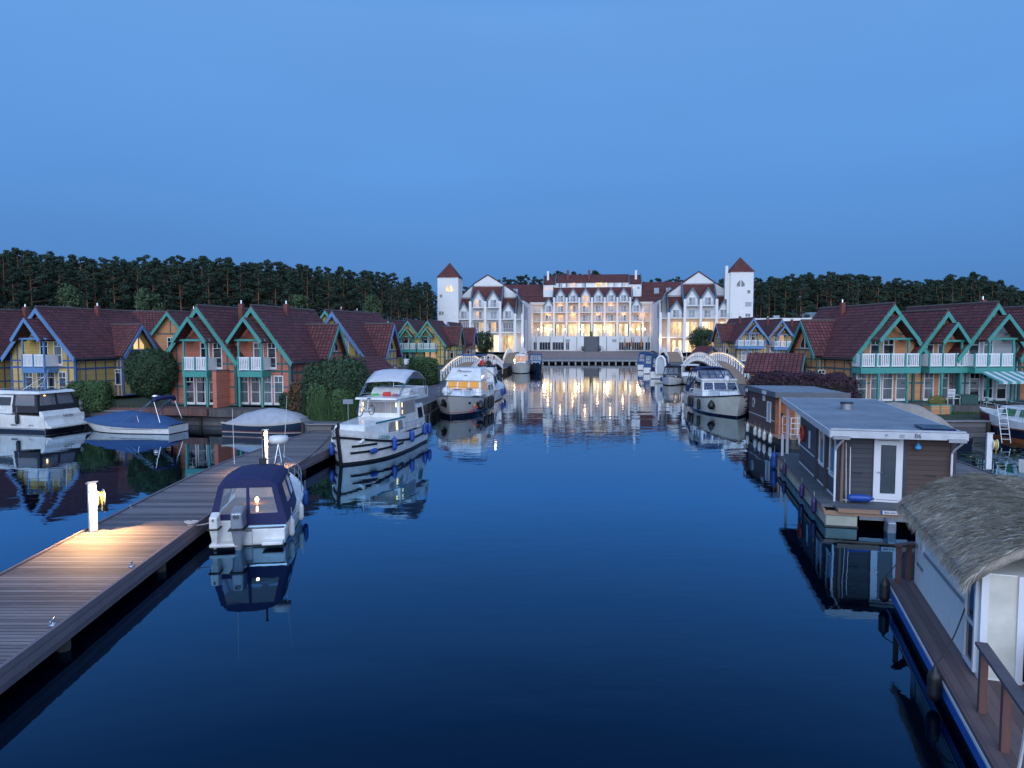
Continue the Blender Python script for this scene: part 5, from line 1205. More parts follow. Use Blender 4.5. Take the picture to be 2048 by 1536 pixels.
def outboard(parent, p, s=1.0, mm=None, name='outboard_motor', txt=None, rz=0):
    mm = mm or mat('outboard_silver', (.30, .33, .38), .25, metal=.3)
    b = MB(); b.M = Matrix.Translation(p) @ Matrix.Scale(s, 4)
    P = [(-.15, -.40, .28), (.15, -.40, .28), (.18, .06, .28), (-.18, .06, .28), (-.14, -.44, .72), (.14, -.44, .72), (.15, .03, .84), (-.15, .03, .84)]; b.hexa(P)
    o = b.build(name, mm, parent, bevel=.05 * s)
    b = MB(); b.M = Matrix.Translation(p) @ Matrix.Scale(s, 4); b.hexa([(-.05, -.22, -.5), (.05, -.22, -.5), (.05, .0, -.5), (-.05, .0, -.5), (-.15, -.38, .26), (.15, -.38, .26), (.17, .04, .26), (-.17, .04, .26)]); b.box(-.1, .1, 0, .16, .0, .35); b.build('motor_leg', mm, o, bevel=.03 * s)
    b = MB(); b.M = Matrix.Translation(p) @ Matrix.Scale(s, 4); b.box(-.205, .205, -.45, .08, .255, .285); b.build('motor_band', BLACK, o)
    if txt: text(txt, o, BLACK, Vector(p) + Vector((0, -.452 * s, .62 * s)), .15 * s, (rad(88), 0, 0), 'number')
    return o
DG = GLASSD
AMBER = mat_lines('amber_curtain_lit', (.6, .28, .03), 'X', .07, depth=.01, gap=.3, groove=.3, rough=.4, var=.2)
AMBER.node_tree.nodes['Principled BSDF'].inputs['Emission Color'].default_value = (1, .42, .03, 1); AMBER.node_tree.nodes['Principled BSDF'].inputs['Emission Strength'].default_value = .28
CURTB = mat_lines('boat_curtain', (.30, .28, .27), 'X', .09, depth=.01, gap=.3, groove=.4, rough=.3, var=.25)
WARML = mat('warm_slot', (1, .7, .3), .4, emit=(1, .55, .18), es=2.4)
# ---- 1. near motorboat with blue canopy
s, b_ = G(498, 1092), G(583, 968)
r = place('motorboat', 'small motorboat with dark blue canopy, a lamp inside and two outboards by the pier', s, s + (b_ - s).normalized() * 6.4)
H = Hull(6.4, 2.35, .62, .80, 1.12, .8, .88, 2.4, .3, .4)
H.skin(r, GEL); H.deck(r, GEL, -.02); H.strip(r, BLACK, -.2, .03, 'boot_stripe', .008); H.strip(r, BLUEF, .44, .47, 'blue_stripe', .008, .15, .97); H.strip(r, STEEL, -.07, -.02, 'rub_rail', .02, rel=True)
tb = MB(); tb.box(-1.02, -.42, -.06, .35, .12, .78); tb.box(.1, 1.02, -.06, .35, .05, .5); tb.box(-.42, .1, -.02, .35, .05, .42); tb.box(-1.0, -.2, -.42, .0, .1, .2); tb.box(.42, 1.0, -.42, .0, .1, .2); tb.build('transom', GEL, r, bevel=.03)
outboard(r, Vector((-.22, -.1, .32)), 1.1, txt='80'); outboard(r, Vector((-.86, -.14, .42)), .78, name='auxiliary_motor', txt='8', mm=GEL)
# canopy: cross sections from transom to windscreen
def canopy(parent, secs, m, name='canopy', ends=(True, False), solid=.02):
    # secs: (y, half width bottom, z bottom, half width top, z shoulder, z crown)
    rows = [[(-wb, y, zb), (-(wb * .4 + wt * .6), y, zb + (zs - zb) * .6), (-wt, y, zs), (-wt * .8, y, zs + (zc - zs) * .65), (-wt * .4, y, zc - .01), (0, y, zc), (wt * .4, y, zc - .01), (wt * .8, y, zs + (zc - zs) * .65), (wt, y, zs), (wb * .4 + wt * .6, y, zb + (zs - zb) * .6), (wb, y, zb)] for y, wb, zb, wt, zs, zc in secs]
    b = MB(); b.grid(rows)
    return b.build(name, m, parent, smooth=False, solid=solid), rows
SEC = [(.02, 1.08, .66, .80, 1.74, 1.95), (.5, 1.1, .72, .82, 1.80, 2.03), (1.3, 1.12, .76, .82, 1.86, 2.06), (2.3, 1.04, .80, .76, 1.84, 2.0)]
def frame_panel(parent, q, cells, frame_m, pane_m, name='canopy_panel', th=.02):
    # a canvas panel on quad q with clear windows cut as cells (u0,u1,v0,v1): built as strips around them
    us = sorted({0, 1, *[c[0] for c in cells], *[c[1] for c in cells]}); vs = sorted({0, 1, *[c[2] for c in cells], *[c[3] for c in cells]})
    b = MB(); pm = MB()
    for i in range(len(us) - 1):
        for j in range(len(vs) - 1):
            uc, vc = (us[i] + us[i+1]) / 2, (vs[j] + vs[j+1]) / 2; hit = any(c[0] < uc < c[1] and c[2] < vc < c[3] for c in cells)
            (pm if hit else b).slab(q, us[i], us[i+1], vs[j], vs[j+1], 0 if not hit else .004, th if not hit else .006)
    o = b.build(name, frame_m, parent); pm.build('clear_window', pane_m, o); return o
# roof + sides from canvas, back with two clear windows
top = [(y, wt, zs, wt, zs, zc) for y, wb, zb, wt, zs, zc in SEC]
b = MB(); b.grid([[(-wt, y, zs), (-wt * .8, y, zs + (zc - zs) * .65), (-wt * .4, y, zc - .01), (0, y, zc), (wt * .4, y, zc - .01), (wt * .8, y, zs + (zc - zs) * .65), (wt, y, zs)] for y, wb, zb, wt, zs, zc in SEC]); co = b.build('canopy', CANVAS, r, solid=.02)
for sd in (-1, 1):
    for (y0, wb0, zb0, wt0, zs0, _), (y1, wb1, zb1, wt1, zs1, _2) in zip(SEC, SEC[1:]):
        q = [(sd * wb0, y0, zb0), (sd * wb1, y1, zb1), (sd * wt1, y1, zs1), (sd * wt0, y0, zs0)]
        if sd < 0: q = [q[1], q[0], q[3], q[2]]
        frame_panel(co, q, [(.12, .88, .34, .88)] if y0 > .4 else [], CANVAS, PVC)
q = [(-1.08, .02, .66), (1.08, .02, .66), (.80, .02, 1.74), (-.80, .02, 1.74)]
frame_panel(co, q, [(.09, .475, .27, .97), (.525, .91, .27, .97)], CANVAS, PVC)
b = MB(); b.prism([(-.80, .02, 1.74), (.80, .02, 1.74), (.64, .02, 1.875), (.32, .02, 1.94), (0, .02, 1.95), (-.32, .02, 1.94), (-.64, .02, 1.875)], (0, .03, 0)); b.prism([(-1.05, .0, .66), (1.05, .0, .66), (.95, .0, .36), (-.6, .0, .36)][::-1], (0, .02, 0)); b.each('canopy_panel', CANVAS, co)
cb = cabin(r, GEL, 2.3, 5.2, .9, 1.55, 1.75, 1.5, 1.3, .0, wf=.9); b = MB(); b.slab(cb['right'], .08, .6, .3, .8, .004, .01); b.slab(cb['left'], .4, .92, .3, .8, .004, .01); b.build('window', DG, r)
ws = cabin(r, DG, 2.2, 3.0, 1.5, 1.86, 1.6, 1.35, .55, 0, 'windscreen', .02)
H.rail(r, .55, .99, .55, .06, 5, close=True)
b = MB(); b.tube((.66, 2.5, 2.15), (.85, 2.1, 4.2), .012, .006); b.tube((-.62, 1.3, 2.2), (-.62, 1.2, 3.9), .012, .006); b.build('antenna', WHITE, r)
b = MB(); b.tube((.1, 2.2, 1.9), (.08, 2.2, 3.05), .035); b.tube((.08, 2.2, 3.05), (.08, 2.2, 3.1), .05); b.box(-.05, .15, 2.1, 2.3, 1.9, 2.2); b.build('mast', BLACK, r)
b = MB(); b.lathe([(.05, 0), (.3, .03), (.32, .14), (.29, .25), (.05, .28)], (.5, 2.5, 2.62), 16); b.build('radar_dome', GEL, r, smooth=True)
b = MB(); [b.tube((.5 + a * .2, 2.5 + c_ * .15, 1.5), (.5, 2.5, 2.62), .02) for a in (-1, 1) for c_ in (-1, 1)]; b.build('radar_stand', STEEL, r)
b = MB(); b.tube((.05, 1.1, .75), (.05, 1.1, 1.05), .03); b.lathe([(.02, 1.04), (.055, 1.08), (.06, 1.14), (.02, 1.2)], (.05, 1.1, 0), 10); b.build('lamp', mat('candle_lamp', (1, .7, .3), emit=(1, .45, .12), es=16), r)
b = MB(); b.box(-.35, .6, .8, 1.5, .98, 1.02); b.box(-.85, -.35, .5, 2.2, .5, .95); b.build('table', mat('teak', (.3, .16, .08), .5), r)
light('cabin_light', r, (.05, .95, 1.3), 5, (1, .45, .18), .04)
for i, (t, z_) in enumerate(((.1, .5), (.32, .62), (.55, .75))):
    q = H.pt(t, .8, 1, .07); q.z = z_ + .1; fender(r, q, '%s fender hanging beside the blue canopy motorboat, %s from its stern' % (('white', 'white', 'blue')[i], ORD[i]), BLUEF if i == 2 else WHITEF, .52, .09, .35)
def rope(pts, label, m=ROPE, rr=.014, sag=.25, n=10):
    P = []
    for a, b in zip(pts, pts[1:]):
        a, b = Vector(a), Vector(b)
        for i in range(n): t = i / n; p = a.lerp(b, t); p.z -= sag * 4 * t * (1 - t); P.append(p)
    P.append(Vector(pts[-1])); o = MB().path(P, rr).build('mooring_rope', m); tag(o, label, 'rope', 'mooring ropes'); return o
rope([G(375, 1050, .66), W_(r, (-1.0, .3, .7))], 'white rope from the pier to the stern of the blue canopy motorboat', sag=.05)
cl = MB(); rr = random.Random(2); base = G(383, 1047, .64)
for k in range(3): cl.path([base + Vector((.13 * math.cos(t * .5 + k) * (1 + .3 * k), .1 * math.sin(t * .5 + k), .02 + .02 * k)) for t in range(13)], .014)
tag(cl.build('rope_coil', ROPE), 'white coil of rope lying on the left pier edge', 'rope', 'mooring ropes')
# ---- 2. white cruiser with bicycle and bimini
s, b_ = G(792, 889), G(676, 934); d_ = (b_ - s).normalized()
r = place('river_cruiser', 'white river cruiser with black rubbing strakes, a bicycle on deck and a raised sunshade', s, b_)
L_ = 9.0; r.location = (*(b_ - d_ * L_).xy, 0); BC = r
H = Hull(L_, 3.1, 1.05, 1.1, 1.78, .5, .86, 3.2, .16, .45)
H.skin(r, GEL); H.deck(r, GEL, -.25); H.strip(r, BLACK, -.25, .12, 'boot_stripe', .012)
H.strip(r, BLACK, -.46, -.34, 'rub_rail', .05, rel=True)
for t0, t1, z_ in ((.80, .95, .82), (.50, .96, .50)):
    for sd in (-1, 1): H.strip(r, BLACK, z_, z_ + .11, 'strake', .035, t0 if sd < 0 or t0 > .6 else .82, t1, stern=False, sides=(sd,))
b = MB(); b.bar((0, L_ + .06, 1.85), (0, L_ - .38, -.2), .13, .14, (0, 1, 0)); b.build('stem_post', BLACK, r); b = MB(); b.tube((0, L_ - .1, 1.7), (0, L_ - .1, 2.05), .07); b.build('bollard', BLACK, r)
fd = cabin(r, GEL, 3.6, 8.15, 1.0, 1.84, 2.8, 2.6, .45, 0, 'fore_cabin', .12, 1.7)
panes(r, fd['left'], [(.80, .90, .25, .85), (.55, .72, .25, .85)], CURTB, WHITE); panes(r, fd['right'], [(.2, .4, .3, .8)], DG, WHITE)
ph = cabin(r, GEL, 1.6, 4.3, 1.0, 2.78, 2.5, 2.3, .28, .05, 'wheelhouse', .06)
panes(r, ph['front'], [(.06, .94, .60, .92)], CURTB, None, name='window'); panes(r, ph['right'], [(.06, .92, .52, .92)], CURTB); panes(r, ph['left'], [(.08, .94, .52, .92)], CURTB)
b = MB(); b.slab(ph['front'], .08, .125, .63, .9, .018, .006); b.slab(ph['front'], .90, .935, .78, .9, .018, .006); b.slab(ph['left'], .1, .15, .76, .9, .018, .006); b.slab(ph['left'], .12, .16, .56, .68, .018, .006); b.slab(fd['left'], .74, .765, .3, .8, .03, .006); b.each('cabin_lamp', WARML, r)
b = MB(); [b.slab(ph['left'], u - .008, u + .008, .52, .92, .014, .02) for u in (.32, .52, .73)]; b.build('window_bar', GREYM, r)
tp = MB(); tp.hexa([(-1.28, 1.3, 2.78), (1.28, 1.3, 2.78), (1.2, 4.55, 2.78), (-1.2, 4.55, 2.78), (-1.25, 1.3, 2.9), (1.25, 1.3, 2.9), (1.15, 4.5, 2.9), (-1.15, 4.5, 2.9)]); tp.build('wheelhouse_roof', GEL, r, bevel=.04)
fb = cabin(r, GEL, 1.0, 2.6, 2.9, 3.3, 2.3, 2.2, .35, .0, 'flybridge', .06); b = MB(); b.box(-1.05, 1.05, -.9, 1.2, 2.55, 2.65); [b.box(*a) for a in ((-1.05, -1.0, -.9, 1.0, 2.65, 3.2), (1.0, 1.05, -.9, 1.0, 2.65, 3.2), (-1.0, 1.0, -.9, -.85, 2.65, 3.2))]; b.build('flybridge_seat', GEL, r, bevel=.04)
ac = cabin(r, GEL, .1, 1.55, .95, 2.3, 2.5, 2.2, 0, .15, 'aft_cabin', .06); panes(r, ac['left'], [(.2, .75, .4, .85)], DG, WHITE)
b = MB(); b.box(-.9, .9, .1, 1.5, .9, 1.0); b.build('aft_deck', GEL, r)
b = MB(); P0 = fd['left']; b.slab(P0, .25, 1.0, .93, 1.03, .006, .02); b.build('green_sheer_stripe', mat('teal_stripe', (.02, .2, .22), .4), r)
H.rail(r, .02, .55, .5, .06, 5, mid=True)
b = MB(); b.path([(-1.18, 1.6, 3.0), (-1.2, 2.6, 3.15), (-1.1, 4.3, 3.02)], .016); b.path([(1.18, 1.9, 2.95), (1.15, 3.6, 3.05), (1.05, 4.3, 2.95)], .016); b.build('roof_rail', STEEL, r)
bm = MB(); rows = []
for i in range(11):
    t = i / 10; y = 3.2 - 3.4 * t; zc = 3.42 + .85 * math.sin(math.pi * (.10 + t * .80)) + .0 * t; rows.append([(x, y, zc - .10 * (x / 1.15) ** 4 - .02 * math.sin(i * 2 + x * 3)) for x in (-1.15, -.8, -.3, .3, .8, 1.15)])
bm.grid(rows); bo = bm.build('sunshade', mat('white_canvas', (.50, .52, .56), .8, bump=.015, bscale=5), r, smooth=True, solid=.025)
b = MB()
for sx in (-1.12, 1.12):
    b.path([(sx, 4.1, 2.95), (sx, 3.7, 3.25), (sx, 3.2, rows[0][0][2])], .025); b.path([(sx, 3.9, 2.95), (sx, 3.1, 3.5), (sx, 2.2, 3.95)], .02); b.path([(sx * .95, -.5, 2.7), (sx, -.4, 3.0), (sx, -.2, rows[-1][0][2])], .02); b.path([(sx * .95, -.4, 2.8), (sx, .2, 3.6)], .016)
b.tube((0, 2.0, 3.3), (0, 1.9, 4.05), .02); b.build('sunshade_frame', STEEL, bo)
H2 = Matrix.Rotation(0, 4, 'Z')
text_on('LYCHEN', r, mat('teal_paint', (.02, .3, .33), .4), H.pt(.74, .86, -1, .03), H.pt(.68, .86, -1) - H.pt(.78, .86, -1), (0, 0, 1), .25, name='lettering')
for i, (t, z_, lay) in enumerate(((.84, .56, 'y'), (.66, .70, None), (.40, .8, None), (.12, .85, None), (.02, .8, None))):
    q = H.pt(t, H.kz(t, .7), -1, .15); q.z = z_ + (.3 if not lay else 0); fender(r, q, 'blue fender on the side of the bicycle boat, %s from its bow' % ORD[i], BLUEF, .62, .13, .55 if not lay else 0, lay)
q = H.pt(.9, H.kz(.9, .6), 1, .15); q.z = .9; fender(r, q, 'blue fender between the bicycle boat and the pier', BLUEF, .55, .13, .5)
# things lying on the boat
bk = thing('bicycle', 'white folding bicycle standing on the foredeck of the river cruiser', 'bicycle', W_(r, (.35, 5.0, 1.99)), r.rotation_euler.z + rad(75))
def torus(mb, c, R_, r_, axis=(0, 1, 0), n=20): 
    a = Vector(axis).normalized(); x = a.orthogonal().normalized(); y = a.cross(x); mb.path([Vector(c) + x * R_ * math.cos(2*math.pi*i/n) + y * R_ * math.sin(2*math.pi*i/n) for i in range(n)], r_, 5, True)
for x_ in (-.48, .48):
    b = MB(); torus(b, (x_, 0, .26), .25, .022); wo = b.build('tyre', BLACK, bk); b = MB(); [b.tube((x_, 0, .26), (x_ + .24 * math.cos(a), 0, .26 + .24 * math.sin(a)), .004, n=3) for a in [k * math.pi / 5 for k in range(10)]]; b.tube((x_, -.04, .26), (x_, .04, .26), .03); b.build('spokes', STEEL, wo)
b = MB(); b.path([(-.48, 0, .26), (-.12, 0, .28), (.02, 0, .3), (.36, 0, .62)], .04); b.tube((.36, 0, .55), (.48, .03, .26), .018); b.tube((.36, 0, .5), (.3, 0, 1.0), .022); b.tube((-.12, 0, .25), (-.22, 0, .85), .02); b.tube((-.48, 0, .26), (-.2, 0, .5), .016); b.build('frame', WHITE, bk)
b = MB(); b.path([(.22, -.26, 1.04), (.3, -.1, 1.02), (.3, .1, 1.02), (.22, .26, 1.04)], .015); b.build('handlebar', BLACK, bk); b = MB(); b.hexa([(-.34, -.08, .85), (-.12, -.02, .85), (-.12, .02, .85), (-.34, .08, .85), (-.34, -.08, .9), (-.12, -.02, .9), (-.12, .02, .9), (-.34, .08, .9)]); b.build('saddle', BLACK, bk, bevel=.015)
b = MB(); b.box(-.62, -.3, -.11, .11, .56, .58); b.build('luggage_rack', STEEL, bk)
for nm, lab, p, sz, m_ in (('red_bag', 'red bag lying on the white wheelhouse roof of the river cruiser', (-.1, 3.2, 2.91), (.5, .4, .22), REDC), ('folded_cloth', 'pinkish folded cloth left of the red bag on the wheelhouse roof', (-.6, 3.25, 2.91), (.38, .35, .12), mat('pink_cloth', (.3, .1, .14), .8)), ('cushion', 'bright green cushion on the wheelhouse roof of the river cruiser', (.75, 2.85, 2.91), (.45, .35, .08), mat('green_cloth', (.06, .5, .05), .7))):
    b = MB(); a, c_, h_ = sz; b.hexa([(-a/2, -c_/2, 0), (a/2, -c_/2, 0), (a/2, c_/2, 0), (-a/2, c_/2, 0), (-a/2.6, -c_/2.4, h_), (a/2.4, -c_/2.6, h_ * .8), (a/2.6, c_/2.4, h_), (-a/2.4, c_/2.6, h_ * .85)]); o = b.build(nm, m_, None, bevel=.04); o.location = W_(r, p); o.rotation_euler.z = r.rotation_euler.z + .4; tag(o, lab, nm.split('_')[-1])
rope([W_(r, (0, 8.9, 1.95)), G(560, 955, .66)], 'dark bow line from the river cruiser running forward along the pier', ROPED, .015, .25)
rope([W_(r, (-.1, 8.9, 1.9)), G(600, 925, .66)], 'second dark bow line from the river cruiser to the pier', ROPED, .015, .15)
# ---- 3. cruiser with amber curtains
b0 = G(896, 838); s0 = b0 + Vector((1.7, 10.2, 0)); d_ = (b0 - s0).normalized()
L_ = 10.6; r = place('motor_yacht', 'pale grey cruiser with amber lit curtains, dark anchor and black fenders at the quay', b0 - d_ * L_, b0); PR = r
H = Hull(L_, 3.8, 1.3, 1.3, 1.78, 1.0, .85, 3.4, .42, .45)
H.skin(r, GELG); H.deck(r, GEL, -.03); H.strip(r, NAVY, -.2, .28, 'boot_stripe', .012); H.strip(r, mat('red_line', (.35, .03, .02), .4), .36, .40, 'red_line', .014); H.strip(r, GREYM, -.06, .0, 'rub_rail', .03, rel=True)
tr_ = cabin(r, GEL, 5.0, 8.8, 1.4, 1.95, 2.5, 2.2, 1.0, 0, 'trunk_cabin', .08, 1.4)
sl_ = cabin(r, GEL, 3.2, 6.0, 1.4, 2.62, 3.2, 2.85, .55, 0, 'saloon', .06)
panes(r, sl_['front'], [(.06, .32, .46, .9), (.36, .64, .46, .9), (.68, .94, .46, .9)], AMBER, WHITE); panes(r, sl_['left'], [(.16, .7, .3, .88)], AMBER, WHITE); panes(r, sl_['right'], [(.16, .7, .3, .88)], DG, WHITE)
ro_ = MB(); ro_.hexa([(-1.6, 2.2, 2.6), (1.6, 2.2, 2.6), (1.55, 5.75, 2.6), (-1.55, 5.75, 2.6), (-1.3, 2.2, 3.6), (1.3, 2.2, 3.6), (1.2, 4.6, 3.6), (-1.2, 4.6, 3.6)]); ro_.build('upper_hood', GEL, r, bevel=.1)
ac = cabin(r, GEL, .3, 3.2, 1.2, 2.25, 3.2, 2.9, 0, .1, 'aft_cabin', .06); panes(r, ac['left'], [(.15, .45, .4, .8), (.55, .85, .4, .8)], DG, WHITE)
rc, rt, rt2, rc2 = [Vector(p) for p in ((1.55, 5.75, 2.6), (-1.55, 5.75, 2.6), (-1.2, 4.6, 3.6), (1.2, 4.6, 3.6))]
text_on('Picasso', r, NAVY, Vector((.1, 4.93, 3.34)), (-1, 0, 0), (rt2 + rc2 - rc - rt), .42, shear=.35); text_on('Blue', r, NAVY, Vector((-.15, 5.32, 3.0)), (-1, 0, 0), (rt2 + rc2 - rc - rt), .16, shear=.3)
an_ = MB(); an_.lathe([(.05, 0), (.34, 0), (.30, .09), (.05, .12)], (0, 0, 0), 14, 'x'); an_.box(.05, .16, -.32, .32, -.25, -.12); an_.tube((.1, 0, .3), (.14, 0, -.3), .05); ao = an_.build('anchor', mat('anchor_black', (.02, .02, .022), .3, metal=.6), r); q = H.pt(.955, .72, 1, .0); ao.location = q; ao.rotation_euler = (0, 0, rad(52))
for t in (.84, .74, .64): b = MB(); a = [H.pt(t - .012, .76, -1, .012), H.pt(t + .012, .76, -1, .012), H.pt(t + .012, .67, -1, .012), H.pt(t - .012, .67, -1, .012)]; b.prism(a, (-.015, 0, 0)); b.build('porthole', DG, r)
b = MB(); b.lathe([(.02, 0), (.3, .02), (.36, .18), (.26, .4), (.1, .5), (.01, .52)], (.75, 8.3, 1.75), 14); b.build('satellite_dome', GEL, r, smooth=True)
b = MB(); b.box(-.15, .35, 7.0, 7.5, 1.96, 2.02); b.box(-.95, -.5, 6.3, 6.7, 1.97, 2.03); b.each('hatch', mat('blue_glass_hatch', (.03, .08, .18), .1), r)
H.rail(r, .45, .985, .7, .08, 7, close=True); H.rail(r, .0, .28, .8, .08, 3)
b = MB(); b.path([(-1.25, 3.0, 3.5), (-1.7, 1.4, 2.9), (-1.75, .6, 1.9)], .035); b.path([(1.25, 3.0, 3.5), (1.7, 1.4, 2.9), (1.75, .6, 1.9)], .035); b.build('grab_frame', STEEL, r)
b = MB(); b.box(-1.1, 1.3, 1.0, 2.4, 4.55, 4.66); b.build('bimini', CANVASB, r, bevel=.04); b = MB(); [b.tube((a, y_ - .9, 3.4), (a, y_ - .9, 4.55), .015) for a in (-1, 1) for y_ in (2.0, 3.2)]; b.build('bimini_frame', STEEL, r)
for i, t in enumerate((.58, .44, .30)): q = H.pt(t, H.kz(t, .9), -1, .16); q.z = 1.2; fender(r, q, 'long black fender on the side of the amber-curtained cruiser, %s from its bow' % ORD[i], BLACK, .95, .15, .5)
q = H.pt(.72, H.kz(.72, .9), -1, .22); q.z = 1.05; fender(r, q, 'round black drop-shaped fender on the amber-curtained cruiser', BLACK, .5, .3, .9, ball=True)
pf = thing('windmill_toy', 'red, yellow and blue pinwheel decoration beside the round fender', 'decoration', W_(r, H.pt(.80, .5, -1, .12))); 
for k, m_ in enumerate((REDC, mat('yellow_paint', (.6, .35, .02), .5), BLUEF, mat('yellow_paint', (.6, .35, .02), .5), REDC, BLUEF)): a = k * math.pi / 3; b = MB(); b.prism([(0, 0, 0), (.38 * math.cos(a), 0, .38 * math.sin(a)), (.3 * math.cos(a + .5), 0, .3 * math.sin(a + .5))], (0, .02, 0)); b.build('blade', m_, pf)
rope([W_(r, (-.3, L_ - .3, 2.1)), G(832, 842, .95)], 'dark bow rope from the amber-curtained cruiser to the quay', ROPED, .02, .3)
light('deck_light', r, (-2.1, 2.6, 3.2), 10, (1, .7, .5), .1)
# ---- generic smaller cruisers
def cruiser(name, label, bow, stern, L, B, zs=.9, zb=1.5, cover=None, hullm=GEL, cab=(.35, .75, 1.9), stripe=NAVY, rail=True, canopyz=2.4, lit=None, fend=None, who=None, wide=.8, radar=False, cw=.75, canopy_y=None, windows=True, flip=None, glass=None, fside=1):
    bow, stern = Vector(bow), Vector(stern); d = (bow - stern).normalized(); r = place(name, label, bow - d * L, bow)
    H = Hull(L, B, zs, zs, zb, L * .1, .85, 2.4, .28, .42); H.skin(r, hullm); H.deck(r, GEL, -.02); H.strip(r, stripe, -.2, .12, 'boot_stripe', .01); H.strip(r, NAVY if stripe is BLACK else stripe, -.05, 0, 'rub_rail', .03, rel=True)
    y0, y1, zt = cab[0] * L, cab[1] * L, cab[2]; zc = H.sheer(.6)
    if cab[2]:
        c = cabin(r, GEL, y0, y1, zc - .1, zt, B * cw, B * cw * .85, (y1 - y0) * .35, .05, 'cabin', .06, B * cw * .7)
        if windows: panes(r, c['front'], [(.06, .47, .25, .85), (.53, .94, .25, .85)], glass or DG, None); panes(r, c['right'], [(.1, .75, .35, .85)], glass or DG, None); panes(r, c['left'], [(.25, .9, .35, .85)], glass or DG, None)
    if cover:
        a0, a1 = canopy_y or (.05, cab[0] + .04); a0 *= L; a1 *= L; zz = H.sheer(.1); hw = B / 2 * .86; z = canopyz
        S = [(a0, hw, zz, hw * .8, z - .22, z - .08), ((a0 + a1) / 2, hw, zz, hw * .85, z - .1, z), (a1, hw * .95, zz + .1, hw * .8, z - .15, z - .02)]
        b = MB(); b.grid([[(-wt, y, s_), (-wt * .7, y, s_ + (c_ - s_) * .7), (0, y, c_), (wt * .7, y, s_ + (c_ - s_) * .7), (wt, y, s_)] for y, wb, zb_, wt, s_, c_ in S]); co = b.build('canopy', cover, r, solid=.02)
        for sd in (-1, 1):
            for A, B_ in zip(S, S[1:]):
                q = [(sd * A[1], A[0], A[2]), (sd * B_[1], B_[0], B_[2]), (sd * B_[3], B_[0], B_[4]), (sd * A[3], A[0], A[4])]; q = q if sd > 0 else [q[1], q[0], q[3], q[2]]
                frame_panel(co, q, [(.1, .9, .25, .85)], cover, PVC)
        A = S[0]; frame_panel(co, [(-A[1], A[0], A[2]), (A[1], A[0], A[2]), (A[3], A[0], A[4]), (-A[3], A[0], A[4])], [(.08, .47, .3, .9), (.53, .92, .3, .9)], cover, PVC)
        A = S[-1]; frame_panel(co, [(A[1], A[0], max(A[2], zt if cab[2] else 0)), (-A[1], A[0], max(A[2], zt if cab[2] else 0)), (-A[3], A[0], A[4]), (A[3], A[0], A[4])], [(.05, .32, .15, .88), (.36, .64, .15, .88), (.68, .95, .15, .88)], cover, PVC)
    if rail: H.rail(r, .5, .98, .5, .06, 4, close=True)
    if radar: b = MB(); b.lathe([(.02, 0), (.2, .03), (.22, .2), (.12, .32), (.01, .35)], (0, y0 + .5, zt + 1.0), 12); b.tube((0, y0 + .5, zt - .1), (0, y0 + .5, zt + 1.0), .03); b.build('radar_dome', GEL, r)
    if fend:
        for i, t in enumerate(fend[1]): q = H.pt(t, H.kz(t, .6), fside, .13); q.z = .95; fender(r, q, '%s fender on the %s, %s from its bow' % (fend[2], who, ORD[i]), fend[0], .6, .13, .4)
    if lit: light('cabin_light', r, (0, L * .3, 1.8), lit, (1, .6, .3), .1)
    return r, H
def pb(u, v): return G(u, v)
# left row beyond the amber cruiser
fr, fh = cruiser('flybridge_cruiser', 'white flybridge cruiser with three people on its upper deck behind the amber-curtained cruiser', pb(1000, 768) + Vector((.2, 0, 0)), pb(990, 793), 11, 3.4, 1.1, 1.6, None, cab=(.1, .7, 2.5), stripe=mat('brown_stripe', (.1, .04, .03), .5), rail=True, fend=(BLUEF, (.7, .55, .35), 'blue'), who='flybridge cruiser with people', lit=6)
fr.location = (*G(978, 800).xy, 0)
d_ = (G(1010, 758) - G(985, 803)); d_ = Vector((1.0, 9.5, 0)); 
fr.location = (-3.0, 67.3, 0); fr.rotation_euler.z = math.atan2(-1.0, 10.0); 
c = cabin(fr, GEL, 1.4, 4.6, 2.5, 3.25, 2.3, 2.1, .5, .0, 'flybridge', .06); b = MB(); b.box(-.9, .9, 4.4, 4.45, 3.2, 3.5); b.build('windscreen', DG, fr)
for f_ in [o for o in bpy.data.objects if o.name.startswith('boat_fender') and 'flybridge cruiser' in o.get('label', '')]:
    i = [k for k, w in enumerate(ORD) if w in f_['label'].split(',')[-1]][0]; t = (.7, .5, .3)[i]; q = fh.pt(t, fh.kz(t, .6), 1, .13); q.z = .95; f_.location = W_(fr, q)
cruiser('cabin_cruiser', 'small white cruiser with lit windows at the far left path end', G(1041, 748), G(1045, 735), 9, 3.4, 1.5, 1.9, None, hullm=CREAM, cab=(.15, .62, 3.3), stripe=NAVY, lit=10, radar=False, glass=LITS)
cruiser('sloop', 'dark navy boat with a bright blue canopy beside the far small cruiser', G(1072, 746), G(1069, 734), 8.5, 3.0, 1.3, 1.7, CANVASB, hullm=NAVY, cab=(.45, .7, 1.9), canopyz=3.4, canopy_y=(.05, .55))
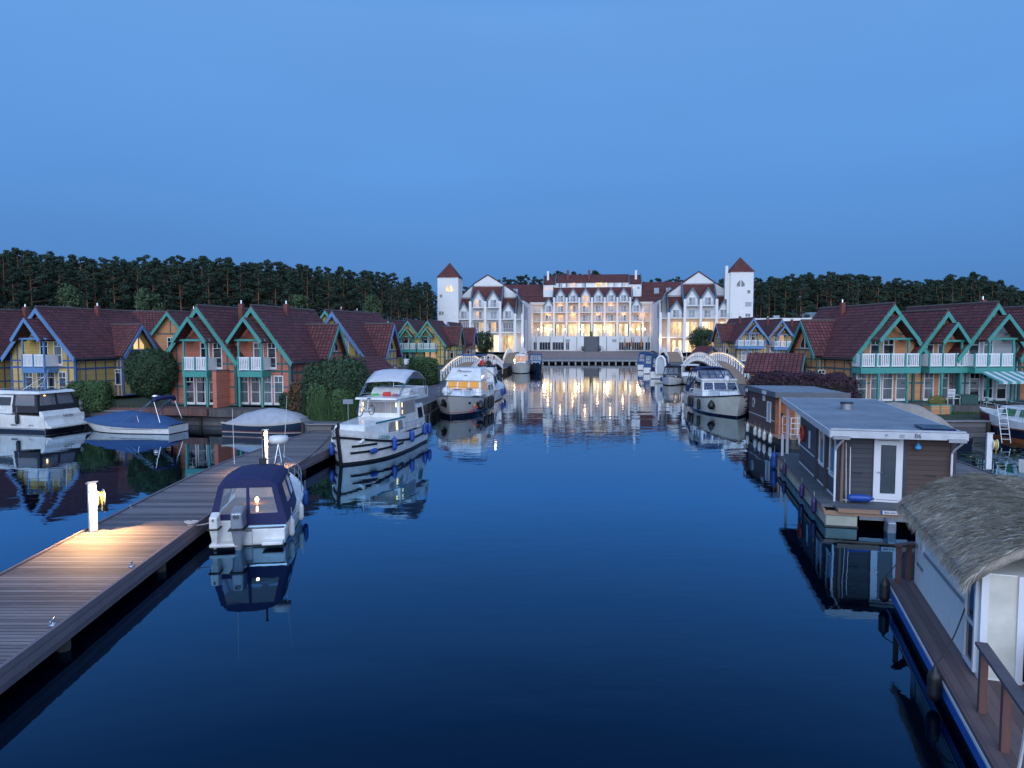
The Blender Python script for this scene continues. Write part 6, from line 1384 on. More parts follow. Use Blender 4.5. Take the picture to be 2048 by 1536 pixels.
# right row
for i, (u, v, cov, lab) in enumerate(((1289, 741, CANVASB, 'farthest white cruiser with blue canopy on the right, first before the hotel quay'), (1303, 748, CANVASB, 'second far white cruiser with blue canopy on the right'), (1319, 758, CANVAS, 'white cruiser with navy canopy carrying an upright dinghy at its stern'))):
    st = G(u, v); r, H = cruiser('canopy_cruiser', lab, st + Vector((2.0, 9.5, 0)), st, 9, 3.1, 1.15, 1.6, cov, cab=(.45, .78, 2.1), canopyz=3.5, radar=i < 2)
    r.location = (*(st).xy, 0)
    if i == 2:
        dg = thing('dinghy', 'white inflatable dinghy hung upright on the stern of the navy canopy cruiser', 'dinghy', W_(r, (.15, -.45, .75)), r.rotation_euler.z)
        b = MB(); prof = [(-.62, 0), (-.66, .6), (-.66, 1.6), (-.5, 2.3), (-.2, 2.65), (.2, 2.65), (.5, 2.3), (.66, 1.6), (.66, .6), (.62, 0)]; b.path([(x_, 0, z_) for x_, z_ in prof], .19, 8); b.build('tube', GEL, dg, smooth=True)
        b = MB(); b.prism([(x_ * .85, .05, z_) for x_, z_ in prof], (0, .06, 0)); b.build('bottom', mat('pale_blue_grey', (.4, .45, .5), .6), dg)
cruiser('launch', 'open white launch with a black canopy between the dinghy boat and the wheelhouse boat', G(1352, 772) + Vector((-1.0, 0, 0)), G(1362, 760), 7.5, 2.6, .85, 1.3, mat('black_canvas', (.012, .012, .02), .8), cab=(.5, .7, 1.2), canopyz=2.5, stripe=BLACK, canopy_y=(.1, .6), fend=(BLUEF, (.6,), 'blue'), who='black canopy launch')
wb_, _ = cruiser('wheelhouse_boat', 'weathered white workboat with an open wheelhouse frame and an orange jacket inside', G(1384, 770) + Vector((-.6, -.5, 0)), G(1395, 757), 7.0, 2.7, .9, 1.2, None, cab=(.0, .1, 0), rail=False, stripe=BLACK)
b = MB()
for a in (-1, 1):
    for y_ in (1.6, 3.4, 5.2): b.box(a * 1.0 - .06, a * 1.0 + .06, y_ - .06, y_ + .06, .9, 2.5)
    b.box(a * 1.0 - .05, a * 1.0 + .05, 1.6, 5.2, 1.5, 1.62)
b.box(-1.15, 1.15, 1.4, 5.4, 2.5, 2.6); b.box(-1, 1, 5.15, 5.25, 1.0, 1.6); b.build('wheelhouse', WHITE, wb_); b = MB(); b.box(-.5, -.1, 4.9, 5.1, 1.5, 2.2); b.build('orange_jacket', mat('orange_cloth', (.5, .14, .04), .8), wb_)
r, H = cruiser('sports_cruiser', 'small white cruiser with a black canopy, left of the big white canopy cruiser', G(1406, 810) + Vector((-1.0, -.5, 0)), G(1420, 778), 6.5, 2.5, .85, 1.25, mat('black_canvas', (.012, .012, .02), .8), cab=(.42, .72, 1.4), canopyz=2.35, canopy_y=(.1, .55), rail=False, fend=(BLUEF, (.85, .6), 'blue'), who='small black canopy cruiser', fside=-1)
# big white canopy cruiser
bw = G(1480, 838); st = G(1412, 800)
r = place('motor_yacht', 'big white cruiser with a navy windowed canopy and black fenders at the right bank', st, bw); d_ = (bw - st).normalized(); d_ = Vector((-.02, -1, 0)).normalized()
L_ = 11.5; r.location = (*(bw - d_ * L_).xy, 0); r.rotation_euler.z = math.atan2(-d_.x, d_.y)
H = Hull(L_, 3.9, 1.3, 1.3, 1.85, .9, .85, 2.6, .25, .45); H.skin(r, CREAM); H.deck(r, GEL, -.02); H.strip(r, NAVY, -.2, .14, 'boot_stripe', .012); H.strip(r, NAVY, -.12, -.02, 'rub_rail', .04, rel=True)
ld = cabin(r, GEL, 4.6, 9.4, 1.3, 1.85, 2.6, 2.3, 1.0, 0, 'fore_cabin', .08, 1.7); sa = cabin(r, GEL, 3.0, 6.4, 1.3, 2.5, 3.2, 2.8, .8, 0, 'saloon', .06); gg = mat('blue_windscreen', (.02, .035, .09), .05, spec=.8)
panes(r, sa['front'], [(.05, .30, .42, .9), (.335, .665, .42, .9), (.70, .95, .42, .9)], gg); panes(r, sa['right'], [(.1, .8, .45, .9)], DG); panes(r, sa['left'], [(.2, .9, .45, .9)], DG)
tp = MB(); tp.box(-1.5, 1.5, 2.8, 5.7, 2.5, 2.7); tp.build('saloon_roof', GEL, r, bevel=.06)
S = [(.3, 1.6, 1.3, 1.3, 3.0, 3.2), (1.8, 1.65, 1.35, 1.4, 3.4, 3.62), (3.6, 1.55, 2.6, 1.3, 3.35, 3.55), (4.6, 1.35, 3.15, 1.2, 3.2, 3.3)]
b = MB(); b.grid([[(-wt, y, s_), (-wt * .7, y, s_ + (c_ - s_) * .7), (0, y, c_), (wt * .7, y, s_ + (c_ - s_) * .7), (wt, y, s_)] for y, wb, zb_, wt, s_, c_ in S[:3]]); co = b.build('canopy', CANVAS, r, solid=.02)
for sd in (-1, 1):
    for A, B_ in zip(S[:3], S[1:3]): q = [(sd * A[1], A[0], A[2]), (sd * B_[1], B_[0], B_[2]), (sd * B_[3], B_[0], B_[4]), (sd * A[3], A[0], A[4])]; q = q if sd > 0 else [q[1], q[0], q[3], q[2]]; frame_panel(co, q, [(.08, .92, .3, .9)], CANVAS, PVC)
q = [(1.45, 4.9, 2.7), (-1.45, 4.9, 2.7), (-1.3, 3.6, 3.36), (1.3, 3.6, 3.36)]
frame_panel(co, q, [(.04, .28, .06, .45), (.31, .49, .06, .45), (.51, .69, .06, .45), (.72, .96, .06, .45), (.04, .28, .5, .92), (.31, .49, .5, .92), (.51, .69, .5, .92), (.72, .96, .5, .92)], CANVAS, PVC)
H.rail(r, .4, .985, .75, .08, 8, close=True); b = MB(); b.lathe([(.03, 2.9), (.2, 2.95), (.25, 3.15), (.2, 3.35), (.05, 3.42)], (-.15, 7.3, -.4), 14); b.tube((-.15, 7.3, 1.8), (-.15, 7.3, 2.52), .04); b.build('radar_dome', GEL, r, smooth=True)
b = MB(); b.box(-.4, .4, 7.7, 8.3, 1.86, 1.92); b.build('hatch', GREYM, r)
for i, t in enumerate((.62, .42, .32, .22)): q = H.pt(t, H.kz(t, .9), 1, .16); q.z = 1.15; fender(r, q, 'long black fender on the big white canopy cruiser, %s from its bow' % ORD[i], BLACK, .85, .15, .35) if False else None
for i, t in enumerate((.60, .42, .32)): q = H.pt(t, H.kz(t, .9), 1, .16); q.z = 1.1; fender(r, q, 'long black fender on the big white canopy cruiser, %s from its bow' % ORD[i], BLACK, .85, .15, .35)
q = H.pt(.80, H.kz(.8, .9), 1, .24); q.z = 1.1; fender(r, q, 'round black drop-shaped fender on the big white canopy cruiser', BLACK, .5, .3, .7, ball=True)
light('deck_light', r, (.3, 2.2, 3.0), 5, (1, .6, .35), .1)
# white yacht behind the right bridge
r, H = cruiser('motor_yacht', 'white yacht with a fly deck moored side-on behind the right footbridge', G(1478, 792) + Vector((2.5, 12, 0)), G(1560, 792) + Vector((4, 12, 0)), 9.5, 3.4, 1.6, 1.9, None, hullm=CREAM, cab=(.1, .75, 3.0), stripe=NAVY, fside=1, cw=.85)
r.location = (X(1572, 76), 76, 0); r.rotation_euler.z = rad(160); b = MB(); b.box(-1.3, 1.3, 1.2, 5.8, 3.75, 3.9); b.build('hard_top', GEL, r, bevel=.04); b = MB(); b.hexa([(-1.15, 1.6, 3.0), (1.15, 1.6, 3.0), (1.15, 5.4, 3.0), (-1.15, 5.4, 3.0), (-1.1, 1.6, 3.75), (1.1, 1.6, 3.75), (1.1, 4.7, 3.75), (-1.1, 4.7, 3.75)]); b.build('windscreen', DG, r)
# ---- left group: white cruiser, covered bowrider, navy sloop
r = place('motor_yacht', 'white hardtop cruiser named Hilde at the left frame edge, seen from its stern', (-29.5, 46.6, 0), (-39.5, 49.2, 0)); L_ = 10.3
H = Hull(L_, 3.4, 1.05, 1.25, 1.75, 1.0, .92, 2.6, .18, .45); H.skin(r, GEL); H.deck(r, GEL, -.02); H.strip(r, NAVY, -.2, .18, 'boot_stripe', .012); H.strip(r, GREYM, .22, .26, 'rub_rail', .03)
b = MB(); b.box(-1.55, 1.55, -.55, .02, .28, .42); b.build('swim_platform', GEL, r, bevel=.03)
b = MB(); b.hexa([(-1.5, -.25, .42), (1.5, -.25, .42), (1.5, .4, .42), (-1.5, .4, .42), (-1.45, .35, 1.35), (1.45, .35, 1.35), (1.45, .5, 1.35), (-1.45, .5, 1.35)]); b.build('transom', GEL, r, bevel=.04)
q = [(-1.5, -.25, .42), (1.5, -.25, .42), (1.45, .35, 1.35), (-1.45, .35, 1.35)]
text_on('Hilde', r, mat('dark_red_letter', (.08, .01, .02), .5), Vector((0, -.02, 1.0)) + Vector((0, -.25, 0)), (1, 0, 0), (0, .6, .93), .36, shear=.25, ext=.004)
sd_ = cabin(r, GEL, 2.6, 6.8, 1.15, 2.35, 3.1, 2.7, 1.6, 0, 'saloon', .08); panes(r, sd_['left'], [(.25, .95, .45, .9)], DG); panes(r, sd_['right'], [(.05, .75, .45, .9)], DG); panes(r, sd_['front'], [(.06, .94, .2, .9)], DG)
ct = cabin(r, mat('black_canvas2', (.02, .02, .028), .7), .55, 2.6, 1.25, 1.62, 3.0, 2.95, 0, 0, 'cockpit_cover', .02)
for nm, qq in (('back', [(-1.48, .55, 1.6), (1.48, .55, 1.6), (1.3, .75, 2.5), (-1.3, .75, 2.5)]), ('left', [(-1.48, 2.6, 1.6), (-1.48, .55, 1.6), (-1.3, .75, 2.5), (-1.3, 2.6, 2.5)]), ('right', [(1.48, .55, 1.6), (1.48, 2.6, 1.6), (1.3, 2.6, 2.5), (1.3, .75, 2.5)])):
    frame_panel(r, qq, [(.06, .47, .12, .88), (.53, .94, .12, .88)] if nm == 'back' else [(.1, .9, .12, .88)], mat('black_canvas2', (.02, .02, .028), .7), mat_clear('smoke_vinyl', (.2, .22, .26), .6))
tp = MB(); tp.hexa([(-1.45, .45, 2.45), (1.45, .45, 2.45), (1.3, 5.6, 2.35), (-1.3, 5.6, 2.35), (-1.3, .6, 2.62), (1.3, .6, 2.62), (1.15, 5.3, 2.66), (-1.15, 5.3, 2.66)]); to = tp.build('hardtop', GEL, r, bevel=.06); b = MB(); b.box(-.9, .9, 2.6, 4.6, 2.66, 2.68); b.box(-.9, .9, 1.0, 2.3, 2.64, 2.66); b.build('roof_glass', mat('blue_glass_hatch', (.03, .08, .18), .1), to)
b = MB(); b.path([(-.7, 2.7, 2.6), (-.4, 2.0, 3.1), (.0, 1.6, 3.5)], .02); b.path([(.3, 2.7, 2.6), (.2, 2.0, 3.1)], .02); b.tube((0, 1.9, 2.65), (.1, 1.3, 4.0), .012); b.build('antenna', WHITE, r)
H.rail(r, .3, .98, .55, .06, 6); light('cabin_light', r, (0, 1.6, 2.1), 7, (1, .5, .2), .06)
b = MB(); b.lathe([(.02, 2.2), (.08, 2.22), (.02, 2.3)], (.1, 1.7, 0), 8); b.build('cabin_lamp', LAMPE, r)
for t0, t1, z0 in ((.42, .60, .85), (.40, .58, .58)): H.strip(r, DG, z0, z0 + .17, 'hull_window', .008, t0, t1, stern=False, n=6)
text_on('MAREX', r, BLACK, H.pt(.23, H.kz(.23, .45), -1, .02), (0, -1, 0), (0, 0, 1), .16); text_on('330 SC', r, GREYM, H.pt(.10, H.kz(.1, .45), -1, .02), (0, -1, 0), (0, 0, 1), .14)
for i, t in enumerate((.36, .19)): q = H.pt(t, H.kz(t, .7), -1, .13); q.z = 1.15; fender(r, q, 'black fender on the near side of the hardtop cruiser, %s' % ('farther from the stern', 'closer to the stern')[i], BLACK, .6, .12, .5)
def draped(r, H, m, name, hfun, t0=0, t1=.97, over=.12, nx=9):
    b = MB(); rows = []
    for i in range(25):
        t = t0 + (t1 - t0) * i / 24; row = []; hb_ = H.hb(t) + .03; sh = H.sheer(t); ht = sh + (hfun(t) - sh) * min(1, (.04 + max(0, i - 0) / 4) ** .6, (.04 + (24 - i) / 3) ** .6)
        for j in range(-nx, nx + 1):
            q = j / nx; a = abs(q)
            if a > .9: x_, z_ = hb_ + .01, sh - over * (a - .9) / .1
            else: x_ = hb_ * (a / .9); z_ = sh + (ht - sh) * (1 - (a / .9) ** 2.2) + .015 * math.sin(i * 1.7 + j * .9) * (1 - a) * 1.6
            row.append(((1 if q > 0 else -1) * x_, t * H.L - (.02 if t > .9 else 0), z_))
        rows.append(row)
    b.grid(rows); return b.build(name, m, r, smooth=True)
r = place('covered_sports_boat', 'white open boat under a blue cover with a folded sunshade on its frame', (-21.4, 45.3, 0), (-28.8, 46.6, 0)); H = Hull(7.0, 2.35, .50, .54, .82, 1.1, .86, 2.2, .3, .4)
H.skin(r, GEL); draped(r, H, CANVASB, 'cover', lambda t: .90 + .40 * math.exp(-((t - .5) / .25) ** 2) + .12 * (1 - t)); H.strip(r, NAVY, -.2, .04, 'boot_stripe', .01); H.strip(r, mat('swirl', (.03, .04, .08), .3), .28, .31, 'side_line', .01, .15, .6, stern=False)
b = MB(); b.path([(-1.05, 1.0, 2.05), (-.9, .95, 2.2), (-.4, .92, 2.25), (.4, .92, 2.25), (.9, .95, 2.2), (1.05, 1.0, 2.05)], .14, 8); b.build('folded_sunshade', CANVAS, r, smooth=True)
b = MB()
for a in (-1.1, 1.1): b.tube((a, 2.6, .8), (a * .9, 1.0, 2.2), .024); b.tube((a, 3.0, .85), (a * .9, 1.0, 2.2), .02); b.tube((a, .5, .75), (a * .9, 1.0, 2.2), .02); b.tube((a, 2.0, .75), (a, 2.1, 1.15), .012)
b.build('sunshade_frame', STEEL, r)
r = place('covered_launch', 'dark navy launch with a pale grey tarpaulin and wooden rub rail by the left quay', (-18.2, 45.6, 0), (-12.3, 44.7, 0)); L_ = 6.6
H = Hull(L_, 2.4, .78, .72, 1.2, .7, .8, 2.3, .2, .45); H.skin(r, NAVY); draped(r, H, CANVASG, 'cover', lambda t: 1.1 + .5 * math.exp(-((t - .45) / .26) ** 2), .04, .80); H.deck(r, mat('teak', (.3, .16, .08), .5), .0, t0=.76)
H.strip(r, mat('pale_rail', (.45, .42, .38), .4), -.10, -.0, 'rub_rail', .045, rel=True); H.strip(r, mat('pale_rail', (.45, .42, .38), .4), .12, .17, 'spray_rail', .02); H.strip(r, mat('oxblood', (.14, .03, .03), .4), .17, .24, 'red_band', .012)
H.strip(r, GEL, -.1, .0, 'swim_step', .25, rel=True, t1=.02) if False else None
text_on('Estelle', r, GEL, H.pt(.22, H.kz(.22, .48), -1, .02), (0, -1, 0), (0, 0, 1), .12, shear=.3)
# ---- right: beige covered boat and maroon-bowed cruiser
r = place('covered_boat', 'boat fully wrapped in a beige cover behind the grey houseboat', (24.0, 36.6, 0), (21.2, 43.6, 0)); H = Hull(7.6, 2.6, .7, .7, .95, .8, .86, 2.2, .3, .4); r.location = (*G(1950, 884).xy, 0)
r.location = (X(1922, 37.5), 37.2, 0); r.rotation_euler.z = rad(30); H.skin(r, NAVY); draped(r, H, CANVASE, 'cover', lambda t: 1.15 + 1.25 * max(0, math.sin(math.pi * min(1, t / .9))) ** .6 * (1 if t > .3 else .4 + 2 * t), .0, .97, .45)
r = place('steel_cruiser', 'white steel cruiser with a maroon bow, green curtains and a name on its side', (X(2160, 36), 36, 0), (X(1958, 44.5), 44.5, 0)); L_ = 10.5; bw = Vector((X(1962, 45), 45, 0)); d_ = (bw - Vector((X(2200, 38), 38, 0))).normalized(); r.location = bw - d_ * L_; r.rotation_euler.z = math.atan2(-d_.x, d_.y); r.location.z = 0
H = Hull(L_, 3.3, 1.1, 1.15, 1.7, .5, .85, 3.0, .15, .45); H.skin(r, GEL); H.deck(r, GEL, -.02); H.strip(r, NAVY, .25, .75, 'navy_band', .012); H.strip(r, mat('rust_orange', (.30, .09, .02), .7, var=.3), -.2, .25, 'boot_stripe', .02); H.strip(r, mat('maroon', (.12, .012, .05), .4), .76, 1.45, 'maroon_bow', .02, .84, .999, stern=False); H.strip(r, mat('maroon_rail', (.2, .08, .04), .5), .75, .82, 'rub_rail', .04)
fd = cabin(r, GEL, 5.4, 8.6, 1.2, 2.0, 2.4, 2.1, .3, 0, 'fore_cabin', .06, 1.8); GC = mat_lines('green_curtain', (.06, .22, .08), 'Y', .1, gap=.3, groove=.3, rough=.25)
panes(r, fd['left'], [(.12, .42, .3, .85), (.52, .72, .3, .85), (.78, .92, .3, .85)], GC, WHITE); wh = cabin(r, GEL, 2.6, 5.4, 1.2, 3.1, 2.6, 2.3, .35, .05, 'wheelhouse', .06)
panes(r, wh['left'], [(.12, .40, .5, .9), (.5, .80, .5, .9)], GC, BLACK); panes(r, wh['front'], [(.08, .48, .5, .9), (.52, .92, .5, .9)], GC, BLACK); b = MB(); b.box(-1.3, 1.3, 2.3, 5.3, 3.1, 3.22); b.build('wheelhouse_roof', GEL, r, bevel=.04); b = MB(); b.box(-.8, .8, 2.9, 4.6, 3.23, 3.27); b.build('solar_panel', mat('solar_blue', (.01, .015, .05), .1, spec=.8), r)
text_on('Emma', r, NAVY, (wh['left'][0] + wh['left'][1]) / 2 + Vector((-.03, .3, .45)), (0, -1, 0), (0, 0, 1), .42, shear=.3); H.rail(r, .3, .98, .65, .06, 7)
ac = cabin(r, mat('maroon', (.12, .012, .05), .4), .3, 2.5, 1.1, 2.5, 2.7, 2.4, 0, .2, 'aft_cover', .05); panes(r, ac['left'], [(.15, .85, .4, .85)], DG)
r = place('canvas_boat', 'corner of a boat under bright blue canvas at the right edge behind the thatched roof', (X(2090, 31), 31, 0), (X(2200, 33), 33, 0)); H = Hull(5.5, 2.2, .6, .6, .9, .6); H.skin(r, GEL); draped(r, H, CANVASB, 'cover', lambda t: 1.4 + .5 * math.exp(-((t - .4) / .3) ** 2), 0, .97)
# ================================================================ houseboats
def frame_at(name, label, o, far, cat='houseboat', group=None):
    o, far = Vector(o), Vector(far); d = far - o; return thing(name, label, cat, (o.x, o.y, 0), math.atan2(-d.x, d.y), group)
def LC(r, P):
    d = Vector(P) - r.location; a = -r.rotation_euler.z; return Vector((d.x * math.cos(a) - d.y * math.sin(a), d.x * math.sin(a) + d.y * math.cos(a), d.z))
GBOARD = mat_lines('grey_cladding', (.055, .058, .072), 'Z', .16, depth=.012, gap=.06, groove=.7, var=.2); BBOARD = mat_lines('umber_cladding', (.085, .055, .048), 'Z', .16, depth=.012, gap=.06, groove=.7, var=.2)
PVCW = mat('white_pvc', (.72, .73, .76), .35, var=.03); ALGAE = mat('pale_pontoon', (.42, .44, .36), .6, var=.2, scale=1.2); FELT = mat('roofing_felt', (.19, .23, .27), .85, var=.22, scale=.8, bump=.01, bscale=25, stretch=(1, 1, 1))
PINE_ = mat('raw_timber', (.36, .22, .15), .7, var=.25, scale=3, stretch=(.3, 1, 4)); DECKG = mat_lines('deck_grey', (.10, .11, .12), 'Y', .14, gap=.06, rough=.7, var=.2); DECKX = mat_lines('deck_brown', (.13, .085, .08), 'X', .145, gap=.05, rough=.65, var=.25)
# ---- grey houseboat
r = frame_at('houseboat', 'grey clad houseboat numbered 86 with a flat felt roof and a white glazed door', (10.05, 22.45, 0), (12.6, 33.4, 0)); GHB = r
L_, Wd = 11.2, 4.15
b = MB(); b.hexa([(0.02, .03, -.4), (.95, .03, -.4), (.95, L_ - 1, -.4), (.02, L_ - 1, -.4), (0, 0, .40), (.95, 0, .40), (.95, L_ - .8, .40), (0, L_ - .8, .40)]); b.box(Wd - .95, Wd, .1, L_ - .8, -.4, .40); b.build('pontoon', ALGAE, r, bevel=.03)
b = MB(); b.box(-.02, .97, -.01, L_ - .8, -.1, .05); b.build('waterline_stain', mat('dark_stain', (.05, .055, .045), .8, var=.3), r)
b = MB(); b.box(-.06, Wd + .05, -.02, .06, .40, .52); b.box(-.04, 2.3, -.05, -.021, .40, .50); b.box(.35, Wd + .05, -.12, -.051, .505, .63); b.box(-.06, 0, .06, L_ - .6, .41, .56); b.build('edge_beam', PINE_, r)
b = MB(); b.box(1.0, 2.4, -.03, .03, .28, .395); b.build('under_beam', GREYM, r)
b = MB(); b.box(-.08, Wd + .08, .3, L_, .565, .645); b.box(.3, Wd + .05, -.1, .3, .575, .65); b.build('deck', DECKG, r)
x0, x1, y0, y1, z0, z1 = .55, 4.0, 1.05, 8.6, .65, 2.84
b = MB(); b.box(x0, x1, y0, y1, z0, z1); b.build('wall', GBOARD, r)
b = MB(); b.box(2.62, x1 - .12, y0 - .03, y0 - .002, z0 + .05, z1 - .05); b.build('umber_panel', BBOARD, r)
b = MB()
for yy in (y0 + 1.75, y0 + 3.55): b.box(x0 - .09, x0 - .001, yy - .11, yy + .11, z0, z1)
b.box(x0 - .05, x0 + .12, y0 - .05, y0 + .1, z0, z1); b.box(x1 - .12, x1 + .04, y0 - .06, y0 + .1, z0, z1); b.box(2.48, 2.62, y0 - .05, y0 - .001, z0, z1); b.each('corner_post', mat('dark_grey_trim', (.045, .045, .055), .6), r)
b = MB(); [b.box(x0 - .03, x0 - .001, a, c_, 1.42, 1.46) for a, c_ in ((y0 + .1, y0 + 1.6), (y0 + 1.9, y0 + 3.4), (y0 + 3.7, y1 - .1))]; b.box(x0 - .02, x1, y0 - .02, y0, z0, z0 + .05); b.box(x0 - .02, x0, y0, y1, z0, z0 + .05); b.each('light_trim', PVCW, r)
for a, zz, h in ((.35, 1.3, 1.5), (2.2, 1.35, 1.4)): window(r, (x0, y0 + a + .9, zz), (0, -1, 0), (-1, 0, 0), .9, h, GLASSD, top=False, frame=PVCW)
d0 = MB(); xd = 1.62
for q in ((xd, xd + .86, .02, .08), (xd, xd + .86, 2.06, 2.18), (xd, xd + .1, .08, 2.06), (xd + .76, xd + .86, .08, 2.06), (xd + .1, xd + .2, .1, 2.04), (xd + .66, xd + .76, .1, 2.04), (xd + .2, xd + .66, .1, .3), (xd + .2, xd + .66, 1.9, 2.04)): d0.box(q[0], q[1], y0 - .07, y0 - .002, z0 + q[2], z0 + q[3])
do = d0.build('door', PVCW, r); b = MB(); b.box(xd + .2, xd + .66, y0 - .04, y0 - .01, z0 + .3, z0 + 1.9); b.build('pane', mat('frosted_dark', (.05, .065, .08), .25), do); b = MB(); b.box(xd + .1, xd + .24, y0 - .13, y0 - .11, z0 + 1.0, z0 + 1.02); b.tube((xd + .12, y0 - .07, z0 + 1.01), (xd + .12, y0 - .13, z0 + 1.01), .012); b.build('handle', STEEL, do)
# roof, tilting slightly up to the far end
def rz_(y): return 2.84 + .018 * y
R0, R1, RY0, RY1 = .18, 4.12, .45, 11.3
b = MB(); b.hexa([(R0, RY0, rz_(RY0) + .0), (R1, RY0, rz_(RY0)), (R1, RY1, rz_(RY1)), (R0, RY1, rz_(RY1)), (R0, RY0, rz_(RY0) + .2), (R1, RY0, rz_(RY0) + .2), (R1, RY1, rz_(RY1) + .2), (R0, RY1, rz_(RY1) + .2)]); ro = b.build('roof', FELT, r)
b = MB(); 
for a, c_ in (((R0 - .03, RY0 - .03), (R1 + .03, RY0 - .03)), ((R0 - .03, RY0), (R0 - .03, RY1)), ((R1 + .03, RY0), (R1 + .03, RY1)), ((R0, RY1 + .03), (R1, RY1 + .03))): b.bar((*a, rz_(a[1]) + .09), (*c_, rz_(c_[1]) + .10), .05, .22)
b.each('fascia', mat('dull_fascia', (.5, .52, .55), .5), ro); b = MB(); b.bar((R0, RY0 + .12, rz_(.5) + .235), (R1, RY0 + .12, rz_(.5) + .235), .16, .05); b.build('roof_edge', mat('pale_lead', (.4, .42, .45), .5), ro)
b = MB()
for xx in (R0 + .05, R1 - .55): b.box(xx, xx + .5, RY0 - .17, RY0 - .06, 2.78, 2.88)
b.each('gutter_box', GREYM, r); b = MB()
for xx in (R0 + .38, R1 - .12): b.path([(xx, RY0 - .1, 2.78), (xx - .12, y0 - .35, 2.5), (xx - .14, y0 - .2, 2.35), (xx - .14, y0 - .2, z0)], .035, 8)
b.each('downpipe', PVCW, r)
b = MB(); b.tube((2.0, 6.8, 3.1), (2.0, 6.8, 3.42), .22, n=20); vo = b.build('roof_vent', GREYM, r); b = MB(); b.tube((2.0, 6.8, 3.40), (2.0, 6.8, 3.45), .25, n=20); b.build('vent_cap', BLACK, vo)
b = MB(); b.hexa([(3.05, .9, 3.08), (3.95, .85, 3.08), (3.95, 1.9, 3.1), (3.05, 1.9, 3.1), (3.05, .9, 3.14), (3.95, .85, 3.14), (3.95, 1.9, 3.16), (3.05, 1.9, 3.16)]); b.build('solar_panel', mat('solar_blue', (.01, .015, .05), .1, spec=.8), r)
text_on('86', r, BLACK, (2.72, RY0 - .062, 2.94), (1, 0, 0), (0, 0, 1), .21); b = MB(); b.box(2.2, 2.34, RY0 - .075, RY0 - .056, 2.88, 2.98); b.box(1.78, 1.86, RY0 - .075, RY0 - .056, 2.92, 2.98); b.build('small_sign', GREYM, r)
b = MB(); b.box(1.58, 2.12, -.15, -.125, .52, .63); pl_ = b.build('number_plate', mat('plate_white', (.75, .75, .76), .5), r); text_on('BRB-5646 V', pl_, BLACK, (1.88, -.152, .575), (1, 0, 0), (0, 0, 1), .10, sx=.8); b = MB(); b.box(1.58, 1.63, -.155, -.126, .52, .63); b.build('blue_band', BLUEF, pl_)
for xh in (.95, 3.15): b = MB(); b.path([(xh, y0 - .03, 1.62), (xh + .03, y0 - .1, 1.62), (xh + .3, y0 - .1, 1.60), (xh + .33, y0 - .03, 1.60)], .014); b.build('grab_handle', STEEL, r)
b = MB(); b.tube((.62, y0 - .25, z0), (.66, y0 - .08, 2.75), .045, n=8); b.build('mast_pole', mat('varnished', (.2, .12, .08), .5), r); b = MB(); b.tube((.88, y0 - .25, z0 + .02), (.9, y0 - .06, 2.45), .014); b.tube((.76, y0 - .3, z0), (.76, y0 - .08, 2.6), .01); b.build('boat_hook', WHITE, r)
b = MB(); b.lathe([(.02, 2.44), (.1, 2.5), (.09, 2.56), (.03, 2.66)], (2.86, y0 - .25, 0), 8); b.tube((2.86, y0 - .25, 2.64), (2.86, y0 - .25, 2.84), .006); b.build('hanging_lamp', mat('blue_glass_lamp', (.05, .35, .75), .3), r)
outboard(r, Vector((1.85, -.05, -.28)), .85, txt=None)
b = MB(); b.box(.02, .32, L_ - .45, L_ - .35, .65, 1.5) if False else b.box(.3, .42, RY1 - .5, RY1 - .38, .65, 2.9); b.box(.0, .1, RY1 - 1.2, RY1 - 1.1, .65, 1.65); b.each('white_post', PVCW, r)
b = MB(); rings = [Vector((x0 - .1, y0 + 6.4 + .3 * math.cos(a), 2.05 + .3 * math.sin(a))) for a in [k * math.pi / 10 for k in range(20)]]; b.path(rings, .065, 8, True); lb = thing('lifebuoy', 'orange lifebuoy hung on the side wall of the grey houseboat', 'lifebuoy', r.location, r.rotation_euler.z); b.build('ring', REDP, lb, smooth=True)
b = MB(); b.box(x0 - .02, x0, y0 + 5.1, y0 + 5.4, 1.6, 2.3); b.build('notice', PVCW, r)
f = fender(r, (1.15, .72, .82), 'blue fender lying on the front deck of the grey houseboat', BLUEF, .72, .125, 0, 'x')
for i, (y_, m_, nm) in enumerate(((1.2, 'dark blue', BLUEF), (3.6, 'dark blue', BLUEF), (8.0, 'dark blue', BLUEF))): fender(r, (-.14, y_, .62), 'dark purple fender hanging on the channel side of the grey houseboat, %s from the camera' % ORD[i], mat('purple_fender', (.035, .022, .10), .4), .5, .095, .25)
fender(r, (-.25, 10.4, .75), 'bright blue fender at the far corner of the grey houseboat', BLUEF, .75, .14, .3)
# ---- brown houseboat
r = frame_at('houseboat', 'brown clad houseboat with a round window, orange end wall and white fenders', (14.75, 38.7, 0), (15.3, 46.0, 0)); L_ = 7.6
b = MB(); b.hexa([(.5, -.2, -.3), (3.6, -.2, -.3), (3.8, L_, -.3), (0, L_, -.3), (.5, -.3, .5), (3.6, -.3, .5), (3.9, L_, .5), (-.1, L_, .5)]); b.add([], []); b.build('hull', mat('mud_hull', (.10, .10, .09), .7, var=.3), r, bevel=.1)
b = MB(); b.box(-.1, 3.9, .2, L_, .5, .58); b.box(.45, 3.6, -.32, .2, .505, .585); b.build('deck', PINE_, r)
SB = mat_lines('brown_slats', (.12, .065, .055), 'Z', .085, depth=.02, gap=.15, groove=.6, var=.25); OB = mat_lines('orange_slats', (.34, .10, .03), 'Z', .085, depth=.02, gap=.12, groove=.5, var=.2)
b = MB(); b.box(.12, 3.7, 2.3, L_ - .3, .58, 2.75); b.build('wall', SB, r); b = MB(); b.box(.12, .2, 1.6, 2.299, .58, 2.75); b.build('side_screen', SB, r)
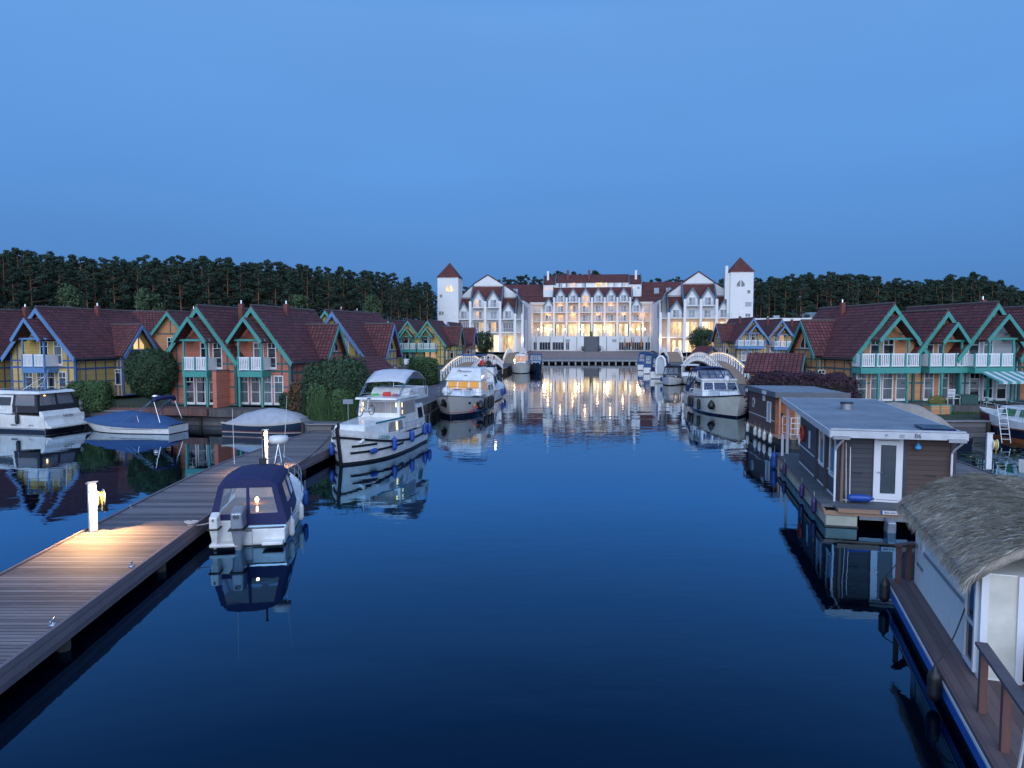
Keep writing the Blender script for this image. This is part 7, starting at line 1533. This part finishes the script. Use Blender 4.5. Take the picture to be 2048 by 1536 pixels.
b = MB(); b.box(.121, 1.2, 1.55, 1.598, .58, 2.75); b.build('orange_wall', OB, r); b = MB(); b.box(1.2, 3.7, 2.2, 2.298, .58, 2.75); b.build('cream_wall', mat('cream_board', (.5, .42, .33), .6), r)
b = MB(); b.tube((.09, 6.2, 2.0), (.119, 6.2, 2.0), .30, n=24); rw = b.build('window', PVCW, r); b = MB(); b.tube((.075, 6.2, 2.0), (.089, 6.2, 2.0), .22, n=24); b.build('pane', GLASSD, rw)
window(r, (.12, 3.1, 1.15), (0, -1, 0), (-1, 0, 0), .75, 1.2, SHUT, top=False, frame=PVCW); b = MB(); b.tube((.45, 1.53, 1.7), (.45, 1.549, 1.7), .12, n=16); b.build('porthole', GLASSD, r)
b = MB(); b.hexa([(-.05, .9, 2.76), (3.95, .9, 2.76), (3.95, L_, 2.76), (-.05, L_, 2.76), (-.05, .9, 2.98), (3.95, .9, 2.98), (3.95, L_, 2.98), (-.05, L_, 2.98)]); ro = b.build('roof', FELT, r); b = MB(); b.box(-.09, -.052, .87, L_ + .03, 2.72, 3.02); b.box(-.09, 3.99, .86, .898, 2.72, 3.02); b.each('fascia', mat('slate_fascia', (.10, .11, .13), .6), ro)
b = MB(); b.box(-.12, -.095, 4.4, 5.2, 2.74, 2.95) if False else b.box(-.125, -.092, 2.7, 3.5, 2.76, 2.96); b.box(.09, .118, 3.6, 4.1, 2.3, 2.62); b.box(-.125, -.092, 6.9, 7.4, 2.6, 2.8); b.each('name_board', PVCW, r)
b = MB(); b.box(.11, .118, 1.6, L_ - .3, 1.28, 1.32); b.build('white_line', PVCW, r)
b = MB(); b.box(.15, .25, .95, 1.05, .58, 2.76); b.box(2.2, 2.3, 1.0, 1.1, .58, 2.76); b.box(.25, 2.2, .98, 1.06, 2.62, 2.74); b.each('porch_post', PINE_, r)
b = MB()
for yy, xx in ((-.1, .5), (-.1, 1.2), (-.1, .85)): b.tube((xx, yy, .58), (xx, yy, 1.7), .022)
for zz in (.8, 1.1, 1.4, 1.7): b.tube((.5, -.1, zz), (1.2, -.1, zz), .02)
for zz in (.8, 1.25, 1.7): b.tube((.5, -.1, zz), (.35, .9, zz), .02)
b.tube((.35, .9, .58), (.35, .9, 1.7), .02); b.build('gate_railing', PVCW, r)
for i, y_ in enumerate((1.2, 2.4, 3.4, 4.4, 6.2)): fender(r, (-.22 + (.3 if y_ < 1 else 0), y_, .62), 'white fender along the brown houseboat, %s from the camera' % ORD[i + 1], WHITEF, .52, .11, .3)
fender(r, (.9, -.5, .85), 'white fender at the front corner of the brown houseboat, first from the camera', WHITEF, .62, .13, .2)
# ---- thatched houseboat
O = G(1992, 1536, .45); Fp = G(1788, 1173, .45); r = frame_at('houseboat', 'white houseboat with a thatched straw roof in the near right corner', (O.x, O.y, 0), (Fp.x, Fp.y, 0))
fl = LC(r, Fp); c1 = LC(r, G(1826, 1163, .5)); c2 = LC(r, G(1958, 1357, .5)); c3 = LC(r, G(2024, 1390, .5))

FY = fl.y + .45; wx = (c1.x + c2.x) / 2; wy1, wy0 = c1.y, c2.y; Wc = 2.9
b = MB(); b.hexa([(.12, -3, -.3), (4.3, -3, -.3), (4.3, FY - .5, -.3), (.12, FY - .5, -.3), (-.02, -3, .40), (4.4, -3, .40), (4.4, FY - .1, .40), (-.02, FY - .1, .40)]); b.build('hull', mat('dark_hull', (.02, .022, .025), .5), r, bevel=.04)
b = MB(); b.box(-.06, -.021, -3, FY - .05, .18, .38); b.build('blue_band', mat('royal_blue', (.015, .10, .42), .4), r); b = MB(); b.box(-.07, -.019, -3, FY - .05, .38, .43); b.build('white_band', WHITE, r)
b = MB(); b.box(-.05, 4.4, -3, FY, .43, .5); b.build('deck', DECKX, r)
TW = mat('thatch_wall', (.74, .76, .74), .55, var=.04); ZT = 2.25
b = MB(); b.box(wx, wx + Wc, wy0, wy1, .5, ZT); b.build('wall', TW, r)
for yy, zz, w_, h in ((wy1 - .55, 1.35, .36, .62), (wy0 + .72, .55, .62, 1.72)): window(r, (wx, yy, zz), (0, -1, 0), (-1, 0, 0), w_, h, GLASSD, top=False, frame=PVCW, door=False)
b = MB(); b.tube((wx - .02, wy1 - .02, 1.42), (wx - .02, wy0 + .7, 1.48), .014); b.tube((wx - .025, wy1 - .02, 1.38), (wx - .025, wy0 + .7, 1.44), .012); b.build('handrail', GREYM, r)
text_on('BRB-R2479', r, GREYM, (wx - .006, wy1 - .55, 1.0), (0, -1, 0), (0, 0, 1), .13)
b = MB(); b.box(wx, wx + .1, wy0 - .03, wy0 - .001, .5, ZT); b.box(wx + .50, wx + .60, wy0 - .05, wy0 - .001, .5, ZT); b.each('corner_trim', PVCW, r); b = MB(); b.box(wx + .1, wx + .5, wy0 - .012, wy0 - .001, .55, ZT - .02); b.build('cream_panel', mat('cream_panel', (.62, .60, .52), .6), r); b = MB(); b.box(wx + .60, wx + 2.2, wy0 - .02, wy0 - .001, .55, ZT - .02); b.build('patio_door', GLASSD, r)
# thatch: thick vaulted body plus straw
TH = mat('straw', (.36, .33, .28), .95, var=.45, scale=1.6, bump=.03, bscale=40, stretch=(1, 1, 1)); TH2 = mat('straw_stalks', (.58, .55, .47), .9, var=.4, scale=2.5)
cx_ = wx + Wc / 2
def vault(a, y, lift=0):                  # a in -1..1 across
    hw = Wc / 2 + .26; x_ = cx_ + hw * a; z_ = ZT - .06 + .72 * (1 - abs(a) ** 2.3) + lift
    return Vector((x_, y, z_))
Y0, Y1 = wy0 - .3, wy1 + .15
b = MB(); b.grid([[vault(i / 12 - 1, Y0 + (Y1 - Y0) * j / 10) for i in range(25)] for j in range(11)]); b.build('thatch_roof', TH, r, smooth=True, solid=.16)
b = MB(); b2 = MB(); rr = random.Random(8)
for k in range(42000):
    a = rr.uniform(-1.02, 1.02) if k % 6 else rr.choice((-1, 1)) * rr.uniform(.9, 1.04); y = rr.uniform(Y0, Y1) if k % 9 else rr.choice((Y0, Y1)) + rr.uniform(-.05, .05); sg = 1 if a > 0 else -1
    ac = max(-1, min(1, a)); p = vault(ac, y, .08 + rr.uniform(0, .035)); t = (vault(ac + sg * .03, y) - vault(ac, y)).normalized() if abs(ac) < .97 else Vector((sg * .3, 0, -1))
    t = (t + Vector((rr.gauss(0, .16), rr.gauss(0, .28), rr.gauss(0, .10)))).normalized(); l = rr.uniform(.12, .34); w_ = t.cross(Vector((rr.random(), rr.random(), 1))).normalized() * rr.uniform(.004, .011)
    q = p + t * l + Vector((0, 0, rr.uniform(-.01, .05) - (.05 if abs(ac) > .93 else 0))); (b if rr.random() < .62 else b2).add([p - w_, p + w_, q], [(0, 1, 2)])
b.build('straw', TH2, r); b2.build('straw', mat('dark_straw', (.30, .27, .23), .95, var=.4, scale=3), r)
# posts and rail
BW = mat('redbrown_wood', (.12, .055, .045), .6, var=.3, scale=4, stretch=(1, 1, .3)); b = MB()
p1, p2 = LC(r, G(1963, 1424, .5)), LC(r, G(2008, 1502, .5)); hgt = .95
for p in (p1, p2): b.box(p.x - .05, p.x + .05, p.y - .05, p.y + .05, .5, .5 + hgt)
d_ = (p2 - p1); b.each('rail_post', BW, r); b = MB(); b.bar(p1 - d_ * .15 + Vector((0, 0, hgt + .02)), p1 + d_ * 2.6 + Vector((0, 0, hgt + .02)), .16, .05); b.build('railing', mat('grey_wood_rail', (.10, .085, .095), .6, var=.2), r)
b = MB()
for yy in (FY - .3, FY - .05): b.box(.35 + (yy - FY), .45 + (yy - FY), yy - .05, yy + .05, .5, 1.35)
b.bar((.2, FY - .25, 1.37), (1.6, FY + .1, 1.37), .1, .05); b.bar((.05, FY - .5, 1.40), (.5, FY + .1, 1.34), .16, .05); b.build('bow_rail', BW, r)
WHb = MB(); WHb.lathe([(.02, .5), (.28, .52), (.33, .9), (.28, 1.35), (.1, 1.5), (.02, 1.52)], (wx + .95, wy0 - .6, 0), 16); wh_ = thing('gas_bottle', 'white rounded container standing before the thatched houseboat door', 'container', r.location, r.rotation_euler.z); WHb.build('body', GEL, wh_, smooth=True)
fender(r, (-.2, FY - .55, .62), 'black fender on a rope at the far corner of the thatched houseboat', BLACK, .5, .11, .0)
fender(r, (-.18, wy0 - .15, .60), 'black fender tied by a knotted rope beside the thatched houseboat', BLACK, .5, .11, .0)
rope([W_(r, (-.18, wy0 - .15, .68)), W_(r, (.1, wy0 + .1, 1.02)), W_(r, (wx - .03, wy0 + .7, 1.44))], 'knotted dark rope from the black fender to the white thatched houseboat wall', ROPED, .012, .03)
rope([W_(r, (-.2, FY - .55, .70)), W_(r, (.3, FY - .1, 1.2))], 'dark rope holding the far black fender of the thatched houseboat', ROPED, .012, .03)
q = p1 + d_ * 1.9; rope([W_(r, (q.x - .05, q.y, .5 + hgt)), W_(r, (q.x - .12, q.y - .02, .8)), W_(r, (q.x - .02, q.y + .05, .52)), W_(r, (q.x + .15, q.y + .1, .53))], 'white braided rope hanging over the wooden rail in the near right corner', ROPE, .02, .04)
# ================================================================ quay furniture
def ladder(label, p, rz, h, w=.45, z0=-.4, over=.85, m=STEEL, cat='ladder', lean=.0, arch=True):
    r = thing('ladder', label, cat, p, rz); b = MB()
    for a in (-w / 2, w / 2):
        pts = [(a, lean, z0), (a, 0, h + over)] + ([(a, .18, h + over + .1), (a, .36, h + over), (a, .4, h)] if arch else []); b.path(pts, .022, 6)
    b.build('rail', m, r); b = MB(); n = int((h - z0 + (0 if arch else over)) / .28)
    for i in range(n): zz = z0 + .2 + i * .28; f = lean * (1 - (zz - z0) / (h + over - z0)); b.box(-w / 2, w / 2, f - .02, f + .03, zz, zz + .03)
    b.build('rung', m, r); return r
g = G(656, 842, .3); ladder('tall steel ladder on the quay beside the thicket left of the bicycle boat', (g.x, g.y, 0), rad(5), 1.0, .62, over=1.1)
ladder('white aluminium ladder leaning from the right pier to the steel cruiser', G(2000, 888, 0) , rad(-10), 1.3, .45, .15, .9, m=WHITE, lean=-.7, arch=False)
sg = thing('quay_sign', 'small grey sign on a post by the pier before the thicket', 'sign', (*G(697, 858, 1).xy, 1.0), 0); b = MB(); b.tube((0, 0, -.6), (0, 0, 1.55), .03); b.build('post', GREYM, sg); b = MB(); b.box(-.28, .28, -.035, -.03 + .02, 1.4, 1.66); b.build('panel', mat('sign_grey', (.2, .23, .27), .5), sg)
sg = thing('supply_post', 'small white meter box on a post in front of the light green bush', 'supply post', (*G(634, 826, 1).xy, 1.0), 0); b = MB(); b.box(-.1, .1, -.08, .08, .35, .75); b.build('box', WHITE, sg); b = MB(); b.tube((0, 0, 0), (0, 0, .35), .03); b.build('post', GREYM, sg)
sg = thing('supply_post', 'pale grey supply bollard in front of the clipped hedge by the white hardtop cruiser', 'bollard', (*G(163, 822, 1).xy, 1.0), 0); b = MB(); b.box(-.11, .11, -.09, .09, 0, .85); b.build('body', mat('pale_grey', (.4, .42, .45), .5), sg, bevel=.02)
for u, v, l in ((1464, 716, 'white lamp mast beside the long right footbridge'),): pass
lm = thing('lamp_mast', 'slim white mast with a round box beside the far end of the long right footbridge', 'lamp post', (*G(1373, 732, 1.0).xy, 1.0)); b = MB(); b.tube((0, 0, 0), (0, 0, 3.2), .05); b.lathe([(.05, 1.2), (.2, 1.25), (.2, 1.55), (.05, 1.6)], n=10); b.build('post', WHITE, lm)
bbq = thing('kettle_grill', 'dark kettle grill below the ball-shaped tree', 'grill', (X(309, 50.3), 50.3, 1.0)); b = MB(); b.lathe([(.02, .55), (.25, .6), (.34, .8), (.36, .86)], n=14); b.build('bowl', BLACK, bbq, smooth=True); b = MB(); b.lathe([(.36, .87), (.3, 1.05), (.12, 1.16), (.01, 1.18)], n=14); b.build('lid', STEEL, bbq, smooth=True); b = MB(); [b.tube((math.cos(a) * .12, math.sin(a) * .12, .6), (math.cos(a) * .32, math.sin(a) * .32, 0), .015) for a in (0, 2.1, 4.2)]; b.build('leg', BLACK, bbq)
ch = thing('garden_chair', 'white slatted garden chair on the right terrace before the blue curtains', 'chair', (X(1911, 49.3), 49.3, 1.45), rad(10))
b = MB(); [b.tube((a, c_, 0), (a * .95, c_ * .9, .42 if c_ < 0 else 1.05), .02, n=5) for a in (-.27, .27) for c_ in (-.25, .25)]; b.tube((-.27, -.25, .42), (-.27, -.25, .65), .02); b.tube((.27, -.25, .42), (.27, -.25, .65), .02); b.tube((-.27, -.28, .65), (-.26, .24, .65), .022); b.tube((.27, -.28, .65), (.26, .24, .65), .022); b.build('chair_frame', WHITE, ch)
b = MB(); [b.box(-.26, .26, -.25 + i * .1, -.18 + i * .1, .41, .435) for i in range(5)]; b.build('seat', WHITE, ch); b = MB(); [b.box(-.25, .25, .2, .225, .5 + i * .1, .56 + i * .1) for i in range(6)]; b.build('backrest', WHITE, ch)
bx = thing('storage_box', 'dark green storage box beside the white garden chair', 'box', (X(1936, 49.4), 49.4, 1.45), rad(8)); b = MB(); b.box(-.65, .65, -.35, .35, 0, .62); b.build('box', mat('bottle_green', (.02, .07, .06), .5), bx, bevel=.02); b = MB(); b.box(-.68, .68, -.38, .38, .621, .68); b.build('lid', mat('bottle_green', (.02, .07, .06), .5), bx, bevel=.02)
for k, (u, l) in enumerate(((813, 'left one of two white sun loungers on the far left terrace'), (821, 'right one of two white sun loungers on the far left terrace'))):
    lo = thing('sun_lounger', l, 'sun lounger', (X(u, 111), 110.5, 1.8), .2, 'white loungers on the far terrace'); b = MB(); b.box(-.3, .3, -1.2, .3, .3, .38); b.build('seat', WHITE, lo); b = MB(); b.hexa([(-.3, .3, .3), (.3, .3, .3), (.3, .4, .3), (-.3, .4, .3), (-.3, .85, 1.1), (.3, .85, 1.1), (.3, .92, 1.05), (-.3, .92, 1.05)]); b.build('backrest', WHITE, lo); b = MB(); [b.box(a - .03, a + .03, c_ - .03, c_ + .03, 0, .3) for a in (-.25, .25) for c_ in (-1.1, .2)]; b.build('leg', WHITE, lo)
# ================================================================ people
def person(label, loc, rz, shirt, seated=True, s=1.0, hair=BLACK, trousers=None):
    r = thing('person', label, 'person', loc, rz, 'people on the flybridge' if seated else None)
    V, E, RR = [], [], []
    def v(p, a): V.append(Vector(p) * s); RR.append(a * s); return len(V) - 1
    pel = v((0, 0, .1 if seated else .95), .15); z = V[pel].z / s
    ch_ = v((0, -.02, z + .28), .14); sh_ = v((0, 0, z + .47), .12); nk = v((0, .0, z + .58), .055); hd = v((0, .02, z + .68), .085); hd2 = v((0, .02, z + .78), .085)
    E += [(pel, ch_), (ch_, sh_), (sh_, nk), (nk, hd), (hd, hd2)]
    for q in (-1, 1):
        a = v((q * .19, 0, z + .45), .065); b_ = v((q * .25, .05, z + .18), .048); c_ = v((q * .18, .28, z + .14) if seated else (q * .27, .08, z - .08), .036); h_ = v((q * .15, .36, z + .15) if seated else (q * .27, .12, z - .17), .03); E += [(sh_, a), (a, b_), (b_, c_), (c_, h_)]
        l1 = v((q * .1, .04, z - .03), .1); k = v((q * .12, .45, z + .0) if seated else (q * .11, .03, z - .45), .07); f_ = v((q * .12, .47, z - .42) if seated else (q * .11, 0, z - .86), .045); t_ = v((q * .12, .6, z - .46) if seated else (q * .12, .15, z - .91), .035); E += [(pel, l1), (l1, k), (k, f_), (f_, t_)]
    me = bpy.data.meshes.new('body'); me.from_pydata([tuple(p) for p in V], E, []); me.materials.append(SKIN); o = bpy.data.objects.new('body', me); C.objects.link(o); adopt(o, r)
    md = o.modifiers.new('skin', 'SKIN'); o.modifiers.new('sub', 'SUBSURF').render_levels = 1
    if me.skin_vertices:
        for i, a in enumerate(RR): me.skin_vertices[0].data[i].radius = (a, a)
        me.skin_vertices[0].data[0].use_root = True
    b = MB(); b.M = Matrix.Scale(s, 4); b.lathe([(.17, z - .04), (.175, z + .15), (.17, z + .3), (.175, z + .42), (.12, z + .52), (.06, z + .55)], (0, 0, 0), 12)
    for q in (-1, 1): b.tube((q * .14, 0, z + .46), (q * .255, .05, z + .2), .085, .065, 8)
    b.build('shirt', shirt, r, smooth=True)
    b = MB(); b.M = Matrix.Scale(s, 4)
    for q in (-1, 1): b.tube((q * .1, .02, z - .02), (q * .12, .47, z + .0) if seated else (q * .11, .03, z - .45), .115, .085, 8); b.tube((q * .12, .46, z + .0) if seated else (q * .11, .03, z - .45), (q * .12, .47, z - .4) if seated else (q * .11, 0, z - .84), .085, .06, 8)
    b.build('trousers', trousers or NAVY, r, smooth=True)
    b = MB(); b.M = Matrix.Scale(s, 4); b.lathe([(.02, z + .9), (.08, z + .88), (.105, z + .8), (.1, z + .73)], (0, -.01, 0), 12); b.build('hair', hair, r, smooth=True)
BL = mat('blond_hair', (.2, .13, .07), .8); WS = mat('white_shirt', (.6, .6, .6), .8); KS = mat('black_shirt', (.02, .02, .025), .8)
for lab, p, a, sh, h in (('person in a red shirt seated on the upper deck of the flybridge cruiser', (-.2, 2.7, 3.2), 2.9, REDC, BL), ('person in a black top seated between the red and the white shirt on the flybridge', (.45, 2.3, 3.2), 3.4, KS, BLACK), ('person in a white sleeveless shirt seated on the right of the flybridge group', (.98, 2.6, 3.25), 2.6, WS, BL)):
    person(lab, W_(fr, p), fr.rotation_euler.z + a, sh, True, 1.1, h)
person('person in dark clothes standing on the terrace behind the top of the hotel stair', AX(-.35, D0 - 2.5, zt), 3.0, KS, False, 1.05, BLACK)
# anything built in a loop kept its own label; nothing left unlabelled
for o in bpy.data.objects:
    if o.parent is None and o.type in ('MESH', 'EMPTY') and not o.get('kind') and not o.get('category'): print('UNTAGGED', o.name)
